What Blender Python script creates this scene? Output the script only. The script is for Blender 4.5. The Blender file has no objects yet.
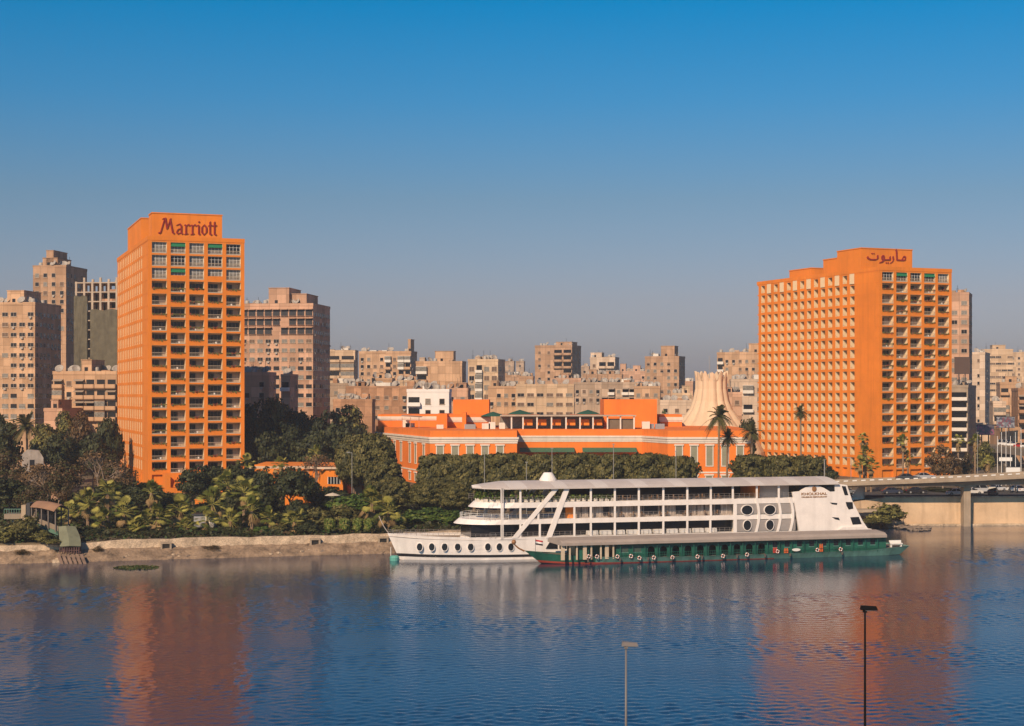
import bpy, math, random
import numpy as np
from mathutils import Vector, Matrix

# ------------------------------------------------------------------ camera, sky, sun, exposure
sc = bpy.context.scene
COL = sc.collection
FPX, CX, HOR, CAMZ = 1600.0, 512.0, 395.0, 27.0
cam_d = bpy.data.cameras.new("camera")
cam_d.sensor_width = 36.0
cam_d.lens = FPX / 1024.0 * 36.0
cam_d.shift_y = (HOR - 363.0) / 1024.0
cam_d.clip_start = 1.0
cam_d.clip_end = 9000.0
cam = bpy.data.objects.new("camera", cam_d)
cam.location = (0, 0, CAMZ)
cam.rotation_euler = (math.radians(90), 0, 0)
COL.objects.link(cam)
sc.camera = cam

SUN_EL, SUN_AZ = math.radians(34), math.radians(25.5)        # azimuth: to the left of straight behind the camera
to_sun = Vector((-math.sin(SUN_AZ) * math.cos(SUN_EL), -math.cos(SUN_AZ) * math.cos(SUN_EL), math.sin(SUN_EL)))
sun_d = bpy.data.lights.new("sun", 'SUN')
sun_d.energy = 5.0
sun_d.angle = math.radians(0.5)
sun_d.color = (1.0, 0.74, 0.50)
sun = bpy.data.objects.new("sun", sun_d)
sun.rotation_euler = to_sun.to_track_quat('Z', 'Y').to_euler()
COL.objects.link(sun)

world = bpy.data.worlds.new("World")
sc.world = world
world.use_nodes = True
wn = world.node_tree.nodes
wl = world.node_tree.links
wn.clear()
wout = wn.new("ShaderNodeOutputWorld")
wbg = wn.new("ShaderNodeBackground")
sky = wn.new("ShaderNodeTexSky")
sky.sky_type = 'NISHITA'
sky.sun_disc = False
sky.sun_elevation = SUN_EL
sky.sun_rotation = math.atan2(to_sun.x, to_sun.y)
sky.altitude = 0
sky.air_density = 1.0
sky.dust_density = 1.5
sky.ozone_density = 1.5
hsv = wn.new("ShaderNodeHueSaturation")
wbg.inputs[1].default_value = 0.142
hsv.inputs['Saturation'].default_value = 1.0
wl.new(sky.outputs[0], hsv.inputs['Color'])
# sky tint by elevation: deep blue, darkened above view to cut fill light, dusty mauve at the horizon
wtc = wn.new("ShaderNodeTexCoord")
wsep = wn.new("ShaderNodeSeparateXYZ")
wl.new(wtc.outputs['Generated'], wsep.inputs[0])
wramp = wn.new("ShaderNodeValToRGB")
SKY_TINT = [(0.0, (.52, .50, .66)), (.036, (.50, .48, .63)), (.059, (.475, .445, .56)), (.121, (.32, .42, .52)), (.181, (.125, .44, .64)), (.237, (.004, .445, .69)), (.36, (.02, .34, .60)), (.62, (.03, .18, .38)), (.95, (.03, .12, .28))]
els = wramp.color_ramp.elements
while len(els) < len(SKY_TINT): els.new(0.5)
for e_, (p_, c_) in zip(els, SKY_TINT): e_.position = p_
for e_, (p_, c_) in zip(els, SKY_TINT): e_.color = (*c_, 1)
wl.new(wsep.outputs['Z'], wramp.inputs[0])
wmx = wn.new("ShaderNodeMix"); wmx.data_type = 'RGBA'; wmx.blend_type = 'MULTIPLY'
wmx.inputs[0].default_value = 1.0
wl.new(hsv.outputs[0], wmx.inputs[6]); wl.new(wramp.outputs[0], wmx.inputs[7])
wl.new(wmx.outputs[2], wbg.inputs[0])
wl.new(wbg.outputs[0], wout.inputs[0])

vs = sc.view_settings
vs.view_transform = 'Standard'
vs.look = 'None'
vs.exposure = 0.0
vs.gamma = 1.0
vs.use_curve_mapping = False
sc.cycles.max_bounces = 6
sc.cycles.diffuse_bounces = 2
sc.cycles.volume_bounces = 0

# ------------------------------------------------------------------ materials
MATS = {}
def mat(name, col, rough=0.8, var=0.18, scale=0.5, streak=0.0, metal=0.0, spec=0.5, bump=0.0, bscale=3.0, col2=None):
    if name in MATS:
        return MATS[name]
    m = bpy.data.materials.new(name)
    m.use_nodes = True
    nt = m.node_tree
    N, L = nt.nodes, nt.links
    b = N["Principled BSDF"]
    b.inputs['Roughness'].default_value = rough
    b.inputs['Metallic'].default_value = metal
    b.inputs['Specular IOR Level'].default_value = spec
    tc = N.new("ShaderNodeTexCoord")
    nz = N.new("ShaderNodeTexNoise")
    nz.inputs['Scale'].default_value = scale
    nz.inputs['Detail'].default_value = 6
    nz.inputs['Roughness'].default_value = 0.65
    L.new(tc.outputs['Object'], nz.inputs['Vector'])
    rp = N.new("ShaderNodeMapRange")
    rp.inputs[1].default_value = 0.3
    rp.inputs[2].default_value = 0.7
    L.new(nz.outputs['Fac'], rp.inputs[0])
    mx = N.new("ShaderNodeMix")
    mx.data_type = 'RGBA'
    lo = [c * (1 - var) for c in col] if col2 is None else list(col2)
    hi = [min(1, c * (1 + var)) for c in col] if col2 is None else list(col)
    mx.inputs[6].default_value = (*lo, 1)
    mx.inputs[7].default_value = (*hi, 1)
    L.new(rp.outputs[0], mx.inputs[0])
    out = mx.outputs[2]
    if streak > 0:      # weathering streaks running down the wall
        mp = N.new("ShaderNodeMapping")
        mp.inputs['Scale'].default_value = (0.9, 0.9, 0.06)
        L.new(tc.outputs['Object'], mp.inputs['Vector'])
        n2 = N.new("ShaderNodeTexNoise")
        n2.inputs['Scale'].default_value = 1.0
        n2.inputs['Detail'].default_value = 4
        L.new(mp.outputs[0], n2.inputs['Vector'])
        r2 = N.new("ShaderNodeMapRange")
        r2.inputs[1].default_value = 0.5
        r2.inputs[2].default_value = 0.75
        r2.inputs[4].default_value = streak
        L.new(n2.outputs['Fac'], r2.inputs[0])
        m2 = N.new("ShaderNodeMix")
        m2.data_type = 'RGBA'
        m2.inputs[7].default_value = (col[0] * 0.45, col[1] * 0.42, col[2] * 0.4, 1)
        L.new(r2.outputs[0], m2.inputs[0])
        L.new(out, m2.inputs[6])
        out = m2.outputs[2]
    L.new(out, b.inputs['Base Color'])
    if bump > 0:
        n3 = N.new("ShaderNodeTexNoise")
        n3.inputs['Scale'].default_value = bscale
        n3.inputs['Detail'].default_value = 5
        L.new(tc.outputs['Object'], n3.inputs['Vector'])
        bp = N.new("ShaderNodeBump")
        bp.inputs['Strength'].default_value = bump
        bp.inputs['Distance'].default_value = 0.3
        L.new(n3.outputs['Fac'], bp.inputs['Height'])
        L.new(bp.outputs[0], b.inputs['Normal'])
    MATS[name] = m
    return m

ORANGE = mat("orange_render", (0.77, 0.222, 0.016), 0.85, 0.13, 0.10, streak=0.24)
ORANGE_P = mat("orange_palace", (0.80, 0.20, 0.022), 0.85, 0.12, 0.15, streak=0.22)
CREAM = mat("cream_lining", (0.80, 0.62, 0.38), 0.8, 0.06, 0.6)
WHITE = mat("white_paint", (0.85, 0.79, 0.745), 0.5, 0.09, 0.5, streak=0.20)
WHITE_FR = mat("white_frame", (0.80, 0.78, 0.74), 0.5, 0.05)
STUCCO = mat("white_stucco", (0.72, 0.66, 0.58), 0.8, 0.08, 0.4, streak=0.2)
GLASS = mat("dark_glass", (0.014, 0.016, 0.020), 0.08, 0.3, 0.8, spec=0.35)
GLASS2 = mat("curtained_glass", (0.22, 0.20, 0.17), 0.25, 0.45, 1.7, spec=0.6)
BLACK = mat("black_paint", (0.012, 0.012, 0.016), 0.5, 0.2)
DARKMET = mat("dark_metal", (0.05, 0.05, 0.055), 0.5, 0.15, metal=0.3)
GREYMET = mat("grey_metal", (0.32, 0.33, 0.34), 0.45, 0.1, metal=0.3)
GREEN_AW = mat("green_awning", (0.008, 0.17, 0.075), 0.8, 0.1)
CRIMSON = mat("crimson_sign", (0.27, 0.026, 0.028), 0.8, 0.08, spec=.1)
def quay_mat():
    m = mat("quay_stone", (0.56, 0.43, 0.30), 0.9, 0.4, 0.5, streak=0.4, bump=0.6, bscale=1.2)
    N, L = m.node_tree.nodes, m.node_tree.links
    b = N["Principled BSDF"]
    src = b.inputs['Base Color'].links[0].from_socket
    tc = N.new("ShaderNodeTexCoord")
    mp = N.new("ShaderNodeMapping"); mp.inputs['Scale'].default_value = (.9, .9, 1.6)
    L.new(tc.outputs['Object'], mp.inputs[0])
    vo = N.new("ShaderNodeTexVoronoi"); vo.feature = 'DISTANCE_TO_EDGE'; vo.inputs['Scale'].default_value = 2.0
    L.new(mp.outputs[0], vo.inputs['Vector'])
    r = N.new("ShaderNodeMapRange"); r.inputs[1].default_value = 0.0; r.inputs[2].default_value = .09; r.inputs[3].default_value = .55; r.inputs[4].default_value = 1.0
    L.new(vo.outputs['Distance'], r.inputs[0])
    mx = N.new("ShaderNodeMix"); mx.data_type = 'RGBA'; mx.blend_type = 'MULTIPLY'; mx.inputs[0].default_value = 1
    L.new(src, mx.inputs[6]); L.new(r.outputs[0], mx.inputs[7]); L.new(mx.outputs[2], b.inputs['Base Color'])
    return m
STONE = quay_mat()
#, (0.55, 0.42, 0.29), 0.9, 0.35, 0.5, streak=0.35, bump=0.6, bscale=1.2)
CONC = mat("concrete", (0.37, 0.29, 0.21), 0.9, 0.2, 0.3, streak=0.35)
CONC_D = mat("old_concrete", (0.25, 0.215, 0.18), 0.9, 0.25, 0.3, streak=0.4)
ROOFGREY = mat("roof_felt", (0.28, 0.25, 0.22), 0.9, 0.25, 0.3)
EARTH = mat("earth", (0.13, 0.10, 0.06), 0.95, 0.35, 0.12, bump=0.4, bscale=1.0)
ASPHALT = mat("asphalt", (0.055, 0.053, 0.05), 0.9, 0.2, 0.3)
BARK = mat("bark", (0.17, 0.12, 0.08), 0.95, 0.3, 3.0)
BARKP = mat("palm_bark", (0.24, 0.16, 0.10), 0.95, 0.3, 3.0)
BARKG = mat("bare_branch", (0.30, 0.22, 0.16), 0.95, 0.25, 3.0)

def leafmat(name, col, tr=0.25):
    m = mat(name, col, 0.6, 0.35, 0.8, spec=0.25)
    b = m.node_tree.nodes["Principled BSDF"]
    b.inputs['Subsurface Weight'].default_value = 0.0
    return m
LF_FIC = [leafmat("ficus_leaf_dark", (0.042, 0.044, 0.013)), leafmat("ficus_leaf_mid", (0.092, 0.085, 0.024)), leafmat("ficus_leaf_light", (0.15, 0.128, 0.040))]
LF_BRT = [leafmat("bright_leaf_dark", (0.030, 0.060, 0.010)), leafmat("bright_leaf_mid", (0.070, 0.115, 0.016)), leafmat("bright_leaf_light", (0.13, 0.16, 0.03))]
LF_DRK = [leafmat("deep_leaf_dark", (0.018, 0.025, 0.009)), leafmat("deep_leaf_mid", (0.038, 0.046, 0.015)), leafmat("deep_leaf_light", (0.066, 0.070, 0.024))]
LF_BRN = [leafmat("brown_leaf_dark", (0.07, 0.045, 0.020)), leafmat("brown_leaf_mid", (0.13, 0.075, 0.030)), leafmat("brown_leaf_light", (0.19, 0.115, 0.05))]
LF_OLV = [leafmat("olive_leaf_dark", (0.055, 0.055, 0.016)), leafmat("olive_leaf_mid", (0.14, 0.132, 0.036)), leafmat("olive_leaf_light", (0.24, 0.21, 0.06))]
LF_PLM = [leafmat("fan_palm_green", (0.090, 0.108, 0.020)), leafmat("fan_palm_yellow", (0.33, 0.30, 0.070)), leafmat("fan_palm_dry", (0.24, 0.155, 0.065))]
LF_DAT = [leafmat("date_palm_green", (0.060, 0.065, 0.022)), leafmat("date_palm_yellow", (0.12, 0.105, 0.035)), leafmat("date_palm_dry", (0.20, 0.14, 0.06))]

def flats(m, w=3.3, h=3.1, amt=.35):
    """flats repainted and rebuilt one by one: a tone of its own for each bay of each floor"""
    N, L = m.node_tree.nodes, m.node_tree.links
    b = N["Principled BSDF"]
    src = b.inputs['Base Color'].links[0].from_socket
    tc = N.new("ShaderNodeTexCoord")
    sp = N.new("ShaderNodeSeparateXYZ"); L.new(tc.outputs['Object'], sp.inputs[0])
    ad = N.new("ShaderNodeMath"); ad.operation = 'ADD'; L.new(sp.outputs['X'], ad.inputs[0]); L.new(sp.outputs['Y'], ad.inputs[1])
    cb = N.new("ShaderNodeCombineXYZ"); L.new(ad.outputs[0], cb.inputs['X']); L.new(sp.outputs['Z'], cb.inputs['Y'])
    br = N.new("ShaderNodeTexBrick")
    br.offset = 0.0; br.inputs['Scale'].default_value = 1.0
    br.inputs['Brick Width'].default_value = w; br.inputs['Row Height'].default_value = h
    br.inputs['Mortar Size'].default_value = .06; br.inputs['Bias'].default_value = .1
    lo = 1 - amt
    br.inputs['Color1'].default_value = (lo, lo * .96, lo * .92, 1); br.inputs['Color2'].default_value = (1.12, 1.12, 1.14, 1); br.inputs['Mortar'].default_value = (.62, .6, .58, 1)
    L.new(cb.outputs[0], br.inputs['Vector'])
    mx = N.new("ShaderNodeMix"); mx.data_type = 'RGBA'; mx.blend_type = 'MULTIPLY'; mx.inputs[0].default_value = 1
    L.new(src, mx.inputs[6]); L.new(br.outputs['Color'], mx.inputs[7]); L.new(mx.outputs[2], b.inputs['Base Color'])
    return m

# ------------------------------------------------------------------ mesh builder and object helpers
class MB:
    def __init__(s):
        s.v, s.f, s.m = [], [], []
    def face(s, pts, m=0):
        i = len(s.v)
        s.v.extend([tuple(p) for p in pts])
        s.f.append(tuple(range(i, i + len(pts))))
        s.m.append(m)
    def box(s, x0, x1, y0, y1, z0, z1, m=0, M=None):
        i = len(s.v)
        P = [(x0, y0, z0), (x1, y0, z0), (x1, y1, z0), (x0, y1, z0), (x0, y0, z1), (x1, y0, z1), (x1, y1, z1), (x0, y1, z1)]
        if M is not None:
            P = [tuple(M @ Vector(p)) for p in P]
        s.v.extend(P)
        for q in ((0, 3, 2, 1), (4, 5, 6, 7), (0, 1, 5, 4), (1, 2, 6, 5), (2, 3, 7, 6), (3, 0, 4, 7)):
            s.f.append(tuple(i + k for k in q))
            s.m.append(m)
        return s
    def hexa(s, P, m=0):
        i = len(s.v)
        s.v.extend([tuple(p) for p in P])
        for q in ((0, 3, 2, 1), (4, 5, 6, 7), (0, 1, 5, 4), (1, 2, 6, 5), (2, 3, 7, 6), (3, 0, 4, 7)):
            s.f.append(tuple(i + k for k in q))
            s.m.append(m)
        return s
    def prism(s, poly, z0, z1, m=0, axis='z'):
        """poly: list of (a,b); axis z -> (a,b,z); axis y -> (a,y,b) (z0,z1 are then the y range)"""
        n = len(poly)
        i = len(s.v)
        for z in (z0, z1):
            for a, b in poly:
                s.v.append((a, b, z) if axis == 'z' else (a, z, b))
        s.f.append(tuple(i + k for k in reversed(range(n)))); s.m.append(m)
        s.f.append(tuple(i + n + k for k in range(n))); s.m.append(m)
        for k in range(n):
            s.f.append((i + k, i + (k + 1) % n, i + n + (k + 1) % n, i + n + k)); s.m.append(m)
        return s
    def tube(s, p, q, r0, r1=None, n=8, m=0, cap=True):
        r1 = r0 if r1 is None else r1
        p, q = Vector(p), Vector(q)
        d = (q - p)
        if d.length < 1e-6:
            return s
        d.normalize()
        a = d.cross(Vector((0, 0, 1)))
        if a.length < 1e-3:
            a = Vector((1, 0, 0))
        a.normalize()
        b = d.cross(a)
        i = len(s.v)
        for c, r in ((p, r0), (q, r1)):
            for k in range(n):
                t = 2 * math.pi * k / n
                s.v.append(tuple(c + (a * math.cos(t) + b * math.sin(t)) * r))
        for k in range(n):
            s.f.append((i + k, i + (k + 1) % n, i + n + (k + 1) % n, i + n + k)); s.m.append(m)
        if cap:
            s.f.append(tuple(i + k for k in reversed(range(n)))); s.m.append(m)
            s.f.append(tuple(i + n + k for k in range(n))); s.m.append(m)
        return s
    def lathe(s, prof, cx=0, cy=0, n=16, m=0):
        i = len(s.v)
        for r, z in prof:
            for k in range(n):
                t = 2 * math.pi * k / n
                s.v.append((cx + r * math.cos(t), cy + r * math.sin(t), z))
        for j in range(len(prof) - 1):
            for k in range(n):
                s.f.append((i + j * n + k, i + j * n + (k + 1) % n, i + (j + 1) * n + (k + 1) % n, i + (j + 1) * n + k)); s.m.append(m)
        s.f.append(tuple(i + k for k in reversed(range(n)))); s.m.append(m)
        e = i + (len(prof) - 1) * n
        s.f.append(tuple(e + k for k in range(n))); s.m.append(m)
        return s
    def torus(s, c, R, r, nrm='y', n=20, k=8, m=0, m2=None):
        i = len(s.v)
        for a in range(n):
            t = 2 * math.pi * a / n
            for b in range(k):
                u = 2 * math.pi * b / k
                rr = R + r * math.cos(u)
                s.v.append((c[0] + rr * math.cos(t), c[1] + r * math.sin(u), c[2] + rr * math.sin(t)))
        for a in range(n):
            for b in range(k):
                s.f.append((i + a * k + b, i + a * k + (b + 1) % k, i + ((a + 1) % n) * k + (b + 1) % k, i + ((a + 1) % n) * k + b))
                s.m.append(m if (m2 is None or (a * 8 // n) % 2 == 0) else m2)
        return s
    def mesh(s, name, mats, smooth=False):
        me = bpy.data.meshes.new(name)
        me.from_pydata(s.v, [], s.f)
        for k in (mats if isinstance(mats, (list, tuple)) else [mats]):
            me.materials.append(k)
        me.polygons.foreach_set("material_index", s.m)
        if smooth:
            me.polygons.foreach_set("use_smooth", [True] * len(s.f))
        me.update()
        return me
    def build(s, name, mats, parent=None, smooth=False, **kw):
        return obj(name, s.mesh(name, mats, smooth), parent, **kw)

def obj(name, data, parent=None, loc=(0, 0, 0), rz=0.0):
    o = bpy.data.objects.new(name, data)
    COL.objects.link(o)
    o.location = loc
    o.rotation_euler = (0, 0, rz)
    if parent is not None:
        o.parent = parent
    return o

def tag(o, label=None, cat=None, group=None, kind=None):
    if label: o['label'] = label
    if cat: o['category'] = cat
    if group: o['group'] = group
    if kind: o['kind'] = kind
    return o

def thing(name, label, cat, loc=(0, 0, 0), rz=0.0, group=None):
    return tag(obj(name, None, None, loc, rz), label, cat, group)

def copy_thing(root, loc, rz=0.0, label=None, scale=None):
    r = root.copy()
    COL.objects.link(r)
    r.location = loc
    r.rotation_euler = (0, 0, rz)
    if scale: r.scale = scale if isinstance(scale, tuple) else (scale,) * 3
    if label: r['label'] = label
    for ch in list(root.children):
        c = ch.copy(); COL.objects.link(c); c.parent = r
        for g in list(ch.children):
            d = g.copy(); COL.objects.link(d); d.parent = c
    return r

def W(px, D):            # world X of a column of the photograph at distance D
    return (px - CX) / FPX * D
def Z(py, D):
    return CAMZ - (py - HOR) / FPX * D

class Fr:                # a thing's local frame: x along its front, y inward, z up
    def __init__(s, ox, oy, rz, oz=0.0):
        s.ox, s.oy, s.oz, s.rz = ox, oy, oz, rz
        s.c, s.s = math.cos(rz), math.sin(rz)
    def at(s, px, py, y=0.0):
        k = (px - CX) / FPX
        D = (y - s.s * s.ox + s.c * s.oy) / (s.c - k * s.s)
        return s.c * (k * D - s.ox) + s.s * (D - s.oy), Z(py, D) - s.oz
    def world(s, x, y, z=0):
        return (s.ox + s.c * x - s.s * y, s.oy + s.s * x + s.c * y, s.oz + z)

# ------------------------------------------------------------------ ground, water
def bank(x):             # distance of the far waterline
    pts = [(-900, 200), (-400, 228), (-81, 256), (-50, 265), (-21, 273), (40, 306), (64, 325), (74, 331), (110, 333), (160, 338), (500, 400), (900, 460)]
    return float(np.interp(x, [p[0] for p in pts], [p[1] for p in pts]))
def quay_h(x):
    return float(np.interp(x, [-900, 55, 76, 900], [2.9, 2.9, 5.75, 5.75]))
def ground_z(x, y):
    b = bank(x); q = quay_h(x)
    return float(np.interp(y, [b + 4, b + 55], [q, max(q, 5.0)]))
def build_ground():
    xs = list(range(-1500, -120, 60)) + list(range(-120, 130, 5)) + list(range(130, 1501, 60))
    mb = MB()
    rows = []
    for x in xs:
        b = bank(x); q = quay_h(x)
        w = 0.5 * math.sin(x * 0.7) + 0.4 * math.sin(x * 0.23 + 1)
        steep = x > 72
        prof = [(-60, 4.0), (92, 4.0), (93, -3.0), (b - 3, -3.0), (b - 0.6 + w, -0.35), (b + 1.5 + w * .6, 0.55 + 0.15 * w), (b + 4.0, 1.5 + .15 * w), (b + 4.3, q - 0.05),
                (b + 18, q + 0.4 * (q < 5)), (b + 55, max(q, 5.0)), (700, 5.3), (2600, 5.6)]
        if steep:
            prof[4] = (b - 0.6, -1.5); prof[5] = (b - 0.3, -0.5); prof[6] = (b + 0.3, 0.4); prof[7] = (b + 0.7, q - 0.05)
        rows.append([(x, y, z) for y, z in prof])
    n = len(rows[0])
    for r in rows:
        mb.v.extend(r)
    for i in range(len(xs) - 1):
        for j in range(n - 1):
            a = i * n + j
            mb.f.append((a, a + n, a + n + 1, a + 1)); mb.m.append(0)
    mb.build("ground", [EARTH]).__setitem__('kind', 'structure')
build_ground()

def water_mat():
    m = bpy.data.materials.new("river_water")
    m.use_nodes = True
    N, L = m.node_tree.nodes, m.node_tree.links
    b = N["Principled BSDF"]
    b.inputs['Base Color'].default_value = (0.003, 0.025, 0.070, 1)
    b.inputs['Roughness'].default_value = 0.15
    b.inputs['IOR'].default_value = 1.36
    tc = N.new("ShaderNodeTexCoord")
    def noise(scale, sx, sy, rot, detail=3.0):
        mp = N.new("ShaderNodeMapping")
        mp.inputs['Scale'].default_value = (sx, sy, 1)
        mp.inputs['Rotation'].default_value = (0, 0, rot)
        L.new(tc.outputs['Object'], mp.inputs['Vector'])
        n = N.new("ShaderNodeTexNoise")
        n.inputs['Scale'].default_value = scale
        n.inputs['Detail'].default_value = detail
        n.inputs['Roughness'].default_value = 0.6
        L.new(mp.outputs[0], n.inputs['Vector'])
        return n.outputs['Fac']
    gust = noise(0.02, 0.35, 1.5, 0.1, 3)
    gr = N.new("ShaderNodeMapRange")
    gr.inputs[1].default_value = 0.38; gr.inputs[2].default_value = 0.62
    gr.inputs[3].default_value = 0.045; gr.inputs[4].default_value = 0.15
    L.new(gust, gr.inputs[0]); L.new(gr.outputs[0], b.inputs['Roughness'])
    fine = noise(2.2, 0.7, 1.1, 0.12, 3)
    b1 = N.new("ShaderNodeBump")
    b1.inputs['Distance'].default_value = 0.03
    b1.inputs['Strength'].default_value = 0.6
    L.new(fine, b1.inputs['Height'])
    L.new(b1.outputs[0], b.inputs['Normal'])
    return m
def build_water():
    """one sheet of river: real wavelets over the reach in view, flat beyond it"""
    xs = np.concatenate([[-1500, -500, -200], np.arange(-128, 128.01, 0.36), [200, 500, 1500]])
    ys = np.concatenate([np.arange(92.5, 128, 2.0), np.arange(128, 345, 0.38), [360, 520]])
    X, Y = np.meshgrid(xs, ys, indexing='ij')
    r = np.random.RandomState(11)
    Zw = np.zeros_like(X)
    for k in range(80):
        lam = 0.78 * (1.75 / 0.78) ** r.rand()
        th = math.radians(80) + r.normal() * .95
        a = 0.0125 * lam ** 0.9 / math.sqrt(80) * 1.9
        Zw += a * np.sin(2 * math.pi / lam * (X * math.cos(th) + Y * math.sin(th)) + r.rand() * 6.28)
    patch = np.zeros_like(X)
    for k in range(16):
        lx, ly = r.uniform(60, 260), r.uniform(14, 60)
        patch += np.sin(X / lx * 6.28 * r.choice([-1, 1]) + Y / ly * 6.28 + r.rand() * 6.28)
    patch = np.clip(.85 + patch * .16, .35, 1.5)
    bk = np.interp(xs, [-150, -81, -50, -21, 3, 62, 78, 110, 160], [240, 256, 265, 258, 250, 262, 310, 333, 338])[:, None]
    shel = np.clip((bk - Y) / 50.0, 0, 1)
    shel = .30 + .70 * shel * shel * (3 - 2 * shel)
    edge = np.clip((126 - np.abs(X)) / 6, 0, 1) * np.clip((Y - 126) / 6, 0, 1) * np.clip((344 - Y) / 6, 0, 1)
    Zw *= WAVE * patch * shel * edge
    v = np.stack([X, Y, Zw], -1).reshape(-1, 3)
    nx, ny = len(xs), len(ys)
    I, J = np.meshgrid(np.arange(nx - 1), np.arange(ny - 1), indexing='ij')
    q = (I * ny + J).reshape(-1)
    f = np.stack([q, q + ny, q + ny + 1, q + 1], -1)
    me = bpy.data.meshes.new("water")
    me.vertices.add(len(v)); me.vertices.foreach_set("co", v.reshape(-1))
    me.loops.add(len(f) * 4); me.loops.foreach_set("vertex_index", f.reshape(-1))
    me.polygons.add(len(f)); me.polygons.foreach_set("loop_start", np.arange(len(f)) * 4); me.polygons.foreach_set("loop_total", np.full(len(f), 4))
    me.polygons.foreach_set("use_smooth", np.ones(len(f), dtype=bool))
    me.materials.append(water_mat())
    me.update(calc_edges=True)
    obj("water", me)['kind'] = 'structure'
WAVE = 0.80
build_water()

def build_haze():
    m = bpy.data.materials.new("haze_air")
    m.use_nodes = True
    N, L = m.node_tree.nodes, m.node_tree.links
    N.remove(N["Principled BSDF"])
    pv = N.new("ShaderNodeVolumePrincipled")
    pv.inputs['Color'].default_value = (0.80, 0.82, 0.92, 1)
    pv.inputs['Density'].default_value = HAZE_DENSITY
    pv.inputs['Anisotropy'].default_value = 0.0
    L.new(pv.outputs[0], N["Material Output"].inputs['Volume'])
    mb = MB()
    mb.box(-1600, 1600, -80, 2700, -4.2, 78)
    o = mb.build("haze", [m])
    o['kind'] = 'stuff'
HAZE_DENSITY = 0.00017
build_haze()
# ------------------------------------------------------------------ lettering drawn with a broad nib
def nib_letters(mb, strokes, x0, z0, s, y0, depth, nib=(0.16, 0.12), m=0, tall=1.0):
    """strokes: polylines in letter units; every segment becomes a slanted slab standing on the wall y = y0 (facing -y)"""
    k = 0
    nx, nz = nib[0] * s / 2, nib[1] * s / 2
    for st in strokes:
        for (a, b), (c, d) in zip(st[:-1], st[1:]):
            ax, az, cx, cz = x0 + a * s, z0 + b * s * tall, x0 + c * s, z0 + d * s * tall
            y1 = y0 - depth - 0.004 * (k % 7)
            k += 1
            q = [(ax - nx, az - nz), (ax + nx, az + nz), (cx + nx, cz + nz), (cx - nx, cz - nz)]
            area = sum(q[i][0] * q[(i + 1) % 4][1] - q[(i + 1) % 4][0] * q[i][1] for i in range(4))
            if abs(area) < 0.02 * s * s * 0.3:
                w = 0.05 * s
                q = [(ax - w, az + w), (ax + w, az - w), (cx + w, cz - w), (cx - w, cz + w)]
                area = sum(q[i][0] * q[(i + 1) % 4][1] - q[(i + 1) % 4][0] * q[i][1] for i in range(4))
            if area < 0: q.reverse()
            mb.prism(q, y1, y0, m, axis='y')

def arc(cx, cz, rx, rz, a0, a1, n=8):
    return [(cx + rx * math.cos(math.radians(a0 + (a1 - a0) * i / n)), cz + rz * math.sin(math.radians(a0 + (a1 - a0) * i / n))) for i in range(n + 1)]

def latin_sign():
    S = []
    S += [[(0.0, 0.05), (0.16, 0.0), (0.50, 0.95), (0.62, 1.15)], [(0.38, 1.1), (0.62, 1.15), (0.78, 0.35)], [(0.78, 0.35), (1.10, 1.12)], [(1.05, 1.1), (1.30, 0.1), (1.45, 0.0)]]       # M
    def a(x): return [[(x, 0.66), (x + .28, .75), (x + .42, .62), (x + .42, .08), (x + .54, 0)], [(x + .42, .40), (x + .10, .34), (x, .12), (x + .14, 0), (x + .42, .12)]]
    def r(x): return [[(x, .70), (x + .12, .64), (x + .12, 0)], [(x + .12, .56), (x + .32, .75), (x + .46, .64)], [(x + .0, 0.0), (x + .26, .02)]]
    def i(x): return [[(x, .70), (x + .12, .66), (x + .12, .06), (x + .24, 0)], [(x + .10, .98), (x + .18, .92)]]
    def o(x): return [[(x + .22, .75), (x + .02, .58), (x + .02, .18), (x + .22, 0), (x + .44, .18), (x + .44, .56), (x + .22, .75)]]
    def t(x): return [[(x + .12, 1.0), (x + .12, .08), (x + .28, 0)], [(x - .02, .70), (x + .30, .72)]]
    S += a(1.68) + r(2.42) + r(3.02) + i(3.62) + o(4.02) + t(4.68) + t(5.10)
    return S, 5.4

def arabic_sign():
    """written right to left: meem, alef, reh, yeh, waw, teh"""
    S = []
    S += [[(5.05, .42), (5.25, .72), (5.50, .62), (5.46, .28), (5.16, .24), (4.30, .26)], [(5.05, .42), (5.16, .24)]]     # meem and its join
    S += [[(4.30, .26), (4.24, 1.25), (4.16, 1.5)]]                                                                        # alef
    S += [[(3.72, .66), (3.80, .30), (3.66, .02), (3.40, -.12)]]                                                           # reh
    S += [[(3.30, .62), (3.34, .26), (2.50, .22)]] + [[(3.00, -.18), (3.10, -.10)], [(2.74, -.18), (2.84, -.10)]]          # yeh, two dots below
    S += [[(2.50, .22), (2.22, .30), (2.16, .56), (2.34, .72), (2.50, .54), (2.42, .18), (2.16, -.06), (1.86, -.12)]]      # waw
    S += [[(1.56, .72), (1.60, .34), (1.30, .20), (.55, .20), (.20, .34), (.16, .52)], [(.74, .86), (.84, .94)], [(1.02, .86), (1.12, .94)]]   # teh
    return S, 5.6

# ------------------------------------------------------------------ the two orange hotel towers
REC = 2.1
NB, NF, PLAIN, NS = 5, 18, 11.0, 14
PIER = 0.85
SLAB = 0.36

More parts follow.
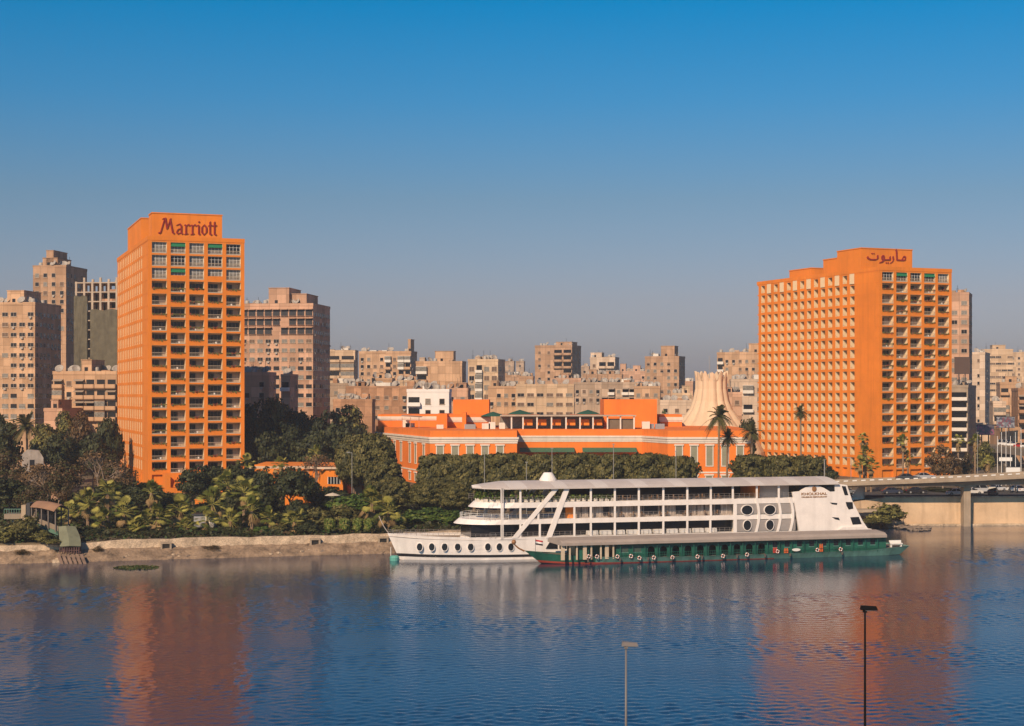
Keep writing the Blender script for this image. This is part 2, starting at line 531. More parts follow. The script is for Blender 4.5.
def flower_mesh(w, seed):
    rg = random.Random(seed)
    mb = MB()
    mb.box(.02, w - .02, -.10, .015, .80, .97, 0)
    for _ in range(26):
        x, y, z = rg.uniform(0.12, w - 0.12), rg.uniform(-0.12, 0.03), rg.uniform(0.86, 1.04) - (0.22 if rg.random() < .3 else 0)
        if z < 0.93: y = rg.uniform(-0.16, -0.03)
        r = rg.uniform(0.08, 0.18)
        a, b = rg.uniform(0, 6.28), rg.uniform(-0.8, 0.8)
        u = Vector((math.cos(a), math.sin(a) * .6, b)).normalized() * r
        v = Vector((-math.sin(a) * .5, math.cos(a) * .3, 1)).normalized() * r
        c = Vector((x, y, z))
        mb.face([c - u - v, c + u - v, c + u + v, c - u + v], 0 if rg.random() < .68 else 1)
    return mb.mesh("flowers", [LF_OLV[1], mat("red_flower", (0.35, 0.05, 0.03), 0.7, 0.3)])

def make_tower(name, label, ox, oy, deg, zb, zt, sign, pent, awn, seed, TW, TL, scw):
    BP = (TW - PIER) / NB
    CW = BP - PIER
    SP = (TL - PLAIN - 0.9) / NS
    SCW = SP * scw
    rz = math.radians(deg)
    root = thing(name, label, "hotel tower", (ox, oy, 0), rz, "orange hotel towers")
    rg = random.Random(seed)
    FH = (zt - zb) / NF
    OH = FH - SLAB
    g0 = 4.6
    # ---- the wall: recessed core, piers, slab edges, plain wing
    mb = MB()
    mb.box(REC, TW - REC, REC, TL - 0.3, g0, zt + 0.2)
    for i in range(NB + 1):
        mb.box(i * BP, i * BP + PIER, 0, REC - .002, g0, zt)
    mb.box(0, REC - .002, REC, PLAIN, g0, zt)                      # plain end of the long side
    mb.box(PIER + .003, BP * NB - .003, .02, REC - .004, zt - SLAB, zt - .003)
    mb.box(-0.06, TW + 0.06, -0.06, REC, zt, zt + 0.95)           # parapet
    mb.box(-0.06, 0.35, REC + .002, TL, zt, zt + 0.95)
    mb.box(TW - 0.35, TW + 0.06, REC + .002, TL, zt, zt + 0.95)
    mb.box(0.352, TW - .352, TL - .4, TL, zt, zt + 0.95)
    for j in range(NF):
        z = zb + j * FH
        mb.box(PIER - .003, BP * NB + .003, .012, REC - .004, z - SLAB, z)
        mb.box(.012, REC - .004, PLAIN + .003, TL - .3, z - SLAB, z)
    mb.box(.012, REC - .004, PLAIN + .003, TL - .3, zt - SLAB, zt - .003)
    for i in range(NS):
        y = PLAIN + SCW + i * SP
        mb.box(0, REC - .002, y, y + SP - SCW, g0, zt)
    mb.box(TW - REC + .003, TW, REC, TL, g0, zt)                   # solid far side
    mb.box(.014, TW - .014, .5, REC - .006, g0, zb - SLAB - .01)   # closed ground storey
    mb.box(.5, REC - .006, PLAIN, TL - .31, g0, zb - SLAB - .01)
    for j in range(NF + 1):
        z = zb + j * FH - SLAB / 2
        mb.box(-.035, -.001, .0, PLAIN - .02, z - .05, z + .05)
    mb.build("wall", [ORANGE], root)
    r = MB(); r.box(REC, TW - .36, REC + .01, TL - .41, zt + .21, zt + .3); r.build("roof", [ROOFGREY], root)
    # ---- front balconies, one part each; meshes are shared
    def lining(w, h):
        b = MB()
        t = .025
        b.box(0.003, t, .03, REC - .05, 0.005, h - .005)
        b.box(w - t, w - .003, .03, REC - .05, 0.005, h - .005)
        b.box(t, w - t, REC - .05, REC - .02, 0.005, h - .005)
        b.box(t, w - t, .03, REC - .05, h - .03, h - .006)
        return b.mesh("balcony", [CREAM])
    lin = lining(CW, OH)
    def door(w, h, gl, y, white=False, share=.5):
        b = MB()
        f = .07 if white else .05
        n = 4
        cut = w * (share if not white else 1.0)
        b.box(.03, cut, y - .01, y + .02, .05, h, 1)
        if cut < w - .1: b.box(cut + .003, w - .03, y - .012, y + .02, .05, h, 2)
        for k in range(n + 1):
            x = .03 + (w - .06 - f) * k / n
            b.box(x, x + f, y - .06, y - .013, .04, h, 0)
        b.box(.03 + f, w - .03 - f, y - .055, y - .014, h - f, h, 0)
        b.box(.03 + f, w - .03 - f, y - .055, y - .014, .04, .04 + f, 0)
        if white: b.box(.03 + f, w - .03 - f, y - .05, y - .015, h * .68, h * .68 + .05, 0)
        return b.mesh("glass_door", [WHITE_FR if white else mat("door_frame", (.30, .25, .19), .6), gl, mat("room_curtain", (.40, .33, .24), .8, .25, 1.5)])
    doors = [door(CW, OH - .35, GLASS, REC - .07, False, q) for q in (.98, .98, .55, .78, .5)]
    bays = [door(CW - .06, OH - .3, GLASS2, 0.62, True), door(CW - .06, OH - .3, GLASS, 0.62, True)]
    hi = MB(); hi.box(0.003, CW - .003, 0.02, 0.14, 0.003, 0.95); hi = hi.mesh("parapet", [ORANGE])
    b = MB()
    b.box(0.003, CW - .003, 0.03, 0.10, 0.003, 0.20)
    for k in range(15):
        x = .04 + (CW - .11) * k / 14
        b.box(x, x + .03, .045, .08, .202, .92)
    b.box(.003, CW - .003, .03, .095, .922, 1.0)
    lo = b.mesh("railing", [mat("rail_tan", (.50, .40, .29), .7, .1)])
    fl = [flower_mesh(CW, seed * 10 + k) for k in range(4)]
    aw = MB(); aw.hexa([(0.02, .02, OH - .95), (CW - .02, .02, OH - .95), (CW - .02, .10, OH - .95), (.02, .10, OH - .95), (0.02, .35, OH - .02), (CW - .02, .35, OH - .02), (CW - .02, .43, OH - .02), (.02, .43, OH - .02)])
    aw = aw.mesh("awning", [GREEN_AW])
    tb = MB(); tb.box(.5, .95, .55, 1.0, .36, .40); tb.box(.70, .74, .75, .79, .0, .36); tb.box(1.15, 1.5, .6, .95, .22, .27); tb.box(1.15, 1.5, .92, .96, .27, .6)
    tb.box(1.16, 1.19, .61, .64, .0, .22); tb.box(1.46, 1.49, .61, .64, .0, .22)
    tbm = tb.mesh("balcony_furniture", [WHITE_FR])
    for j in range(NF):
        for i in range(NB):
            z = zb + j * FH
            o = obj("balcony", lin, root, (i * BP + PIER, 0, z))
            top = NF - 1 - j
            glazed = top in awn['glazed']
            if glazed:
                d = obj("window", bays[0 if rg.random() < .4 else 1] if rg.random() < .5 else bays[0], o, (.03, 0, .25))
            else:
                obj("glass_door", rg.choice(doors), o)
            full = (i + j) % 2 == 0
            if glazed:
                if top == 2 and i % 2 == 1: obj("parapet", hi, o)
                else: obj("railing", lo, o)
            else:
                obj("parapet" if full else "railing", hi if full else lo, o)
                if full or rg.random() < .25:
                    obj("flowers", rg.choice(fl), o)
                if not full and rg.random() < .6:
                    obj("balcony_furniture", tbm, o, (rg.uniform(0, 1.2), 0, .01))
            if (top, i) in awn['green']:
                obj("awning", aw, o)
    # ---- side balconies
    def side_cell(mbx, M, full):
        w, h, t = SCW, OH, .025
        mbx.box(.003, t, .03, REC - .05, .005, h - .005, 0, M)
        mbx.box(w - t, w - .003, .03, REC - .05, .005, h - .005, 0, M)
        mbx.box(t, w - t, REC - .05, REC - .02, .005, h - .005, 0, M)
        mbx.box(t, w - t, .03, REC - .05, h - .03, h - .006, 0, M)
        mbx.box(.1, w * .45, REC - .10, REC - .052, .02, h - .5, 2, M)
        mbx.box(.003, w - .003, .03, .16, .003, .30, 1, M)
        if not full:
            mbx.box(.003, w - .003, .05, .09, .84, .90, 0, M)
    rest = MB()
    cells = [(i, j) for j in range(NF) for i in range(NS)]
    cells.sort(key=lambda c: c[0] * 20 + abs(c[1] - 12))
    indiv = {}
    for n, (i, j) in enumerate(cells):
        yfar = PLAIN + (i * SP) + SCW
        z = zb + j * FH
        full = False
        if scw > .5 and j == NF - 1 and i % 2 == 0:
            if 'p' not in indiv:
                t = MB(); t.box(.02, SCW - .02, .04, .2, .02, OH + .25, 0); indiv['p'] = t.mesh('blind_panel', [CREAM])
            obj('blind_panel', indiv['p'], root, (-.25, yfar, z), -math.pi / 2); continue
        if n < 10:
            k = 'f' if full else 'r'
            if k not in indiv:
                t = MB(); side_cell(t, None, full); indiv[k] = t.mesh("side_balcony", [CREAM, ORANGE, GLASS2])
            obj("side_balcony", indiv[k], root, (0, yfar, z), -math.pi / 2)
        else:
            M = Matrix.Translation((0, yfar, z)) @ Matrix.Rotation(-math.pi / 2, 4, 'Z')
            side_cell(rest, M, full)
    rest.build("side_balconies", [CREAM, ORANGE, GLASS2], root)['kind'] = 'stuff'
    # ---- rooftop blocks
    for (x0, x1, y0, y1, h) in pent:
        p = MB(); p.box(x0, x1, y0, y1, zt + .3, zt + h)
        p.box(x0 - .12, x1 + .12, y0 - .12, y1 + .12, zt + h, zt + h + .25)
        p.build("penthouse", [ORANGE], root)
    # rooftop clutter along the parapet
    for k in range(7):
        x, y = rg.uniform(3, TW - 3), rg.uniform(2.2, 6.0)
        p = MB(); p.box(x, x + rg.uniform(.8, 1.8), y, y + .9, zt + .31, zt + rg.uniform(.9, 1.25)); p.build("air_conditioner", [GREYMET if k % 2 else STUCCO], root)
    # ---- sign
    px0, px1, py0, _, ph = pent[0]
    S, wd = sign['strokes']
    s = sign['width'] / wd
    p = MB(); nib_letters(p, S, px0 + sign['dx'], zt + ph - sign['drop'], s, py0 - .003, .22, sign['nib'], 0, sign.get('tall', 1.0))
    p.build("sign_lettering", [CRIMSON], root)
    return root, Fr(ox, oy, rz)

AWN_L = {'glazed': (0, 1, 2), 'green': {(0, 1), (0, 3), (2, 1)}}
AWN_R = {'glazed': (0,), 'green': {(0, 1), (0, 3)}}
tl, FL = make_tower("hotel_tower", "orange hotel tower with crimson Latin lettering and dark gridded balconies", -82.8, 364, 20, 9.2, 62.3,
    dict(strokes=latin_sign(), width=13.4, dx=1.5, drop=4.6, nib=(.125, .10), tall=1.25), [(1.9, 18.2, 8, 13.5, 7.0), (1.4, 9, 24, 52, 7.4)], AWN_L, 3, 22.0, 64.0, .40)
sr, FRR = make_tower("hotel_tower", "orange hotel tower with crimson Arabic lettering and a broad blank corner wall", 93.0, 405, 22, 8.4, 58.6,
    dict(strokes=arabic_sign(), width=12.3, dx=1.5, drop=3.2, nib=(.15, .135)), [(-.0, 15.8, 8, 19, 6.2), (.9, 12, 19.2, 27, 4.6), (.9, 9, 33, 44, 2.9)], AWN_R, 5, 22.2, 60.0, .58)

# podium and porch at the foot of the Latin-lettered tower
pr = thing("entrance_porch", "small orange arched porch among the palms at the tower foot", "porch", FL.world(3.2, -7.5, 0), math.radians(20))
p = MB()
p.box(0, 13, 0, 7.3, 4.4, 6.2)
p.box(0, .8, .0, 7.3, 6.2, 9.2); p.box(6.2, 7.6, .0, 7.3, 6.2, 9.6); p.box(12.4, 13, .0, 7.3, 6.2, 7.6)
p.box(.801, 6.199, 6.2, 7.3, 6.2, 9.1)
p.build("wall", [ORANGE], pr)
p = MB()
pts = arc(0, 0, 1.9, 1.9, 0, 180, 12)
p.prism([(a, b) for a, b in pts] + [(a * .78, b * .78) for a, b in reversed(pts)], .3, 1.0, axis='y')
p.build("arch", [ORANGE], pr, loc=(3.4, 0, 6.3))
p = MB(); p.box(7.8, 9.6, 1.2, 2.2, 6.21, 7.2); p.box(8.0, 9.4, 1.3, 2.1, 7.2, 8.6); p.build("planter_box", [STUCCO], pr)
# ------------------------------------------------------------------ city blocks behind
BEIGE = [mat("plaster_sand", (0.56, 0.35, 0.205), .9, .12, .25, streak=.35), mat("plaster_rose", (0.56, 0.335, 0.215), .9, .12, .25, streak=.3),
         mat("plaster_brown", (0.47, 0.29, 0.175), .9, .12, .25, streak=.35), mat("plaster_cream", (0.62, 0.44, 0.28), .9, .1, .25, streak=.28),
         mat("brick_infill", (0.47, 0.26, 0.145), .9, .2, .6, streak=.25), mat("plaster_pale", (0.63, 0.48, 0.35), .9, .1, .25, streak=.25),
         mat("plaster_grey", (0.46, 0.335, 0.235), .9, .15, .25, streak=.35)]
SAND, ROSE, BROWN, CREAMW, BRICK, PALE, GREYW = BEIGE
for m_, w_, a_ in zip(BEIGE, (3.0, 3.3, 2.7, 3.6, 2.5, 3.1, 2.8), (.32, .38, .3, .3, .45, .28, .4)): flats(m_, w_, 3.05, a_)
SHUT = mat("brown_shutter", (0.16, 0.10, 0.065), .8, .2)
TEAL = mat("scaffold_netting", (0.125, 0.108, 0.07), .95, .3, .4, streak=.5)
DISH = mat("dish_grey", (0.36, 0.32, 0.28), .6, .25)

def win_mesh(w, h, style, seed=0):
    """window facing -y, centred on x, standing on z = 0; proud of the wall at y = 0"""
    b = MB()
    f = .09
    b.box(-w / 2 + f, w / 2 - f, -.03, -.005, f, h - f, 1)
    b.box(-w / 2, -w / 2 + f, -.09, -.002, 0, h, 0); b.box(w / 2 - f, w / 2, -.09, -.002, 0, h, 0)
    b.box(-w / 2 + f, w / 2 - f, -.088, -.003, h - f, h, 0); b.box(-w / 2 + f, w / 2 - f, -.088, -.003, 0, f, 0)
    n = max(1, int(w / .9))
    for k in range(1, n):
        x = -w / 2 + w * k / n
        b.box(x - .035, x + .035, -.07, -.032, f + .002, h - f - .002, 0)
    if style == 'ac':
        b.box(-.35, .35, -.5, -.1, -.62, -.12, 2)
    if style == 'half':
        b.box(-w / 2 + f + .01, w / 2 - f - .01, -.06, -.034, h * .45, h - f - .01, 3)
    b.box(-w / 2 - .1, w / 2 + .1, -.22, -.002, -.09, -.01, 0)
    pane = {'dark': GLASS, 'shut': SHUT, 'pale': GLASS2, 'ac': GLASS, 'half': GLASS}[style]
    return b.mesh("window", [mat("window_surround", (.46, .36, .27), .8, .2), pane, DISH, SHUT])

def balc_mesh(w, h, d, wallm, style):
    b = MB()
    b.box(-w / 2, w / 2, -d, -.004, -.16, 0, 0)
    b.box(-w / 2, w / 2, -d, -d + .12, .003, .95, 0)
    b.box(-w / 2, -w / 2 + .12, -d + .123, -.005, .003, .95, 0); b.box(w / 2 - .12, w / 2, -d + .123, -.005, .003, .95, 0)
    b.box(-w / 2 + .3, w / 2 - .3, -.03, -.003, .005, h - .75, 1)
    if style == 'closed':
        b.box(-w / 2 + .02, w / 2 - .02, -d + .03, -.035, .96, h - .7, 2)
        b.box(-w / 2, w / 2, -d, -.004, h - .695, h - .55, 0)
    elif style == 'awn':
        b.hexa([(-w / 2, -d - .3, h - 1.2), (w / 2, -d - .3, h - 1.2), (w / 2, -d - .25, h - 1.2), (-w / 2, -d - .25, h - 1.2), (-w / 2, -.06, h - .6), (w / 2, -.06, h - .6), (w / 2, -.01, h - .6), (-w / 2, -.01, h - .6)], 3)
    return b.mesh("balcony", [wallm, GLASS, GLASS2, mat("canvas_awning", (.35, .27, .2), .9)])

def dish_mesh():
    b = MB()
    prof = [(.05, 0), (.6, .08), (1.0, .26), (1.25, .5), (1.22, .54), (.96, .31), (.57, .13), (.02, .06)]
    i0 = len(b.v)
    b.lathe(prof, n=12)
    R = Matrix.Translation((0, 0, 1.3)) @ Matrix.Rotation(math.radians(52), 4, 'X')
    b.v = [tuple(R @ Vector(p)) for p in b.v]
    b.tube((0, 0, 0), (0, 0, 1.35), .05, n=5)
    b.tube((0, -.1, 1.35), (0, -.75, 2.0), .03, n=4)
    return b.mesh("satellite_dish", [DISH], True)
DISHM = dish_mesh()
TANK = MB().lathe([(.7, .3), (.72, .35), (.72, 1.7), (.5, 1.95), (.05, 2.0)], n=12)
for a in range(3): TANK.tube((.5 * math.cos(a * 2.1), .5 * math.sin(a * 2.1), 0), (.5 * math.cos(a * 2.1), .5 * math.sin(a * 2.1), .32), .06, n=5)
TANKM = TANK.mesh("water_tank", [mat("tank_plastic", (.42, .38, .33), .6)], True)

def block(name, label, x0, xm, x1, ytop, D, wallm, phi=8, fl=3.1, bay=3.3, ybot=440, styles=('dark', 'shut', 'pale', 'ac'), skip=.1, ww=1.5, wh=1.5,
          depth=16, heads=(), balc=(), bstyle=('open', 'closed'), plain=(), clutter=3, seed=1, side=True, band=None, cat="apartment block", loggia=0, ribs=False):
    """xm is the column of the corner between the lit front and the side that turns away from the sun"""
    ph = math.radians(phi)
    c, s = math.cos(ph), math.sin(ph)
    k0, km, k1 = (x0 - CX) / FPX, (xm - CX) / FPX, (x1 - CX) / FPX
    Cx = km * D
    L = (Cx - k0 * D) / (c + k0 * s)
    Wd = depth
    if x1 > xm:
        den = (s - k1 * c)
        if den > .02:
            Wd = min(60, max(6, (k1 * D - Cx) / den))
    ox, oy = Cx - L * c, D + L * s
    zg = 5.0
    H = Z(ytop, D) - zg
    rg = random.Random(seed)
    root = thing(name, label, cat, (ox, oy, zg), -ph, None)
    fr = Fr(ox, oy, -ph, zg)
    b = MB()
    b.box(0, L, 0, Wd, 0, H - 0.9)
    b.box(-.1, L + .1, -.1, .25, H - .9, H); b.box(-.1, L + .1, Wd - .25, Wd + .1, H - .9, H)
    b.box(-.1, .25, .252, Wd - .252, H - .9, H); b.box(L - .25, L + .1, .252, Wd - .252, H - .9, H)
    zmin = max(0, Z(ybot, D) - zg)
    rows = []
    z = H - 1.2 - fl
    while z > zmin and z > .5:
        rows.append(z); z -= fl
    for z in rows:     # floor ledges
        if band != 'none':
            b.box(-.05, L + .05, -.05, -.002, z - .55, z - .38)
            b.box(L + .002, L + .05, .01, Wd, z - .55, z - .38)
    if ribs:
        n = max(2, int(L / 2.2))
        for k in range(n + 1):
            x = L * k / n
            b.box(x - .22, x + .22, -.7, -.052, zmin, H - 1.0)
    b.build("wall", [wallm], root)
    r = MB(); r.box(.26, L - .26, .26, Wd - .26, H - .895, H - .8); r.build("roof", [ROOFGREY], root)
    # windows and balconies, the highest rows first
    n = max(1, int(L / bay))
    slots = []
    for ri, z in enumerate(rows):
        for k in range(n):
            slots.append(('f', ri, k, z))
    ns = max(1, int(Wd / bay))
    if x1 > xm and side:
        for ri, z in enumerate(rows):
            for k in range(ns):
                slots.append(('s', ri, k, z))
    slots.sort(key=lambda t: t[1])
    wm, bm = {}, {}
    rest = MB()
    cnt = 0
    colstyle = [rg.choice(styles) for _ in range(n + ns)]
    for side_, ri, k, z in slots:
        if side_ == 'f':
            x, y, rot = L * (k + .5) / n, -.003, 0
            if any(a <= (k + .5) / n <= e and (ri >= r0) for a, e, r0 in plain): continue
        else:
            x, y, rot = L + .003, Wd * (k + .5) / ns, math.pi / 2
        if rg.random() < skip: continue
        isb = side_ == 'f' and any(a <= (k + .5) / n <= e for a, e in balc)
        if isb and cnt < 95:
            st = rg.choice(bstyle)
            w_ = L / n * .94
            if (st, 'b') not in bm:
                bm[(st, 'b')] = balc_mesh(w_, fl, 1.2, wallm if rg.random() < .6 else STUCCO, st)
            obj("balcony", bm[(st, 'b')], root, (x, y, z - .4), rot); cnt += 1
            continue
        st = colstyle[k] if rg.random() < .5 else rg.choice(styles)
        if ri < loggia and side_ == 'f':
            key = 'log'
            if key not in wm:
                lb = MB(); w_ = L / n * .84; lb.box(-w_ / 2, w_ / 2, -.02, -.004, 0, 2.0, 0)
                lb.box(-w_ / 2 - .1, w_ / 2 + .1, -.5, -.006, -.1, -.01, 1); lb.box(-w_ / 2 - .1, w_ / 2 + .1, -.9, -.006, 2.05, 2.3, 1)
                wm[key] = lb.mesh("loggia", [BLACK, wallm])
            if cnt < 97: obj("loggia", wm[key], root, (x, y, z), 0); cnt += 1
            continue
        key = (st, side_)
        if key not in wm:
            wm[key] = win_mesh(ww * (1 if side_ == 'f' else .9), wh, st)
        if cnt < 97:
            obj("window", wm[key], root, (x, y, z), rot)
            cnt += 1
        else:
            M = Matrix.Translation((x, y, z)) @ Matrix.Rotation(rot, 4, 'Z')
            rest.box(-ww / 2, ww / 2, -.06, -.004, 0, wh, 0 if st != 'pale' else 1, M)
            rest.box(-ww / 2 - .1, ww / 2 + .1, -.2, -.006, -.1, -.003, 2, M)
    if rest.f:
        rest.build("windows", [GLASS, GLASS2, STUCCO], root)['kind'] = 'stuff'
    for (a, e, h) in heads:       # stair heads and roof rooms
        p = MB()
        p.box(L * a, L * e, 1.2, Wd * .7, H - .79, H + h)
        p.box(L * a - .15, L * e + .15, 1.05, Wd * .7 + .15, H + h, H + h + .2)
        p.box(L * (a * .7 + e * .3), L * (a * .7 + e * .3) + 1.0, 1.17, 1.198, H - .7, H + 1.1, 1)
        p.build("roof_room", [wallm, GLASS], root)
    for _ in range(2 + clutter // 3):
        x, y, w_, h_ = rg.uniform(.4, max(.6, L - 3)), rg.uniform(1, max(1.2, Wd * .5)), rg.uniform(1.4, 3.2), rg.uniform(.8, 2.4)
        if any(a * L - w_ < x < e * L for a, e, q in heads) or x + w_ > L - .3: continue
        p = MB(); p.box(x, x + w_, y, min(y + w_, Wd - .3), H - .79, H + h_ - .6); p.build("roof_hut", [rg.choice((wallm, GREYW, BRICK, STUCCO))], root)
    for _ in range(int(clutter * 2.2)):
        x, y = rg.uniform(1, max(1.2, L - 1)), rg.uniform(.8, max(1, Wd * .6))
        t = rg.random()
        if t < .5: obj("satellite_dish", DISHM, root, (x, y, H - .8), rg.uniform(-1, 1))
        elif t < .75: obj("water_tank", TANKM, root, (x, y, H - .8))
        else:
            p = MB(); p.tube((x, y, H - .8), (x, y, H + rg.uniform(2, 4)), .06, n=5)
            for q in range(4): p.tube((x - .5, y, H + .6 + q * .3), (x + .5, y, H + .6 + q * .3), .03, n=4)
            p.build("aerial", [DARKMET], root)
    return root, L, Wd, H, fr

B = block
B("apartment_tower", "sandy apartment tower at the far left edge with a dark shaded flank", -16, 35, 61, 302, 470, SAND, 8, 3.0, 2.6, 435, seed=1, heads=((.42, .75, 3.4),), clutter=7, skip=.06, ww=1.9, wh=1.25)
B("apartment_tower", "tall brown apartment tower with cluttered white roof rooms behind the netted frame", 33, 66, 87, 265, 560, BROWN, 8, 3.1, 2.7, 345, seed=2, heads=((.25, .7, 2.6), (.36, .58, 5.2)), clutter=10, skip=.15, side=True)
B("apartment_block", "low balconied sandstone block at the foot of the unfinished concrete frame", 53, 117, 117, 371, 440, SAND, 6, 3.0, 3.0, 425, seed=3, heads=((.42, .58, 3.0),), balc=((0, .2), (.3, .62), (.72, 1)), bstyle=('open', 'open', 'closed', 'awn'), clutter=6, skip=.02)
B("garden_house", "small plastered house with roof hut among trees below the balconied block", 44, 62, 62, 408, 425, ROSE, 5, 3.0, 3.0, 430, seed=4, heads=((.3, .7, 2.0),), clutter=2, cat="house")
B("apartment_tower", "broad grey-pink apartment slab with dark loggias along its top floors", 240, 313, 330, 303, 520, ROSE, 8, 2.95, 2.7, 412, seed=5, heads=((.38, .66, 5.0), (.70, .9, 3)), clutter=14, skip=.05, ww=1.9, wh=1.3, loggia=3, styles=('dark', 'shut', 'pale', 'pale', 'ac'))
B("apartment_block", "pink low block with shutters directly beside the Latin-lettered tower", 240, 269, 276, 372, 455, ROSE, 10, 3.1, 3.0, 420, seed=6, clutter=5, skip=.15, balc=((.35, .6),))
B("apartment_block", "narrow pink block with black balcony recesses before the grey-pink slab", 281, 290, 298, 374, 470, ROSE, 12, 3.3, 3.4, 425, seed=7, balc=((0, 1),), bstyle=('open', 'awn'), clutter=4)
B("apartment_block", "white balconied block partly shaded behind the grey-pink slab", 326, 355, 357, 350, 640, CREAMW, 6, 3.2, 4.0, 385, seed=8, balc=((0, 1),), bstyle=('open', 'closed'), clutter=2)
B("apartment_block", "long flat-roofed block with a thin chimney at its shaded end", 359, 411, 417, 351, 690, SAND, 10, 3.1, 2.7, 392, seed=9, balc=((.5, .62), (.72, .95)), clutter=5, heads=((.93, .98, 5),), skip=.12)
B("apartment_block", "shaded lower block between the grey-pink slab and the long brick terrace", 330, 366, 368, 383, 590, GREYW, 4, 3.2, 3.8, 405, seed=10, clutter=4)
B("apartment_block", "blank brick party-wall block with a raised roof room", 416, 462, 466, 361, 640, SAND, 10, 3.4, 4.2, 400, seed=11, plain=((.32, 1, 0),), heads=((.40, .80, 3.9),), clutter=3, balc=((0, .18),))
B("apartment_block", "cream-fronted block with glazed top balcony and dark shaded flank", 468, 498, 505, 359, 620, CREAMW, 14, 3.6, 2.7, 400, seed=12, ww=2.1, wh=1.9, clutter=6, skip=.06, balc=((.3, .5),))
B("terrace_house", "long low brick terrace with patchy walls behind the white house", 346, 436, 440, 386, 520, BRICK, 3, 3.2, 2.7, 420, seed=13, skip=.3, clutter=14, wh=1.2, heads=((.1, .2, 1.2),), cat="terrace")
B("terrace_house", "tumbledown low brick house above the shaded trees", 333, 372, 374, 399, 500, BRICK, 5, 3.0, 3.0, 425, seed=14, skip=.3, clutter=5, cat="house")
B("white_house", "bright white house with stepped balconies behind the orange palace", 407, 449, 451, 389, 468, mat("whitewash", (.82, .79, .76), .8, .05, .3, streak=.12), 5, 3.3, 3.4, 420, seed=15, balc=((.0, .3),), bstyle=('open',), clutter=6, skip=.05, ww=1.6, wh=1.7, cat="house")
B("tower_block", "hazy pale slab far behind, left half of a notched pair", 505, 514, 515, 361, 1150, GREYW, 8, 3.2, 5, 395, seed=16, clutter=2, skip=.3)
B("tower_block", "hazy pale slab far behind, right half of a notched pair", 516, 524, 525, 361, 1180, GREYW, 8, 3.2, 5, 395, seed=17, clutter=2, skip=.3)
B("tower_block", "ribbed brown tower with stacked black loggias on the skyline", 535, 572, 581, 345, 800, BROWN, 20, 3.3, 4.5, 388, seed=18, plain=((0, .12, 0),), balc=((.55, 1),), bstyle=('open',), clutter=6, skip=.12, heads=((.55, .97, 1.5),))
B("tower_block", "plain far slab just past the ribbed brown tower", 580, 589, 590, 366, 1000, GREYW, 8, 3.2, 5, 392, seed=19, clutter=2, skip=.4)
B("apartment_block", "cream wide block with a blank gable and long strip windows behind the rooftop terrace", 516, 574, 576, 384, 560, CREAMW, 3, 3.3, 3.2, 425, seed=20, plain=((0, 1, 0),) and ((.0, .9, 99),), clutter=4, skip=.03, ww=2.4, wh=1.3, styles=('dark', 'pale', 'shut'))
B("apartment_block", "white-topped small block with a shaded flank between skyline towers", 590, 615, 619, 357, 750, PALE, 18, 3.6, 4.0, 388, seed=21, balc=((.45, .9),), bstyle=('open',), clutter=3, heads=((0, .45, 2),))
B("apartment_block", "flat-roofed brown block with teal awnings over its windows", 574, 636, 640, 382, 620, GREYW, 18, 3.3, 2.7, 410, seed=22, balc=((.5, .62), (.8, .95)), bstyle=('awn',), clutter=12, skip=.2)
B("tower_block", "low jumbled far roofs between two skyline towers", 617, 646, 647, 371, 900, ROSE, 8, 3.2, 3.2, 395, seed=23, clutter=8, skip=.3, heads=((.1, .3, 4), (.55, .8, 3)))
B("tower_block", "twin-bayed brown tower with a central groove beside the fluted hall", 645, 679, 685, 356, 720, BROWN, 20, 3.1, 3.0, 405, seed=24, clutter=5, heads=((.45, .85, 4.5),), skip=.15, styles=('pale', 'dark', 'half'))
B("tower_block", "far little block in the gap before the fluted hall", 684, 693, 695, 381, 850, ROSE, 10, 3.2, 4, 402, seed=25, clutter=3, skip=.2)
B("apartment_block", "pale low building under the twin-bayed tower", 660, 694, 696, 400, 560, PALE, 5, 3.3, 3, 420, seed=26, clutter=4, skip=.4)
B("apartment_block", "wide brown block with rows of small windows beyond the fluted hall", 717, 770, 772, 352, 650, SAND, 10, 3.2, 2.6, 400, seed=27, clutter=4, skip=.04, balc=((0, .16),), bstyle=('open',), heads=((.6, .95, 3.4),), ww=1.3, wh=1.3)
B("apartment_block", "pale pink lower block with white rooms beside the Arabic-lettered tower", 731, 765, 766, 379, 560, PALE, 6, 3.3, 3.2, 420, seed=28, clutter=6, skip=.2, balc=((.4, .8),), bstyle=('closed', 'open'))
B("apartment_tower", "slim pinkish tower with white top floor behind the Arabic-lettered tower", 940, 969, 972, 292, 560, ROSE, 20, 3.35, 3.0, 400, seed=29, clutter=2, skip=.04, ww=2.0, wh=1.5, styles=('dark', 'pale'))
B("apartment_block", "grey concrete block of deep balconies under the blank billboard", 950, 968, 976, 385, 520, CONC, 22, 3.3, 5.0, 470, seed=30, balc=((0, 1),), bstyle=('open',), clutter=4, skip=.0)
B("apartment_tower", "narrow white tower on the right skyline beside the billboard", 972, 985, 990, 352, 700, PALE, 22, 3.3, 3.4, 430, seed=31, clutter=2, skip=.2, ww=1.1)
B("tower_block", "large cream slab with ribbon windows on the right skyline", 984, 1013, 1014, 349, 820, CREAMW, 10, 3.4, 2.6, 420, seed=32, clutter=2, skip=.02, ww=2.7, wh=1.0, styles=('dark', 'shut'), heads=((.3, .75, 2),))
B("tower_block", "pale hazy slab leaving the frame beside the ribbon-windowed slab", 1010, 1034, 1036, 352, 1000, CREAMW, 8, 3.4, 3.0, 420, seed=33, clutter=1, skip=.3)
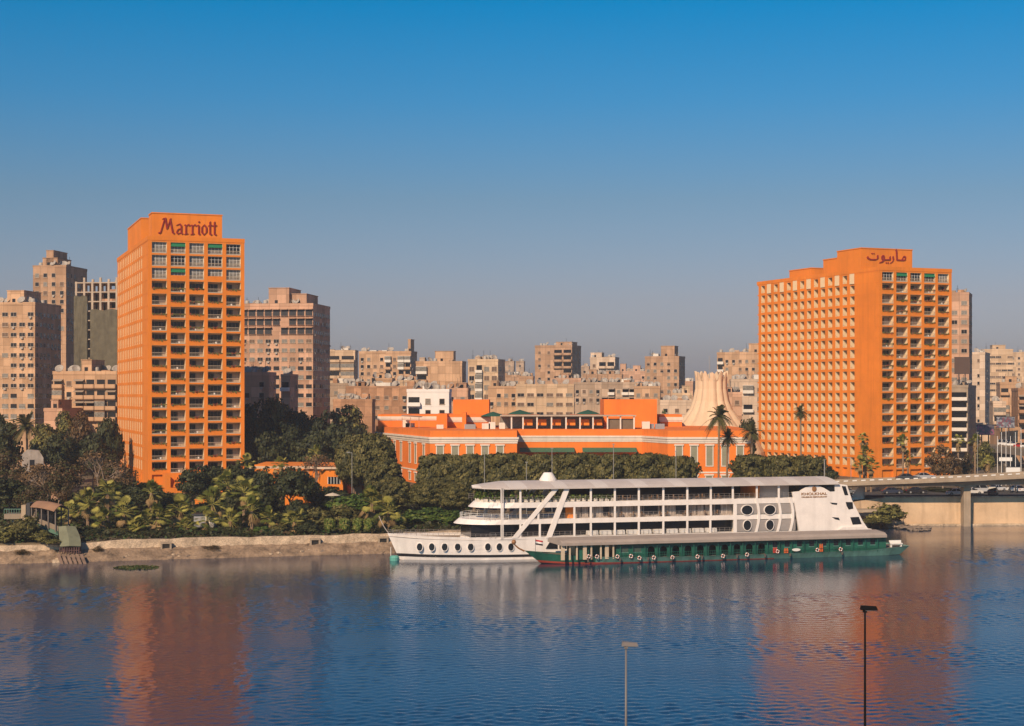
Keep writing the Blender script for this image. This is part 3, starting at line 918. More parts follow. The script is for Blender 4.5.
B("apartment_block", "sandy gabled block with a blank flank above the flyover billboard", 1000, 1019, 1021, 382, 600, SAND, 12, 3.2, 3.4, 440, seed=34, plain=((.45, 1, 0),), balc=((.0, .4),), clutter=5, skip=.1, heads=((.3, .9, 2),))
B("apartment_block", "small white-balconied block below the sandy gabled block", 993, 1006, 1008, 401, 560, PALE, 12, 3.2, 3.4, 440, seed=35, balc=((.2, 1),), clutter=2)
B("apartment_block", "dark brick block with hanging balconies at the right edge", 1018, 1040, 1042, 388, 520, BRICK, 10, 3.2, 3.2, 450, seed=36, balc=((.2, 1),), bstyle=('open', 'awn'), clutter=5)
B("row_house", "sunlit tan house behind the flyover lamps", 1000, 1020, 1022, 427, 500, SAND, 6, 3.2, 3.5, 450, seed=37, clutter=1, cat="house")
B("row_house", "low pale house behind the pink banners", 974, 998, 999, 428, 540, PALE, 6, 3.2, 3.5, 450, seed=38, clutter=1, cat="house")

# smaller roofs between the larger blocks
B("row_house", "small sandy roof block peeping over the brick terrace's left half", 372, 392, 393, 378, 560, SAND, 6, 3.0, 2.6, 392, seed=41, clutter=4, heads=((.2, .6, 1.6),), cat="house")
B("row_house", "small cream roof block peeping over the brick terrace's right half", 396, 418, 419, 380, 575, CREAMW, 6, 3.0, 2.6, 392, seed=42, clutter=5, cat="house")
B("row_house", "low rose house squeezed between the white house and the blank party wall", 446, 468, 469, 388, 500, ROSE, 6, 3.0, 2.6, 405, seed=43, clutter=4, heads=((.5, .9, 1.5),), cat="house")
B("row_house", "low sandy house under the cream-fronted block's shaded flank", 488, 517, 518, 386, 575, SAND, 6, 3.0, 2.6, 410, seed=44, clutter=6, heads=((.1, .35, 1.8),), cat="house")
B("row_house", "brown roof hut block on top of the wide cream block's left end", 519, 533, 534, 376, 640, BROWN, 6, 3.0, 3, 390, seed=45, clutter=4, cat="house")
B("row_house", "rose roof block directly under the ribbed brown tower's right side", 553, 581, 582, 378, 640, ROSE, 6, 3.0, 2.6, 390, seed=46, clutter=6, heads=((.3, .55, 1.6),), cat="house")
B("row_house", "brown jumble of rooms beneath the white-topped small block", 583, 622, 623, 374, 680, BROWN, 6, 3.0, 2.6, 390, seed=47, clutter=8, heads=((.15, .35, 1.8), (.6, .8, 1.2)), skip=.2, cat="house")
B("row_house", "sandy low roofs before the twin-bayed tower's left foot", 634, 660, 661, 386, 600, SAND, 6, 3.0, 2.6, 405, seed=48, clutter=7, cat="house")
B("row_house", "pale stepped house beside the fluted hall's left flare", 672, 692, 693, 393, 590, CREAMW, 6, 3.0, 2.6, 412, seed=49, clutter=4, heads=((.5, .9, 2.5),), cat="house")
B("row_house", "narrow brown house between the slab pair and the cream-fronted block", 500, 520, 521, 375, 760, BROWN, 6, 3.0, 3, 390, seed=50, clutter=5, cat="house")
B("row_house", "low rose house in the gap right of the fluted hall", 722, 742, 743, 392, 520, ROSE, 6, 3.0, 2.6, 420, seed=51, clutter=6, heads=((.2, .5, 1.5),), cat="house")

# unfinished concrete frame with netting
ph = math.radians(8)
X0, X1, DD = W(71, 520), W(122, 520), 520
cf = thing("concrete_frame", "unfinished concrete building frame with open floors and green netting", "building frame", (X0, DD + 6, 5), -ph)
Lc = (X1 - X0) / math.cos(ph); Hc = Z(281, 520) - 5; Dc = 14
p = MB()
for k in range(7):
    for y in (0, Dc / 2, Dc - .6):
        p.box(Lc * k / 6 - .35, Lc * k / 6 + .35, y, y + .6, 0, Hc + (1.5 if k % 2 else .2))
nfl = int(Hc / 3.1)
for j in range(nfl + 1):
    p.box(-.4, Lc + .4, .003, Dc, Hc - j * 3.1 - .35, Hc - j * 3.1 - .003)
p.build("frame", [mat("raw_concrete", (.46, .36, .27), .9, .2, .4, streak=.2)], cf)
p = MB()
rgc = random.Random(4)
for j in range(nfl):
    for k in range(6):
        z = Hc - j * 3.1
        x = Lc * k / 6
        if k in (1, 2) or j > 3 or rgc.random() < .3:
            p.box(x + .37, x + Lc / 6 - .37, 3.5, 3.7, z - 3.44, z - .36)
        else:
            p.box(x + .37, x + Lc / 6 - .37, .2, .4, z - 3.44, z - 2.4)
p.build("infill_wall", [BRICK], cf)
p = MB(); p.box(1.0, Lc - 1.0, 6.9, Dc - .7, 0, Hc - 3.6); p.build("shade_core", [mat("unlit_core", (.10, .085, .07), .95)], cf)  # dark block added to stand for the shade inside the open floors
def net(x0, x1, z0, z1, y):
    p = MB()
    n, k = 10, 16
    rg = random.Random(int(x0 * 10))
    for i in range(n + 1):
        for j in range(k + 1):
            x = x0 + (x1 - x0) * i / n; z = z0 + (z1 - z0) * j / k
            p.v.append((x, y - .18 * rg.random(), z + (.25 * math.sin(i * 1.1) if j == k else 0)))
    for i in range(n):
        for j in range(k):
            a = i * (k + 1) + j
            p.f.append((a, a + k + 1, a + k + 2, a + 1)); p.m.append(0)
    p.build("netting", [TEAL], cf)
net(-.6, Lc * .24, 0, Z(295, 520) - 5, -.3)
net(Lc * .30, Lc * .92, 0, Z(309, 520) - 5, -.3)

# ------------------------------------------------------------------ fluted concrete hall
fh = thing("fluted_hall", "flared sand-coloured concrete tower with petal-like flutes and jagged crown", "concert hall", (W(712, 450), 452, 5))
FLU = mat("fluted_concrete", (.66, .50, .34), .85, .08, .2, streak=.25)
b = MB()
n = 72
prof = [(0, 16), (6, 14.6), (9.5, 12.9), (12.1, 11.0), (15, 8.1), (17.8, 6.0), (20.3, 4.95), (23.7, 4.3), (26, 4.25), (28.2, 4.5)]
rows = []
for z, r in prof:
    for k in range(n):
        t = 2 * math.pi * k / n
        fl = .5 + .5 * math.cos(t * 12)
        amp = .02 + .12 * min(1, z / 20)
        rr = r * (1 + amp * .62 * (fl ** .6 - .5) * 1.3)
        zz = z if z < 28 else z - 2.2 * (1 - fl) ** 1.5 + (.6 if k % 12 < 6 else 0)
        b.v.append((rr * math.cos(t), rr * math.sin(t), zz))
for j in range(len(prof) - 1):
    for k in range(n):
        b.f.append((j * n + k, j * n + (k + 1) % n, (j + 1) * n + (k + 1) % n, (j + 1) * n + k)); b.m.append(0)
i0 = len(b.v)
for k in range(n):
    x, y, z = b.v[(len(prof) - 1) * n + k]
    b.v.append((x * .86, y * .86, z - .1))
for k in range(n):
    b.v.append((b.v[i0 + k][0] * .8, b.v[i0 + k][1] * .8, 20))
e = (len(prof) - 1) * n
for k in range(n):
    b.f.append((e + k, e + (k + 1) % n, i0 + (k + 1) % n, i0 + k)); b.m.append(0)
    b.f.append((i0 + k, i0 + (k + 1) % n, i0 + n + (k + 1) % n, i0 + n + k)); b.m.append(0)
b.f.append(tuple(i0 + n + k for k in range(n))); b.m.append(0)
b.build("shell", [FLU], fh)
p = MB(); p.tube((-.5, 0, 20), (-.5, 0, 33), .09, n=5); p.build("mast", [GREYMET], fh)
p = MB(); p.lathe([(17.5, -.6), (17.2, .3), (15.9, .5), (15.6, .2)], n=40); p.build("base_ring", [FLU], fh)

# ------------------------------------------------------------------ the orange palace
pal = thing("orange_palace", "long low orange palace with white cornices behind the clipped ficus trees", "palace", (0, 0, 0))
ZC = Z(437.6, 385)
poly = [(-37.3, 439), (-19.7, 385), (1.2, 385), (1.2, 399), (32.5, 399), (37.5, 385), (57.3, 385), (60, 425), (60, 450), (-37.3, 450)]
p = MB()
p.prism(poly, 4.6, ZC + 1.7)
p.build("wall", [ORANGE_P], pal)
def offset_strip(pts, d, z0, z1, name, m, depth=None):
    """a cornice: a band running along the front edges, d metres proud"""
    P = [Vector((a, c, 0)) for a, c in pts]
    nr = []
    for i in range(len(P)):
        ns = []
        for a, c in ((i - 1, i), (i, i + 1)):
            if a >= 0 and c < len(P):
                e = (P[c] - P[a]).normalized()
                ns.append(Vector((e.y, -e.x, 0)))
        q = sum(ns, Vector()).normalized()
        k = 1 / max(.5, q.dot(ns[0]))
        nr.append(q * k)
    b = MB()
    for i in range(len(P) - 1):
        a0, a1 = P[i] + nr[i] * .002, P[i + 1] + nr[i + 1] * .002
        o0, o1 = P[i] + nr[i] * d, P[i + 1] + nr[i + 1] * d
        b.hexa([(o0.x, o0.y, z0), (o1.x, o1.y, z0), (a1.x, a1.y, z0), (a0.x, a0.y, z0), (o0.x, o0.y, z1), (o1.x, o1.y, z1), (a1.x, a1.y, z1), (a0.x, a0.y, z1)])
    return b.build(name, [m], pal)
front = poly[:8]
CORN = mat("cornice_white", (.72, .64, .55), .8, .08, .4, streak=.25)
offset_strip(front, .45, ZC - .35, ZC + .12, "cornice", CORN)
offset_strip(front, .25, ZC - .95, ZC - .353, "cornice", CORN)
offset_strip(front, .12, ZC - 1.4, ZC - .953, "cornice", CORN)
offset_strip(front, .10, 8.2, 8.55, "string_course", CORN)
# windows: tall shuttered ones
def tall_win(w, h):
    b = MB()
    f = .22
    b.box(-w / 2, -w / 2 + f, -.14, -.004, 0, h, 0); b.box(w / 2 - f, w / 2, -.14, -.004, 0, h, 0)
    b.box(-w / 2 + f, w / 2 - f, -.13, -.005, 0, .2, 0); b.box(-w / 2 - .2, w / 2 + .2, -.3, -.004, h, h + .35, 0)
    b.box(-w / 2 + f, w / 2 - f, -.06, -.006, .2, h - .003, 1)
    for k in range(12):
        z = .25 + (h - .35) * k / 12
        b.box(-w / 2 + f + .02, w / 2 - f - .02, -.09, -.062, z, z + .1, 1)
    return b.mesh("window", [CORN, mat("grey_green_shutter", (.27, .26, .18), .8, .12)])
TWM = tall_win(1.9, 5.0)
for px in (671 + 8, 694, 709.5, 725, 740):
    obj("window", TWM, pal, (W(px, 385), 385, Z(466.5, 385) - .0))
for px in (440, 455, 470, 485, 500):
    obj("window", TWM, pal, (W(px, 385), 385, Z(466.5, 385)))
LWM = tall_win(1.9, 2.0)
for px in (709, 725, 741, 694):
    obj("window", LWM, pal, (W(px, 385), 385, 5.6))
dx, dy = -17.6, 54.0
ang = math.atan2(-dy, -dx)       # along the receding flank towards the near corner
for t in (.10, .24, .34, .5, .62, .8):
    x, y = -19.7 + dx * t, 385 + dy * t
    obj("window", TWM, pal, (x, y, 9.9), ang)
    obj("window", LWM, pal, (x, y, 5.6), ang)
# green awnings in the recess
for a, e in ((1.9, 15.5), (17.5, 31.0)):
    p = MB(); p.hexa([(a, 396.0, Z(452, 397)), (e, 396.0, Z(452, 397)), (e, 396.1, Z(452, 397)), (a, 396.1, Z(452, 397)), (a, 398.8, Z(447.6, 399)), (e, 398.8, Z(447.6, 399)), (e, 398.9, Z(447.6, 399)), (a, 398.9, Z(447.6, 399))])
    p.build("awning", [mat("bottle_green_awning", (.045, .13, .075), .85, .15)], pal)
# upper storeys
def upper(pts, z0, z1, name="upper_storey", m=ORANGE_P, band=True):
    p = MB(); p.prism(pts, z0, z1); p.build(name, [m], pal)
ZR = ZC + 1.7
def box_pts(x0, x1, y0, y1): return [(x0, y0), (x1, y0), (x1, y1), (x0, y1)]
def upx(x0, x1, D, y1, ytop, dz=0):
    a, b_ = W(x0, D), W(x1, D)
    upper(box_pts(a, b_, D, y1), ZR - .8 + dz, Z(ytop, D))
    return a, b_
def band(x0, x1, D, yt, yb):
    p = MB(); p.box(W(x0, D) - .25, W(x1, D) + .25, D - .3, D - .003, Z(yb, D), Z(yt, D))
    p.box(W(x0, D) - .1, W(x1, D) + .1, D - .15, D - .004, Z(yb, D) - .35, Z(yb, D) - .003); p.build("cornice", [CORN], pal)
upx(378, 437, 432, 449.5, 414.5); band(378, 437, 432, 416.3, 419)
upx(446, 489.5, 418, 447, 414.6); band(446.5, 489.5, 418, 417.2, 420.8)
upx(436.5, 447, 412, 431, 414.0)
upx(453, 489, 424, 446, 399.6, 3.5)
upx(462, 466, 408, 417, 412.5)
upx(604, 657, 428, 447, 399.3)
upx(572, 603.8, 414.5, 430, 415)
upx(500, 540, 417, 430, 415)
upx(541, 571, 420, 431, 417.5)
upx(660, 682, 436, 448, 414.5); band(660, 682, 436, 417, 420.5)
# rooftop terrace: canopy roof, white posts and screens
for k, px in enumerate((511.5, 523, 537, 551.5, 566, 580, 593, 607.5, 620.5, 634)):
    x = W(px, 402)
    p = MB(); p.box(x - .18, x + .18, 401.8, 402.2, ZR + .01, ZR + 3.2); p.build("terrace_post", [STUCCO], pal)
p = MB()
p.box(W(500, 402), W(636, 402), 401.4, 413.5, ZR + 3.2, ZR + 3.45)
p.build("terrace_roof", [mat("terrace_tan", (.50, .40, .30), .8)], pal)
for px in (527, 541, 555.5, 570, 584, 597):
    x = W(px, 402)
    p = MB(); p.box(x - .9, x + 1.4, 403.6, 403.7, ZR + .9, ZR + 2.4); p.build("terrace_screen", [ORANGE], pal)
p = MB(); p.box(W(500, 402), W(605, 402), 410, 410.1, ZR + .01, ZR + 3.19); p.build("terrace_glazing", [GLASS2], pal)
p = MB(); p.box(W(608, 402), W(634, 402), 402.6, 402.7, ZR + .02, ZR + 2.6); p.build("terrace_screen", [mat("brown_screen", (.16, .12, .08), .8)], pal)
p = MB(); p.hexa([(W(543, 418), 414.0, Z(419, 418)), (W(577, 418), 414.0, Z(419, 418)), (W(577, 418), 414.1, Z(419, 418)), (W(543, 418), 414.1, Z(419, 418)), (W(541, 418), 418, Z(415.5, 418)), (W(575, 418), 418, Z(415.5, 418)), (W(575, 418), 418.1, Z(415.5, 418)), (W(541, 418), 418.1, Z(415.5, 418))])
p.build("tiled_canopy", [mat("red_tile", (.36, .06, .03), .8, .3, 3)], pal)
# air handling boxes and a canopy on the left roof
rgp = random.Random(8)
for px, D in ((406, 425), (410, 425), (470, 402), (486, 402), (492, 402), (440, 405), (646, 405), (651, 406), (502, 404), (660, 402)):
    w = rgp.uniform(.7, 1.4)
    p = MB(); p.box(W(px, D) - w, W(px, D) + w, D, D + 1.6, ZR + .01, ZR + rgp.uniform(1.0, 1.9)); p.build("roof_plant", [STUCCO if rgp.random() < .5 else GREYMET], pal)
p = MB(); xa = W(411, 420)
p.hexa([(xa - 2.6, 418, ZR + 3.0), (xa + 2.8, 418, ZR + 2.7), (xa + 2.8, 424, ZR + 2.9), (xa - 2.6, 424, ZR + 3.2), (xa - 2.6, 418, ZR + 3.1), (xa + 2.8, 418, ZR + 2.8), (xa + 2.8, 424, ZR + 3.0), (xa - 2.6, 424, ZR + 3.3)])
for q in (-2.2, 0, 2.2): p.box(xa + q - .08, xa + q + .08, 418.2, 418.36, ZR + .02, ZR + 2.7)
p.build("roof_canopy", [ROSE], pal)
# terrace umbrellas
UMB = MB().lathe([(2.6, 2.3), (1.6, 2.75), (.1, 3.2)], n=8); UMBm = UMB.mesh("canopy", [mat("parasol_green", (.012, .085, .055), .9, .15)])
UP = MB(); UP.tube((0, 0, 0), (0, 0, 3.0), .05, n=6); UPm = UP.mesh("pole", [DARKMET])
def parasol(px, py, D, label, m=None, s=1.0, zbase=None, group=None):
    r = thing("parasol", label, "parasol", (W(px, D), D, zbase if zbase is not None else ZR), 0.2, group)
    r.scale = (s, s, s)
    me = UMBm
    if m:
        me = UMBm.copy(); me.materials.clear(); me.materials.append(m)
    obj("canopy", me, r); obj("pole", UPm, r)
    return r
parasol(493, 412, 418, "dark green parasol on the palace roof beside the square orange block", s=1.3, zbase=ZR + .005)
parasol(588, 412, 431.8, "green parasol on the palace terrace next to the large orange block", s=1.42, zbase=ZR + .005)
parasol(520, 412, 432, "green parasol at the western end of the palace roof terrace", s=1.42, zbase=ZR + .005)

# low orange wing by the garden
lw = thing("garden_wing", "low orange hotel wing with one wide window between garden trees", "hotel wing", (0, 0, 0))
p = MB()
p.prism([(W(250, 352), 358), (W(306, 345), 345), (W(345, 345), 345), (W(345, 345), 370), (W(250, 352), 375)], 4.6, Z(467, 347))
p.prism([(W(318, 336), 338), (W(326, 336), 336), (W(343, 336), 336), (W(343, 336), 344.9), (W(318, 336), 344.9)], 4.6, Z(467.6, 336))
p.prism([(W(352, 338), 340), (W(369, 338), 338), (W(369, 338), 356), (W(352, 338), 356)], 4.6, Z(469, 338))
p.build("wall", [ORANGE], lw)
p = MB(); p.box(W(250, 345), W(318, 345), 344.2, 344.5, Z(468.5, 345), Z(466, 345)); p.build("coping", [PALE], lw); p = MB(); p.box(W(317, 335.5), W(344, 335.5), 335.5, 335.9, Z(469, 336), Z(467, 336)); p.build("coping", [PALE], lw)
b = MB(); w, h = W(340, 336) - W(328, 336), 1.5
b.box(-w / 2, w / 2, -.05, -.004, 0, h, 1)
for k in range(5): b.box(-w / 2 + w * k / 4 - .05, -w / 2 + w * k / 4 + .05, -.1, -.052, 0, h, 0)
b.build("window", [WHITE_FR, GLASS], lw, loc=(W(334, 336), 335.99, Z(484, 336)))
p = MB(); p.box(W(354, 337), W(362, 337), 337.0, 337.2, 5.2, Z(473, 337)); p.build("door", [ROSE], lw)
# ------------------------------------------------------------------ the white restaurant ship
WBR = math.radians(15)
WB = Fr(-20.5, 262, WBR)
ship = thing("restaurant_ship", "long white three-decked restaurant ship with oval portholes moored at the bank", "ship", (-20.5, 262, 0), WBR)
BEAM = 5.5
XE = WB.at(868, 530, -BEAM)[0]
def interp(x, pts):
    return float(np.interp(x, [p[0] for p in pts], [p[1] for p in pts]))
def hw_deck(x): return interp(x, [(.1, .05), (1.5, 1.0), (4, 2.4), (8, 3.9), (13, 4.9), (19, 5.4), (24, 5.5), (XE - 6, 5.5), (XE + 1, 4.9)])
def hw_wl(x): return interp(x, [(.1, .02), (1.5, .15), (5, 1.6), (10, 3.2), (16, 4.6), (22, 5.2), (28, 5.45), (XE - 6, 5.45), (XE + 1, 4.7)])
ZH = WB.at(560, 536.5, -BEAM)[1]                 # hull side top amidships
def z_deck(x): return interp(x, [(-1, 4.45), (5, 4.05), (11, 3.85), (18, ZH), (XE, ZH)])
hb = MB()
st = [.1, .7, 1.5, 2.7, 4, 6, 8, 10.5, 13, 16, 19, 22, 25, 30, 40, 55, 70, XE - 6, XE - 2, XE + 1]
lev = [0, .35, .62, .9, 1.6, 2.4, 3.2, 1.0]
def hull_pt(x, f):       # f: 0 waterline, 1 deck
    zt = z_deck(x)
    rake = max(0, 2.2 * (1 - f)) * max(0, 1 - x / 8)
    w = hw_wl(x) + (hw_deck(x) - hw_wl(x)) * f ** .8
    return x + rake, w, -0.35 + (zt + .35) * f
fl = [0, .19, .30, .40, .55, .72, .86, 1.0]
for sgn in (-1, 1):
    i0 = len(hb.v)
    for x in st:
        for f in fl:
            a, w, z = hull_pt(x, f)
            hb.v.append((a, sgn * w, z))
    n = len(fl)
    for i in range(len(st) - 1):
        for j in range(n - 1):
            a = i0 + i * n + j
            q = (a, a + n, a + n + 1, a + 1)
            hb.f.append(q if sgn < 0 else q[::-1]); hb.m.append(1 if j in (1,) else 0)
i1 = len(hb.v)
for sgn in (-1, 1):
    for f in fl:
        a, w, z = hull_pt(st[-1], f); hb.v.append((a, sgn * w, z))
for j in range(len(fl) - 1):
    hb.f.append((i1 + j, i1 + len(fl) + j, i1 + len(fl) + j + 1, i1 + j + 1)); hb.m.append(0)
# deck sheet
for i in range(len(st) - 1):
    a, w, z = hull_pt(st[i], 1); c, w2, z2 = hull_pt(st[i + 1], 1)
    hb.face([(a, -w + .02, z - .45), (c, -w2 + .02, z2 - .45), (c, w2 - .02, z2 - .45), (a, w - .02, z - .45)], 2)
hull = hb.build("hull", [WHITE, BLACK, mat("teak_deck", (.33, .24, .16), .7, .15)], ship, smooth=False)
def on_hull(px):
    x = 0.0
    for _ in range(40):
        xx = WB.at(px, 500, -hw_deck(x) * .93 - .07 * hw_wl(x))[0]
        x = .5 * x + .5 * xx
    return x
def porthole(px, py, rx, rz_, name="porthole"):
    x = on_hull(px)
    f = .66
    def w(xx): return hw_wl(xx) + (hw_deck(xx) - hw_wl(xx)) * f ** .8
    y = -w(x)
    t = math.atan2(-(w(x + .6) - w(x - .6)), 1.2)
    D = WB.world(x, y)[1]
    z = Z(py, D)
    b = MB()
    pts = arc(0, 0, rx, rz_, 0, 360, 20)[:-1]
    b.prism(pts, -.05, .3, 1, axis='y')
    out = [(a * 1.17, c * 1.13) for a, c in pts]
    for i in range(20):
        j = (i + 1) % 20
        b.hexa([(pts[i][0], -.09, pts[i][1]), (pts[j][0], -.09, pts[j][1]), (pts[j][0], .28, pts[j][1]), (pts[i][0], .28, pts[i][1]),
                (out[i][0], -.09, out[i][1]), (out[j][0], -.09, out[j][1]), (out[j][0], .28, out[j][1]), (out[i][0], .28, out[i][1])], 0)
    b.build(name, [WHITE, GLASS], ship, loc=(x, y - .02, z), rz=t)
for px in (420, 432.2, 445, 458, 471, 488, 499.5, 511):
    porthole(px, 547, .47, .62)
# deck slabs with rounded noses
def slab_poly(xf, xe, hw, e):
    pts = [(xf + e - e * math.sin(math.radians(a)), -hw * math.cos(math.radians(a))) for a in range(0, 181, 12)]
    return [(xe, -hw)] + pts + [(xe, hw)]
def zat(py, px=560): return WB.at(px, py, -BEAM)[1]
Z0, Z1a, Z1b, Z2a, Z2b, Z3a = zat(536), zat(523.5), zat(518.8), zat(507.3), zat(502), zat(488.8)
XR = WB.at(735, 500, -BEAM)[0]         # end of the open decks
XS = WB.at(794, 500, -BEAM)[0]         # start of the stern house
def xaxis(px, y=0.0): return WB.at(px, 500, y)[0]
x1f, x2f, x3f = xaxis(450.5, -2.5) + 2.1, xaxis(466, -2.5) + 2.0, xaxis(470.5, -2.5) + .8
def fascia(name, xf, xe, z0, z1, e=7.0, out=.0, m=WHITE, hw=BEAM):
    b = MB()
    lo = slab_poly(xf + out * 1.6, xe, hw, e)
    hi = slab_poly(xf, xe, hw + .02, e)
    n = len(lo); i = len(b.v)
    for a, c in lo: b.v.append((a, c, z0))
    for a, c in hi: b.v.append((a, c, z1))
    b.f.append(tuple(i + k for k in range(n))[::-1]); b.m.append(0)
    b.f.append(tuple(i + n + k for k in range(n))); b.m.append(0)
    for k in range(n):
        b.f.append((i + k, i + (k + 1) % n, i + n + (k + 1) % n, i + n + k)); b.m.append(0)
    b.build(name, [m], ship)
fascia("deck_band", x1f, XS, Z1a, Z1b, out=-.6)
fascia("deck_band", x2f, XS, Z2a, Z2b, out=-.6)
fascia("deck_band", xaxis(446, -2.5) + 3, XS, ZH - .3, ZH + .02, e=7)
# roof: thin canopy with a drooping rounded nose
RG = mat("ship_roof", (.58, .52, .48), .6, .08, .4, streak=.15)
b = MB()
xre = WB.at(838, 488, -BEAM)[0]
ny = 13
sx = [x3f, x3f + 1.0, x3f + 2.5, x3f + 5, x3f + 8] + [x3f + 8 + (xre - x3f - 8) * k / 24 for k in range(1, 25)]
for layer in (0, 1):
    for x in sx:
        d = x - x3f
        hw = (BEAM + .55) * math.sqrt(max(0.004, 1 - max(0, 1 - d / 7.0) ** 2))
        for k in range(ny):
            t = -1 + 2 * k / (ny - 1)
            crown = .95 * (1 - t * t) * min(1, .35 + d / 8)
            b.v.append((x, t * hw, Z3a + .02 + crown + (.16 if layer else 0)))
nl = len(sx) * ny
for i in range(len(sx) - 1):
    for k in range(ny - 1):
        a = i * ny + k
        b.f.append((a, a + 1, a + ny + 1, a + ny)); b.m.append(0)
        a += nl
        b.f.append((a, a + ny, a + ny + 1, a + 1)); b.m.append(0 if (i + 0) % 3 else 1)
for i in range(len(sx) - 1):
    for k, fl_ in ((0, 0), (ny - 1, 1)):
        a = i * ny + k
        q = (a, a + ny, a + nl + ny, a + nl)
        b.f.append(q if not fl_ else q[::-1]); b.m.append(0)
for k in range(ny - 1):
    b.f.append((k, k + nl, k + 1 + nl, k + 1)); b.m.append(0)
    a = (len(sx) - 1) * ny + k
    b.f.append((a, a + 1, a + 1 + nl, a + nl)); b.m.append(0)
b.build("roof", [RG, mat("ship_roof_panel", (.66, .61, .57), .6, .06, .4)], ship)
b = MB(); xx = xaxis(548, 0); b.lathe([(1.5, Z3a + .9), (1.45, Z3a + 1.3), (.75, Z3a + 2.4), (.6, Z3a + 2.45)], xx, 0, n=20)
b.build("funnel", [WHITE], ship, smooth=False)
# posts and raking struts on the near and far sides
b = MB()
def post(px, z0, z1, w=.16):
    x = WB.at(px, 500, -BEAM)[0]
    for y in (-BEAM + .02, BEAM - .20):
        q = MB(); q.box(x - w, x + w, y, y + .18, z0, z1); q.build("deck_post", [WHITE], ship)
for px in (502.3, 520.5, 540, 574.5, 591, 615, 639, 663.5, 687.5, 710.5): 
    post(px, Z0 - .25, Z1a + .01); 
for px in (502.3, 520.5, 538.5, 574.5, 591, 615, 639, 663.5, 687.5, 711):
    post(px, Z1b - .01, Z2a + .01)
for px in (502.5, 520.5, 591, 615, 639, 663.5, 687.5, 711, 733, 757, 779):
    post(px, Z2b - .01, Z3a + .2)
post(502.3, Z0 - .25, Z3a + .2, .24)
def strut(pa, pb, w):
    xa, za = WB.at(pa[0], pa[1], -BEAM); xb, zb_ = WB.at(pb[0], pb[1], -BEAM)
    for y in (-BEAM - .10, BEAM - .2):
        b = MB(); b.prism([(xb, zb_), (xb + w, zb_), (xa + w, za), (xa, za)], y, y + .3, axis='y')
        b.build("raking_strut", [WHITE], ship)
strut((554, 488.0), (512, 538), .92)
strut((564.5, 488.0), (546, 538), .92)
# solid frame at the end of the open decks, louvred panels with ring windows
LOUV = mat("louvre_grey", (.42, .38, .36), .7, .1)
b = MB()
b.box(XR - .25, XR + .35, -BEAM - .02, -BEAM + .25, Z0 - .3, Z2b); b.box(XR - .25, XR + .35, BEAM - .25, BEAM + .02, Z0 - .3, Z2b)
for px in (757.5, 779, 791.5):
    x = WB.at(px, 510, -BEAM)[0]
    pts = []
    for k in range(9):
        t = k / 8
        pts.append((x - .5 + 1.0 * math.sin(t * math.pi) * .55, Z0 - .2 + (Z2b - Z0 + .3) * t))
    poly_ = pts + [(a + .42, c) for a, c in reversed(pts)]
    b.prism(poly_, -BEAM - .12, -BEAM + .3, axis='y'); b.prism(poly_, BEAM - .3, BEAM + .12, axis='y')
b.build("curved_rib", [WHITE], ship)
b = MB()
for (za, zb_) in ((Z1b + .25, Z2a - .1), (Z0 + .05, Z1a - .15)):
    for y in (-BEAM + .03, BEAM - .15):
        b = MB()
        b.box(XR + .36, XS + .3, y + .07, y + .12, za, zb_)
        for k in range(14):
            z = za + (zb_ - za) * k / 14
            b.box(XR + .36, XS + .3, y, y + .068, z, z + (zb_ - za) / 14 * .72)
        b.build("louvre", [LOUV], ship)
b = MB(); b.box(XR + .3, XS + .3, -BEAM + .32, BEAM - .32, Z0 - .3, Z2b - .02); b.build("cabin_wall", [STUCCO], ship)
def ring(px, py, rx, rz_):
    x, z = WB.at(px, py, -BEAM)
    b = MB()
    pts = arc(0, 0, rx, rz_, 0, 360, 24)[:-1]
    b.prism(pts, -.12, .1, 1, axis='y')
    out = [(a * 1.12, c * 1.12) for a, c in pts]
    for i in range(24):
        j = (i + 1) % 24
        b.hexa([(pts[i][0], -.2, pts[i][1]), (pts[j][0], -.2, pts[j][1]), (pts[j][0], .08, pts[j][1]), (pts[i][0], .08, pts[i][1]),
                (out[i][0], -.2, out[i][1]), (out[j][0], -.2, out[j][1]), (out[j][0], .08, out[j][1]), (out[i][0], .08, out[i][1])], 0)
    b.build("ring_window", [WHITE, GLASS], ship, loc=(x, -BEAM - .0, z))
ring(746.8, 510, 1.0, .80); ring(769.6, 509.8, 1.0, .80); ring(747, 525.3, .70, .86); ring(769.6, 525, .70, .86)
# stern house
def P_(px, py): return WB.at(px, py, -BEAM)
b = MB()
out = [P_(799.5, 534), P_(796, 512), P_(792.3, 492), P_(800, 491.2), P_(805, 487.6), P_(811, 485.7), P_(818, 485.7), P_(824, 488.0), P_(829, 491.0), P_(835, 491.0), P_(834.5, 485), P_(840.8, 484.2), P_(846.9, 485), P_(851.8, 500), P_(862.6, 521), P_(869.5, 531), P_(869.5, 534)]
b.prism(out, -BEAM - .06, -BEAM + .35, axis='y')
b.prism(out, BEAM - .35, BEAM + .06, axis='y')
b.build("stern_house", [WHITE], ship)
b = MB()
xa, xb = P_(800, 500)[0], P_(846, 500)[0]
b.box(xa, xb, -BEAM + .36, BEAM - .36, ZH - .3, Z2b - .1); b.box(xa, xb + 2.6, -BEAM + .36, BEAM - .36, ZH - .28, Z1b)
b.build("cabin_wall", [STUCCO], ship)
b = MB(); b.box(xa, xb - 1.5, -BEAM + .4, BEAM - .4, Z2b + .3, Z3a + .3); b.build("wheelhouse", [GLASS], ship)
def pane(pts, name="stern_window"):
    b = MB(); b.prism([P_(*q) for q in pts], -BEAM - .11, -BEAM - .058, axis='y'); b.build(name, [GLASS], ship)
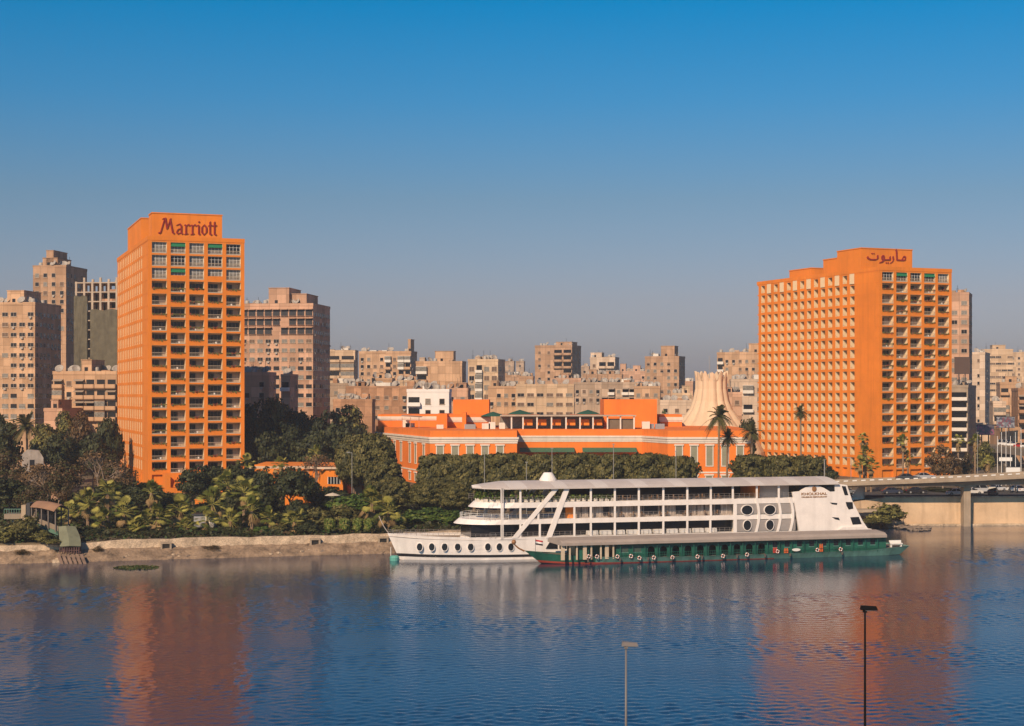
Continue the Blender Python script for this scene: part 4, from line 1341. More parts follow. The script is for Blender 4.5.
pane([(829.6, 491.4), (826, 487.6), (833.6, 486.0), (834.2, 491.2)]); pane([(841.5, 486), (845.4, 486.2), (848, 495.0), (844.5, 495.2)])
pane([(845.5, 502), (852.2, 502), (853, 508.5), (848.5, 509.5), (846.5, 506)]); pane([(850, 517.2), (858.6, 516.8), (861.4, 524), (852.5, 524.6)])
pane([(829.5, 502.5), (837, 503), (836.6, 504.8), (832, 504.2)]); pane([(831.5, 517), (838.5, 517.6), (839.6, 520.2), (835, 519.2)])
b = MB()
x, z = P_(838, 530)
b.prism([(P_(834, 534)), P_(836, 530), P_(842, 527.2), P_(862, 526.6), P_(868, 530), P_(868.5, 534)], -BEAM - .5, -BEAM - .115, axis='y'); b.build("quarter_fender", [WHITE], ship)
for q in ([(545.5, 548.5), (549.5, 542.2), (552, 541.5), (557.2, 541.5), (557.2, 548.5)], [(559.2, 548.5), (559.2, 541.5), (566, 541.5), (566, 548.5)]):
    pane(q, 'side_opening')
# name over the crest
def text_part(body, name, parent, x, y, z, size, m, width=None, ext=.03):
    cu = bpy.data.curves.new(name, 'FONT')
    cu.body = body; cu.size = size; cu.extrude = ext; cu.offset = .012
    o = bpy.data.objects.new(name, cu); COL.objects.link(o)
    bpy.context.view_layer.update()
    me = bpy.data.meshes.new_from_object(o.evaluated_get(bpy.context.evaluated_depsgraph_get()))
    bpy.data.objects.remove(o)
    xs = [v.co.x for v in me.vertices]
    k = (width / (max(xs) - min(xs))) if width else 1
    R = Matrix.Rotation(math.radians(90), 4, 'X')
    for v in me.vertices:
        v.co.x = (v.co.x - min(xs)) * k
    me.transform(R)
    me.materials.clear(); me.materials.append(m)
    return obj(name, me, parent, (x, y, z))
BRZ = mat("bronze_lettering", (.30, .15, .06), .5, .15)
xl, zl = P_(801.2, 495.2); xr_ = P_(826.8, 495)[0]
text_part("KHOLKHAL", "name_lettering", ship, xl, -BEAM - .09, zl, .62, BRZ, xr_ - xl)
xl, zl = P_(801.2, 497.7)
text_part("CRUISING RESTAURANT", "name_lettering", ship, xl, -BEAM - .09, zl, .30, BRZ, xr_ - xl)
b = MB(); x, z = P_(814, 488.9)
b.lathe([(.43, -.05), (.43, .02), (.34, .05), (.34, .01), (.22, .01), (.2, .06)], n=20)
b.v = [(p[0], -p[2], p[1] * 1.15) for p in b.v]
b.build("crest", [BRZ], ship, loc=(x, -BEAM - .12, z))
# inner walls of the decks, rails, furniture
b = MB()
xa = xaxis(456, -3.6)
b.box(xa + 2.5, XR, -3.7, 3.7, Z0 - .4, Z1a - .003)
b.build("saloon_glazing", [GLASS], ship)
b = MB(); xm = WB.at(574, 512, -3.6)[0]
b.box(xm, XR, -4.1, 4.1, Z1b + .003, Z2a - .003); b.build("saloon_curtain", [mat("net_curtain", (.34, .28, .24), .8, .35, 1.6)], ship)
rgs = random.Random(12)
b = MB()
xq = xm + 1
while xq < XR - 1:
    w = rgs.uniform(.08, .22)
    b.box(xq, xq + w, -4.17, -4.103, Z1b + .1, Z2a - .05, 0 if rgs.random() < .6 else 1); xq += w + rgs.uniform(.25, .8)
for px, w in ((606, .5), (651, 1.2), (682, 1.1), (718, .45)):
    xq = WB.at(px, 512, -4.2)[0]; b.box(xq - w, xq + w, -4.22, -4.18, Z1b + .35, Z2a - .05, 1)
b.build("curtain_fold", [mat("pale_curtain", (.5, .43, .37), .8, .1), BLACK], ship)
b = MB(); b.box(xm - 1.6, xm - .05, -4.0, -3.9, Z1b + .003, Z2a - .003); b.build("orange_partition", [ORANGE], ship)
b = MB(); xq = WB.at(756, 495, -3)[0]; b.box(x3f + 18, xq, 3.2, 3.3, Z2b + .003, Z3a - .3, 0); b.box(xq - .3, xq, -4.5, 3.1, Z2b + .003, Z3a + .2, 1)
b.box(xq + .1, XS, -3.4, -3.3, Z2b + .003, Z3a + .1, 2); b.build("bar_wall", [GLASS, ORANGE, LOUV], ship)
b = MB()
def rail(zf, xa, xb, h=.95, y=-BEAM + .12):
    for q in (.35, .65, 1.0):
        b.box(xa, xb, y, y + .03, zf + h * q - .015, zf + h * q + .015)
        b.box(xa, xb, -y - .045, -y, zf + h * q - .02, zf + h * q + .02)
    n = int((xb - xa) / .9)
    for k in range(n + 1):
        x = xa + (xb - xa) * k / n
        b.box(x - .02, x + .02, y + .002, y + .04, zf, zf + h); b.box(x - .02, x + .02, -y - .04, -y - .002, zf, zf + h)
xp = WB.at(502, 500, -BEAM)[0]
rail(Z0 - .2, xp - 2, XR, .95); rail(Z1b, xp - 3, XR, .9); rail(Z2b, xp - 3, XS, .9)
for side in (-1, 1):     # bow rail follows the hull
    prev = None
    for k in range(21):
        x = .2 + 17 * k / 20
        a, w, z = hull_pt(x, 1)
        cur = (a, side * (w - .12), z)
        b.tube((cur[0], cur[1], z - .02), (cur[0], cur[1], z + .55), .025, n=4)
        if prev:
            b.tube((prev[0], prev[1], prev[2] + .55), (cur[0], cur[1], cur[2] + .55), .025, n=4); b.tube((prev[0], prev[1], prev[2] + .28), (cur[0], cur[1], cur[2] + .28), .018, n=4)
        prev = cur
b.build("railing", [mat('rail_grey', (.30, .27, .25), .5)], ship)
b = MB()     # white nose rails on the middle deck
poly_ = slab_poly(x1f + .2, xp, BEAM - .15, 6.8)[1:-1]
for (a, c), (d, e_) in zip(poly_[:-1], poly_[1:]):
    for q in (.35, .65, .95): b.tube((a, c, Z1b + q), (d, e_, Z1b + q), .03, n=4)
    b.tube((a, c, Z1b), (a, c, Z1b + .95), .03, n=4)
b.build("railing", [WHITE_FR], ship)
b = MB()     # potted hedge round the top-deck nose
poly_ = slab_poly(x3f + 1.0, xp + 9, BEAM - .7, 6.0)[1:-1]
fx = []
for (a, c), (d, e_) in zip(poly_[:-1], poly_[1:]):
    n = max(1, int(math.hypot(d - a, e_ - c) / .9))
    for k in range(n): fx.append((a + (d - a) * k / n, c + (e_ - c) * k / n))
k = 0
while k * 1.0 < 17: fx.append((x3f + 7 + k * 1.0, -BEAM + .7)); k += 1
for a, c in fx:
    b.box(a - .3, a + .3, c - .25, c + .25, Z2b + .003, Z2b + .5, 3)
    top_ = 1.75 if a < x3f + 10 else 1.05
    for _ in range(40):
        h = rgs.uniform(.45, top_); r = .42 * (1.25 - h / 1.9)
        t = rgs.uniform(0, 6.28); cc = Vector((a + r * math.cos(t), c + r * math.sin(t), Z2b + h))
        u = Vector((rgs.uniform(-1, 1), rgs.uniform(-1, 1), rgs.uniform(-1, 1))).normalized() * .16; v = u.orthogonal().normalized() * .13
        b.face([cc - u - v, cc + u - v, cc + u + v, cc - u + v], rgs.choice((0, 1, 1, 2)))
b.build("planter_hedge", LF_BRT + [STUCCO], ship)
b = MB(); xq = xaxis(483, -3); b.box(xq, xq + 2.2, -3.0, -1, Z0 + .4, Z0 + 1.6); b.build("deck_locker", [mat("blue_cover", (.05, .16, .28), .7)], ship)
# furniture on the dining decks: every table its own object
tb = MB(); tb.box(-.9, .9, -.4, .4, .72, .77); tb.hexa([(-.96, -.46, .08), (.96, -.46, .08), (.96, .46, .08), (-.96, .46, .08), (-.91, -.41, .718), (.91, -.41, .718), (.91, .41, .718), (-.91, .41, .718)])
tbm = tb.mesh("dining_table", [mat("white_linen", (.75, .72, .68), .8, .05)])
k = 0
x = WB.at(592, 530, -4.7)[0]
while x < XR - 3:
    w = WB.world(x, -4.72, Z0 - .28 + .0)
    tag(obj("dining_table", tbm, None, (w[0], w[1], ZH + .021), WBR), "white-clothed table behind the lowest rail of the white ship", "table", "clothed tables along the ship's lowest deck")
    x += 2.35; k += 1
ch = MB(); ch.box(-.24, .24, -.24, .24, .42, .47); ch.box(-.24, -.19, -.24, .24, .473, .92)
for sx in (-.22, .18):
    for sy in (-.22, .18): ch.box(sx, sx + .04, sy, sy + .04, 0, .418)
chm = ch.mesh("chair", [mat("rattan", (.22, .12, .06), .8, .2)])
x = WB.at(600, 495, -4.6)[0]
k = 0
while x < XR - 2 and k < 34:
    w = WB.world(x, -4.3 - .4 * (k % 2), 0)
    tag(obj("chair", chm, None, (w[0], w[1], Z2b + .003), WBR + (0 if k % 2 else math.pi)), "brown rattan chair behind the rail of the white ship's top deck", "chair", "rattan chairs along the ship's top deck")
    w = WB.world(x + .4, -4.75, 0)
    if k % 3: tag(obj("chair", chm, None, (w[0], w[1], Z1b + .003), WBR + (0 if k % 2 else math.pi)), "brown rattan chair outside the curtains of the ship's middle deck", "chair", "rattan chairs along the ship's middle deck")
    x += rgs.choice((1.0, 1.3, 1.9)); k += 1
# mooring, buoy
b = MB(); q0 = Vector((W(379, 276), 276, Z(516, 276))); q1 = Vector(WB.world(.3, 0, 4.4))
for k in range(8):
    a = q0.lerp(q1, k / 8); c = q0.lerp(q1, (k + 1) / 8)
    b.tube(a - Vector((0, 0, .3 * math.sin(math.pi * k / 8))), c - Vector((0, 0, .3 * math.sin(math.pi * (k + 1) / 8))), .07, n=5)
tag(b.build("mooring_rope", [mat("rope", (.45, .40, .35), .9)]), "pale mooring rope from the ship's bow to the garden palms", "rope")
fr_ = thing("mooring_float", "teal float with a thin white pole under the ship's bow", "float", (W(394.5, 261), 261, 0))
b = MB(); b.lathe([(.3, -.3), (.75, -.2), (.8, .5), (.6, .8), (.1, .85)], n=14); b.build("float", [mat("teal_paint", (.10, .36, .30), .6)], fr_)
b = MB(); b.tube((-.6, 0, -.2), (-.6, 0, 2.2), .05, n=6); b.build("pole", [WHITE_FR], fr_)

# ------------------------------------------------------------------ the green canopied boat in front
GBR = math.radians(15.5)
GB = Fr(3.9, 256.3, GBR)
GREEN = mat("boat_green", (.012, .105, .072), .5, .35, .5, streak=.5)
TEALP = mat("boat_teal", (.11, .25, .215), .55, .35, .5, streak=.6)
REDB = mat("boat_red", (.34, .05, .03), .6, .25, .5)
boat = thing("canopied_boat", "long green river boat under a flat grey canopy beside the white ship", "boat", (3.9, 256.3, 0), GBR)
GH = 3.5
GXE = GB.at(911, 552, -GH)[0]
def ghw(x): return interp(x, [(-2.0, .05), (0, .9), (3, 2.0), (7, 3.0), (11, 3.45), (GXE - 4, 3.5), (GXE, 3.0)])
def gzd(x): return interp(x, [(-2.0, 2.15), (1, 1.75), (5, 1.4), (12, 1.0), (20, .82), (GXE - 9, .85), (GXE - 6, 1.2), (GXE, 1.5)])
b = MB()
st = [-2.0, -1, 0, 1.5, 3, 5, 7, 9, 11, 15, 25, 40, GXE - 8, GXE - 4, GXE - 2, GXE]
fl = [0, .2, .36, .55, .8, 1.0]
for sgn in (-1, 1):
    i0 = len(b.v)
    for x in st:
        for f in fl:
            rk = 3.2 * (1 - f) * max(0, 1 - (x + 2) / 7)
            rk -= 2.0 * (1 - f) * max(0, (x - GXE + 4) / 4)
            b.v.append((x + rk, sgn * ghw(x) * (.82 + .18 * f), -.3 + (gzd(x) + .3) * f))
    n = len(fl)
    for i in range(len(st) - 1):
        for j in range(n - 1):
            a = i0 + i * n + j; q = (a, a + n, a + n + 1, a + 1)
            x = st[i]
            m = 2 if (j == 1 and x < 12) or (j == 1 and x < 30) else (1 if (x >= 9 and j >= 2) or (j == 1) else 0)
            if j == 0: m = 3
            b.f.append(q if sgn < 0 else q[::-1]); b.m.append(m)
i1 = len(b.v)
n = len(fl)
for sgn in (-1, 1):
    for f in fl:
        b.v.append((GXE - 2.0 * (1 - f), sgn * ghw(GXE) * (.82 + .18 * f), -.3 + (gzd(GXE) + .3) * f))
for j in range(n - 1): b.f.append((i1 + j, i1 + n + j, i1 + n + j + 1, i1 + j + 1)); b.m.append(1)
for i in range(len(st) - 1):
    a, c = st[i], st[i + 1]
    b.face([(a, -ghw(a) + .03, gzd(a) - .12), (c, -ghw(c) + .03, gzd(c) - .12), (c, ghw(c) - .03, gzd(c) - .12), (a, ghw(a) - .03, gzd(a) - .12)], 4)
b.build("hull", [GREEN, TEALP, REDB, BLACK, mat("boat_deck", (.16, .13, .10), .8)], boat)
b = MB()
pts = [Vector((-2.0, 0, 2.05)), Vector((-2.9, 0, 2.5)), Vector((-3.5, 0, 3.0)), Vector((-3.75, 0, 3.45))]
for k in range(3): b.tube(pts[k], pts[k + 1], .16 - .02 * k, .14 - .02 * k, n=6)
b.lathe([(.02, 3.1), (.32, 3.3), (.40, 3.55), (.3, 3.8), (.02, 3.95)], -3.75, 0, n=10)
b.build("prow_ornament", [mat("varnished_wood", (.28, .13, .05), .5)], boat)
rx0, rx1 = GB.at(561, 541, -GH)[0], GB.at(886, 538, -GH)[0]
zrb = GB.at(640, 543.6, -GH)[1]
b = MB()
CAN = mat("canopy_grey", (.37, .31, .27), .85, .1, .3, streak=.25)
sec = [(-GH - .35, zrb - .02), (-GH - .38, zrb + .38), (-GH + .3, zrb + .75), (0, zrb + 1.0), (GH - .3, zrb + .75), (GH + .38, zrb + .38), (GH + .35, zrb - .02)]
i = len(b.v)
for k in range(13):
    x = rx0 + (rx1 - rx0) * k / 12
    for (y, z) in sec: b.v.append((x, y, z + (.12 if k % 12 == 0 and .0 else 0)))
n = len(sec)
for k in range(12):
    for j in range(n):
        b.f.append((i + k * n + j, i + k * n + (j + 1) % n, i + (k + 1) * n + (j + 1) % n, i + (k + 1) * n + j)[::-1]); b.m.append(0)
b.f.append(tuple(i + j for j in range(n))); b.m.append(0)
b.f.append(tuple(i + 12 * n + j for j in reversed(range(n)))); b.m.append(0)
b.build("canopy", [CAN], boat)
# cabin walls
yw = -GH + .55
zd = .72
b = MB()
def gx(px, y=yw): return GB.at(px, 550, y)[0]
def gwall(p0, p1):
    b = MB()
    b.box(gx(p0), gx(p1), yw, yw + .12, zd, zrb - .03); b.build('cabin_wall', [GREEN], boat)
    b = MB(); b.box(gx(p0), gx(p1), -yw - .12, -yw, zd, zrb - .03); b.build('cabin_wall', [GREEN], boat)
gwall(616, 645); gwall(766, 886); gwall(578, 589)
b.box(gx(616), gx(616) + .12, yw + .12, -yw - .12, zd, zrb - .03); b.box(gx(886) - .12, gx(886), yw + .12, -yw - .12, zd, zrb - .03)
arches = [651.3 + 12.25 * k for k in range(10)]
aw_ = (gx(700) - gx(688)) * .30
edges = [645]
for px in arches:
    x = gx(px)
    for y in (yw, -yw - .12):
        # the wall above an arched opening
        arcp = arc(0, 0, aw_, aw_ * .95, 180, 0, 10)
        zs = zd + 1.25
        top = zrb - .03
        P = [(x + a, zs + c) for a, c in arcp] + [(x + aw_, top), (x - aw_, top)]
        for q in range(10):
            a0, a1 = P[q], P[q + 1]
            b.hexa([(a0[0], y, a0[1]), (a1[0], y, a1[1]), (a1[0], y + .12, a1[1]), (a0[0], y + .12, a0[1]), (a0[0], y, top), (a1[0], y, top), (a1[0], y + .12, top), (a0[0], y + .12, top)])
prev = gx(645)
for px in arches + [772]:
    x = gx(px) - aw_ if px != 772 else gx(766)
    for y in (yw, -yw - .12):
        b.box(prev, x, y, y + .12, zd, zrb - .03)
    prev = gx(px) + aw_
b.build("cabin_wall", [GREEN], boat)
b = MB(); b.box(gx(646), gx(765), yw + 1.2, -yw - 1.2, zd + .02, zrb - .2); b.build("saloon_glazing", [GLASS], boat)
b = MB()
for k, px in enumerate([563, 570, 577, 585, 591.5, 601, 607, 613.5]):
    x = gx(px, -GH + .1)
    w = .12 if k % 3 else .3
    b = MB(); b.box(x - w, x + w, -GH + .1, -GH + .3, zd + .05, zrb - .03); b.build("canopy_post", [mat("cream_post", (.55, .44, .32), .7, .15)], boat)
b = MB()
xs_ = [gx(620.7 + k * 12.25, -GH) for k in range(22)]
for k, x in enumerate(xs_):
    b = MB(); b.box(x - .05, x + .05, -GH + .08, -GH + .16, zd, zrb - .04); b.build("canopy_post", [GREEN], boat)
b = MB()
xa, xb = gx(616, -GH), gx(886, -GH)
for q in (.45, .9): b.box(xa, xb, -GH + .05, -GH + .10, zd + q, zd + q + .05)
nn = 150
for k in range(nn): 
    x = xa + (xb - xa) * k / nn; b.box(x - .015, x + .015, -GH + .06, -GH + .09, zd + .06, zd + .9)
b.build("railing", [GREEN], boat)
for k in range(9):
    x = gx(775 + k * 12.2)
    b = MB(); b.box(x - .42, x + .42, yw - .03, yw - .003, zd + 1.15, zd + 2.1, 0); b.box(x - .5, x + .5, yw - .05, yw - .004, zd + 1.02, zd + 1.147, 1)
    b.build("cabin_window", [GLASS, TEALP], boat)
for k in range(2):
    x = gx(624 + k * 13)
    b = MB(); b.box(x - .7, x + .7, yw - .03, yw - .003, zd + 1.0, zd + 2.0, 0); b.box(x - .8, x + .8, yw - .05, yw - .004, zd + .87, zd + .997, 1)
    b.build("cabin_window", [mat("dusty_pane", (.06, .09, .07), .4), TEALP], boat)
b = MB(); b.box(gx(578), gx(612), yw + 1.5, -yw - 1.5, zd + .02, zrb - .2); b.build("inner_wall", [GREEN], boat)
b = MB(); x0, x1 = gx(889, -2), gx(901, -2)
b.box(x0, x1, -2.6, -2.0, 1.75, 1.95); b.box(x0, x1, -2.05, -1.95, 1.955, 2.4); b.box(x0 + .1, x0 + .3, -2.5, -2.1, 1.25, 1.748); b.box(x1 - .3, x1 - .1, -2.5, -2.1, 1.25, 1.748)
b.build("stern_bench", [WHITE_FR], boat)
b = MB()
for k, px in enumerate((588, 620, 648, 672, 702, 737, 765, 790, 842)):
    x = gx(px, -GH); b = MB(); b.lathe([(.05, -.28), (.15, -.22), (.17, .22), (.05, .28)], n=8)
    b.build("fender", [mat("fender_rubber", (.10, .08, .07), .8)], boat, loc=(x, -GH - .1, .6))
RINGM = MB(); RINGM.torus((0, 0, 0), .27, .085, m=0, m2=1)
RINGM = RINGM.mesh("life_ring", [WHITE_FR, mat("life_ring_red", (.45, .07, .04), .6)], True)
for k, (px, py) in enumerate(((588.8, 556.4), (597, 556.6), (617.4, 556.6), (631, 556.2), (639.4, 558.0), (653.8, 557.6), (672.4, 557.4), (697.5, 556.6), (723, 556), (747, 554.6), (777.5, 551.4), (817.4, 550), (840.6, 549.2))):
    x, z = GB.at(px, py, -GH - .05)
    w = GB.world(x, -GH - .07, z)
    tag(obj("life_ring", RINGM, None, w, GBR), "white and red life ring hanging on the green boat's rail", "life ring", "life rings along the green boat")
flg = thing("boat_flag", "red, white and black flag on a thin pole at the green boat's bow", "flag", GB.world(GB.at(534, 552, 0)[0], -.8, 1.7), GBR)
b = MB(); b.tube((0, 0, 0), (0, 0, 2.4), .03, n=6); b.build("pole", [DARKMET], flg)
b = MB()
for r, z0 in ((0, 1.95), (1, 1.68), (2, 1.41)):
    for k in range(6):
        x0, x1 = .04 + k * .2, .04 + (k + 1) * .2
        f = lambda x: .10 * math.sin(x * 5)
        s0, s1 = -.18 * x0, -.18 * x1
        b.hexa([(x0, f(x0), z0 + s0), (x1, f(x1), z0 + s1), (x1, f(x1) + .02, z0 + s1), (x0, f(x0) + .02, z0 + s0), (x0, f(x0), z0 + .268 + s0), (x1, f(x1), z0 + .268 + s1), (x1, f(x1) + .02, z0 + .268 + s1), (x0, f(x0) + .02, z0 + .268 + s0)], r)
b.build("cloth", [mat("flag_red", (.5, .03, .03), .8), WHITE_FR, BLACK], flg)
def jacket(px, py, label, m, h=.9, w=.35):
    x, z = GB.at(px, py, -GH + .2)
    r = thing("life_jacket", label, "life jacket", GB.world(x, -GH + .02, z - h / 2), GBR)
    b = MB()
    b.prism([(-w, 0), (-.06, 0), (-.05, h * .75), (-.14, h), (-w * .8, h), (-w * 1.05, h * .5)], -.12, .02, axis='y')
    b.prism([(w, 0), (w * 1.05, h * .5), (w * .8, h), (.14, h), (.05, h * .75), (.06, 0)], -.12, .02, axis='y')
    b.build("panel", [m], r)
    b = MB(); b.box(-w * 1.02, w * 1.02, -.14, -.122, h * .35, h * .42); b.build("strap", [BLACK], r)
LJ = mat("jacket_orange", (.6, .13, .03), .7)
jacket(774.5, 550, "red life jacket hung near the end of the green boat's arches", mat("jacket_red", (.5, .05, .03), .7))
jacket(785.5, 550.5, "orange life jacket hung between the red jacket and the white float board", LJ, .8)
jacket(820.5, 547.6, "tall orange life jacket beside a life ring on the green boat's plain wall", LJ, 1.3, .3)
x, z = GB.at(796, 549.8, -GH); r = thing("float_board", "white float board resting on the green boat's rail", "float", GB.world(x, -GH - .05, z - .2), GBR)
b = MB(); b.prism(arc(0, .22, .75, .24, 0, 360, 16)[:-1], -.1, .02, axis='y'); b.build("board", [WHITE_FR], r)
# ------------------------------------------------------------------ quay, embankment, rocks
def quay_wall(name, label, x0, x1, step, off, zb_, top, th, m, seed):
    rg = random.Random(seed)
    b = MB()
    xs = [x0 + (x1 - x0) * k / int((x1 - x0) / step) for k in range(int((x1 - x0) / step) + 1)]
    pr = []
    for x in xs:
        y = bank(x) + off
        pr.append((x, y, top(x) + rg.uniform(-.16, .12), rg.uniform(-.22, .2)))
    for (xa, ya, za, ja), (xb, yb, zb2, jb) in zip(pr[:-1], pr[1:]):
        b.hexa([(xa, ya - .35 + ja, zb_), (xb, yb - .35 + jb, zb_), (xb, yb + th, zb_), (xa, ya + th, zb_), (xa, ya + ja * .4, za), (xb, yb + jb * .4, zb2), (xb, yb + th, zb2), (xa, ya + th, za)])
    o = b.build(name, [m])
    ap = MB()
    rows = []
    for k in range(int((x1 - x0) / .9) + 1):
        x = x0 + (x1 - x0) * k / int((x1 - x0) / .9)
        y = bank(x) + off - .3
        rows.append([(x + rg.uniform(-.25, .25), y - 4.3 * t + rg.uniform(-.2, .2), 1.72 - 1.95 * t ** 1.25 + rg.uniform(-.16, .16)) for t in (0, .17, .36, .55, .75, 1)])
    for ra, rb in zip(rows[:-1], rows[1:]):
        for j in range(5): ap.face([ra[j + 1], rb[j + 1], rb[j], ra[j]])
    ap.build("stone_apron", [mat("apron_stone", (.27, .19, .125), .95, .55, .45, streak=.3, bump=.9, bscale=2.0)], o)
    return tag(o, label, "wall")
quay_wall("quay_wall", "long pale stone quay wall below the garden palms", -150, -19, 2.1, 3.6, 1.0, lambda x: 3.05 - .45 * max(0, min(1, (-64 - x) / 8)), .9, STONE, 1)
quay_wall("quay_wall", "stretch of stone quay behind the white ship", -18.9, 56, 3, 3.6, .35, lambda x: 3.05, .9, STONE, 2)
# lower apron of mortared stones at the foot of the wall
rg = random.Random(21)
def rock_mesh(seed):
    r = random.Random(seed)
    b = MB()
    n, mrows = 8, 5
    for j in range(mrows):
        t = math.pi * j / (mrows - 1)
        for k in range(n):
            a = 2 * math.pi * k / n
            q = .75 + .45 * r.random()
            b.v.append((q * math.sin(t) * math.cos(a) + 0.001 * k, q * math.sin(t) * math.sin(a) * .8, q * math.cos(t) * .6))
    for j in range(mrows - 1):
        for k in range(n):
            b.f.append((j * n + k, (j + 1) * n + k, (j + 1) * n + (k + 1) % n, j * n + (k + 1) % n)); b.m.append(0)
    return b.mesh("rock", [STONE if seed % 2 else mat("dark_rock", (.22, .17, .13), .95, .35, 1.0)])
ROCKS = [rock_mesh(k) for k in range(6)]
k = 0
while k < 190:
    x = rg.uniform(-88, -22); y = bank(x) + rg.uniform(.2, 3.4)
    s = rg.uniform(.14, .34) * (1.5 if rg.random() < .15 else 1)
    o = obj("rock", rg.choice(ROCKS), None, (x, y, .3 + .3 * (y - bank(x))), rg.uniform(0, 6)); o.scale = (s * 1.4, s, s)
    tag(o, "rough shore stone at the foot of the garden quay", "rock", "shore stones below the garden quay"); k += 1
for k in range(60):
    t = rg.random() ** .8
    px = 872 + 60 * t; D = 331 - 14 * t * rg.uniform(.3, 1.2) - 2
    x = W(px, D)
    s = rg.uniform(.35, .95) * (1.1 - .5 * t)
    o = obj("rock", rg.choice(ROCKS[0::2]), None, (x, D, rg.uniform(0, .5 * (1 - t)) + .12), rg.uniform(0, 6)); o.scale = (s * 1.4, s, s)
    tag(o, "grey boulder on the spit of rocks beyond the green boat's stern", "rock", "boulders on the spit by the embankment")
DARKSPOT = mat("outfall_dark", (.02, .018, .016), .9)
for px, lab in ((166, "drain outfall at the quay below the fan palms nearest the green kiosk"), (315, "drain outfall at the quay left of the clipped box shrubs"), (383, "drain outfall in the quay beside the ship's bow")):
    D = bank(W(px, 268)) + 3.0
    r = thing("drain_outfall", lab, "drain", (W(px, D), D, 1.3), math.radians(12))
    b = MB(); b.box(-.9, -.6, -.4, .3, -.6, 1.0); b.box(.6, .9, -.4, .3, -.6, 1.0); b.box(-.9, .9, -.45, .3, 1.003, 1.3); b.build("surround", [CONC], r)
    b = MB(); b.box(-.597, .597, -.2, .1, -.6, 1.0); b.build("opening", [DARKSPOT], r)
# the tall embankment at the right with coping and ramp shadow
b = MB()
xs = [57, 66, 72, 77] + list(range(80, 200, 8))
for xa, xb in zip(xs[:-1], xs[1:]):
    ya, yb = bank(xa) + .2, bank(xb) + .2
    za, zb_ = quay_h(xa) + .0, quay_h(xb) + .0
    b.hexa([(xa, ya - .9, -1), (xb, yb - .9, -1), (xb, yb + .6, -1), (xa, ya + .6, -1), (xa, ya - .2, za), (xb, yb - .2, zb_), (xb, yb + .6, zb_), (xa, ya + .6, za)])
EMB = mat("embankment_plaster", (.58, .41, .26), .9, .22, .15, streak=.35, bump=.15)
em = thing("embankment_wall", "tall sandy embankment wall under the road ramp", "wall")
b.build("wall", [EMB], em)
b = MB()
for xa, xb in zip(xs[3:-1], xs[4:]):
    ya, yb = bank(xa) + .2, bank(xb) + .2
    b.hexa([(xa, ya - .5, 5.755), (xb, yb - .5, 5.755), (xb, yb + .3, 5.755), (xa, ya + .3, 5.755), (xa, ya - .5, 5.95), (xb, yb - .5, 5.95), (xb, yb + .3, 5.95), (xa, ya + .3, 5.95)])
    tb_ = MB(); tb_.hexa([(xa, ya - 1.5, -.6), (xb, yb - 1.5, -.6), (xb, yb - .95, -.6), (xa, ya - .95, -.6), (xa, ya - 1.45, .35), (xb, yb - 1.45, .35), (xb, yb - .91, .35), (xa, ya - .91, .35)]); tb_.build("toe_block", [STONE], em)
b.build("coping", [STONE], em)
r = thing("landing_stage", "small dark-edged concrete landing stage behind the white ship's stern", "jetty", (W(861, 326), 326, 3.0), 0)
b = MB(); b.box(-7, 3.2, -1.6, 2, .2, .75); b.build("deck", [CONC], r)
b = MB(); b.box(-7, 3.3, -1.75, -1.6, -.5, .15); b.tube((-5, 0, -4), (-5, 0, .2), .3); b.tube((1.8, 0, -4), (1.8, 0, .2), .3); b.build("fender_beam", [BLACK], r)
r = thing("white_panel_fence", "white slanted panel standing on the embankment behind the ship's stern", "panel", (W(855, 334), 334, quay_h(70)), 0)
b = MB(); b.prism([(-2.2, -1), (1.8, -1), (1.8, 3.2), (.9, 3.1)], -.1, .1, axis='y'); b.build("board", [WHITE], r)
b = MB(); b.box(1.82, 1.98, -.1, .1, -1, 3.4); b.build("post", [GREYMET], r)

# corniche road behind the embankment
b = MB()
for xa, xb in ((60, 76), (76, 110), (110, 200)):
    b.face([(xa, bank(xa) + 5, 5.81), (xb, bank(xb) + 5, 5.81), (xb, bank(xb) + 22, 5.81), (xa, bank(xa) + 22, 5.81)])
b.build("road", [ASPHALT])['kind'] = 'structure'

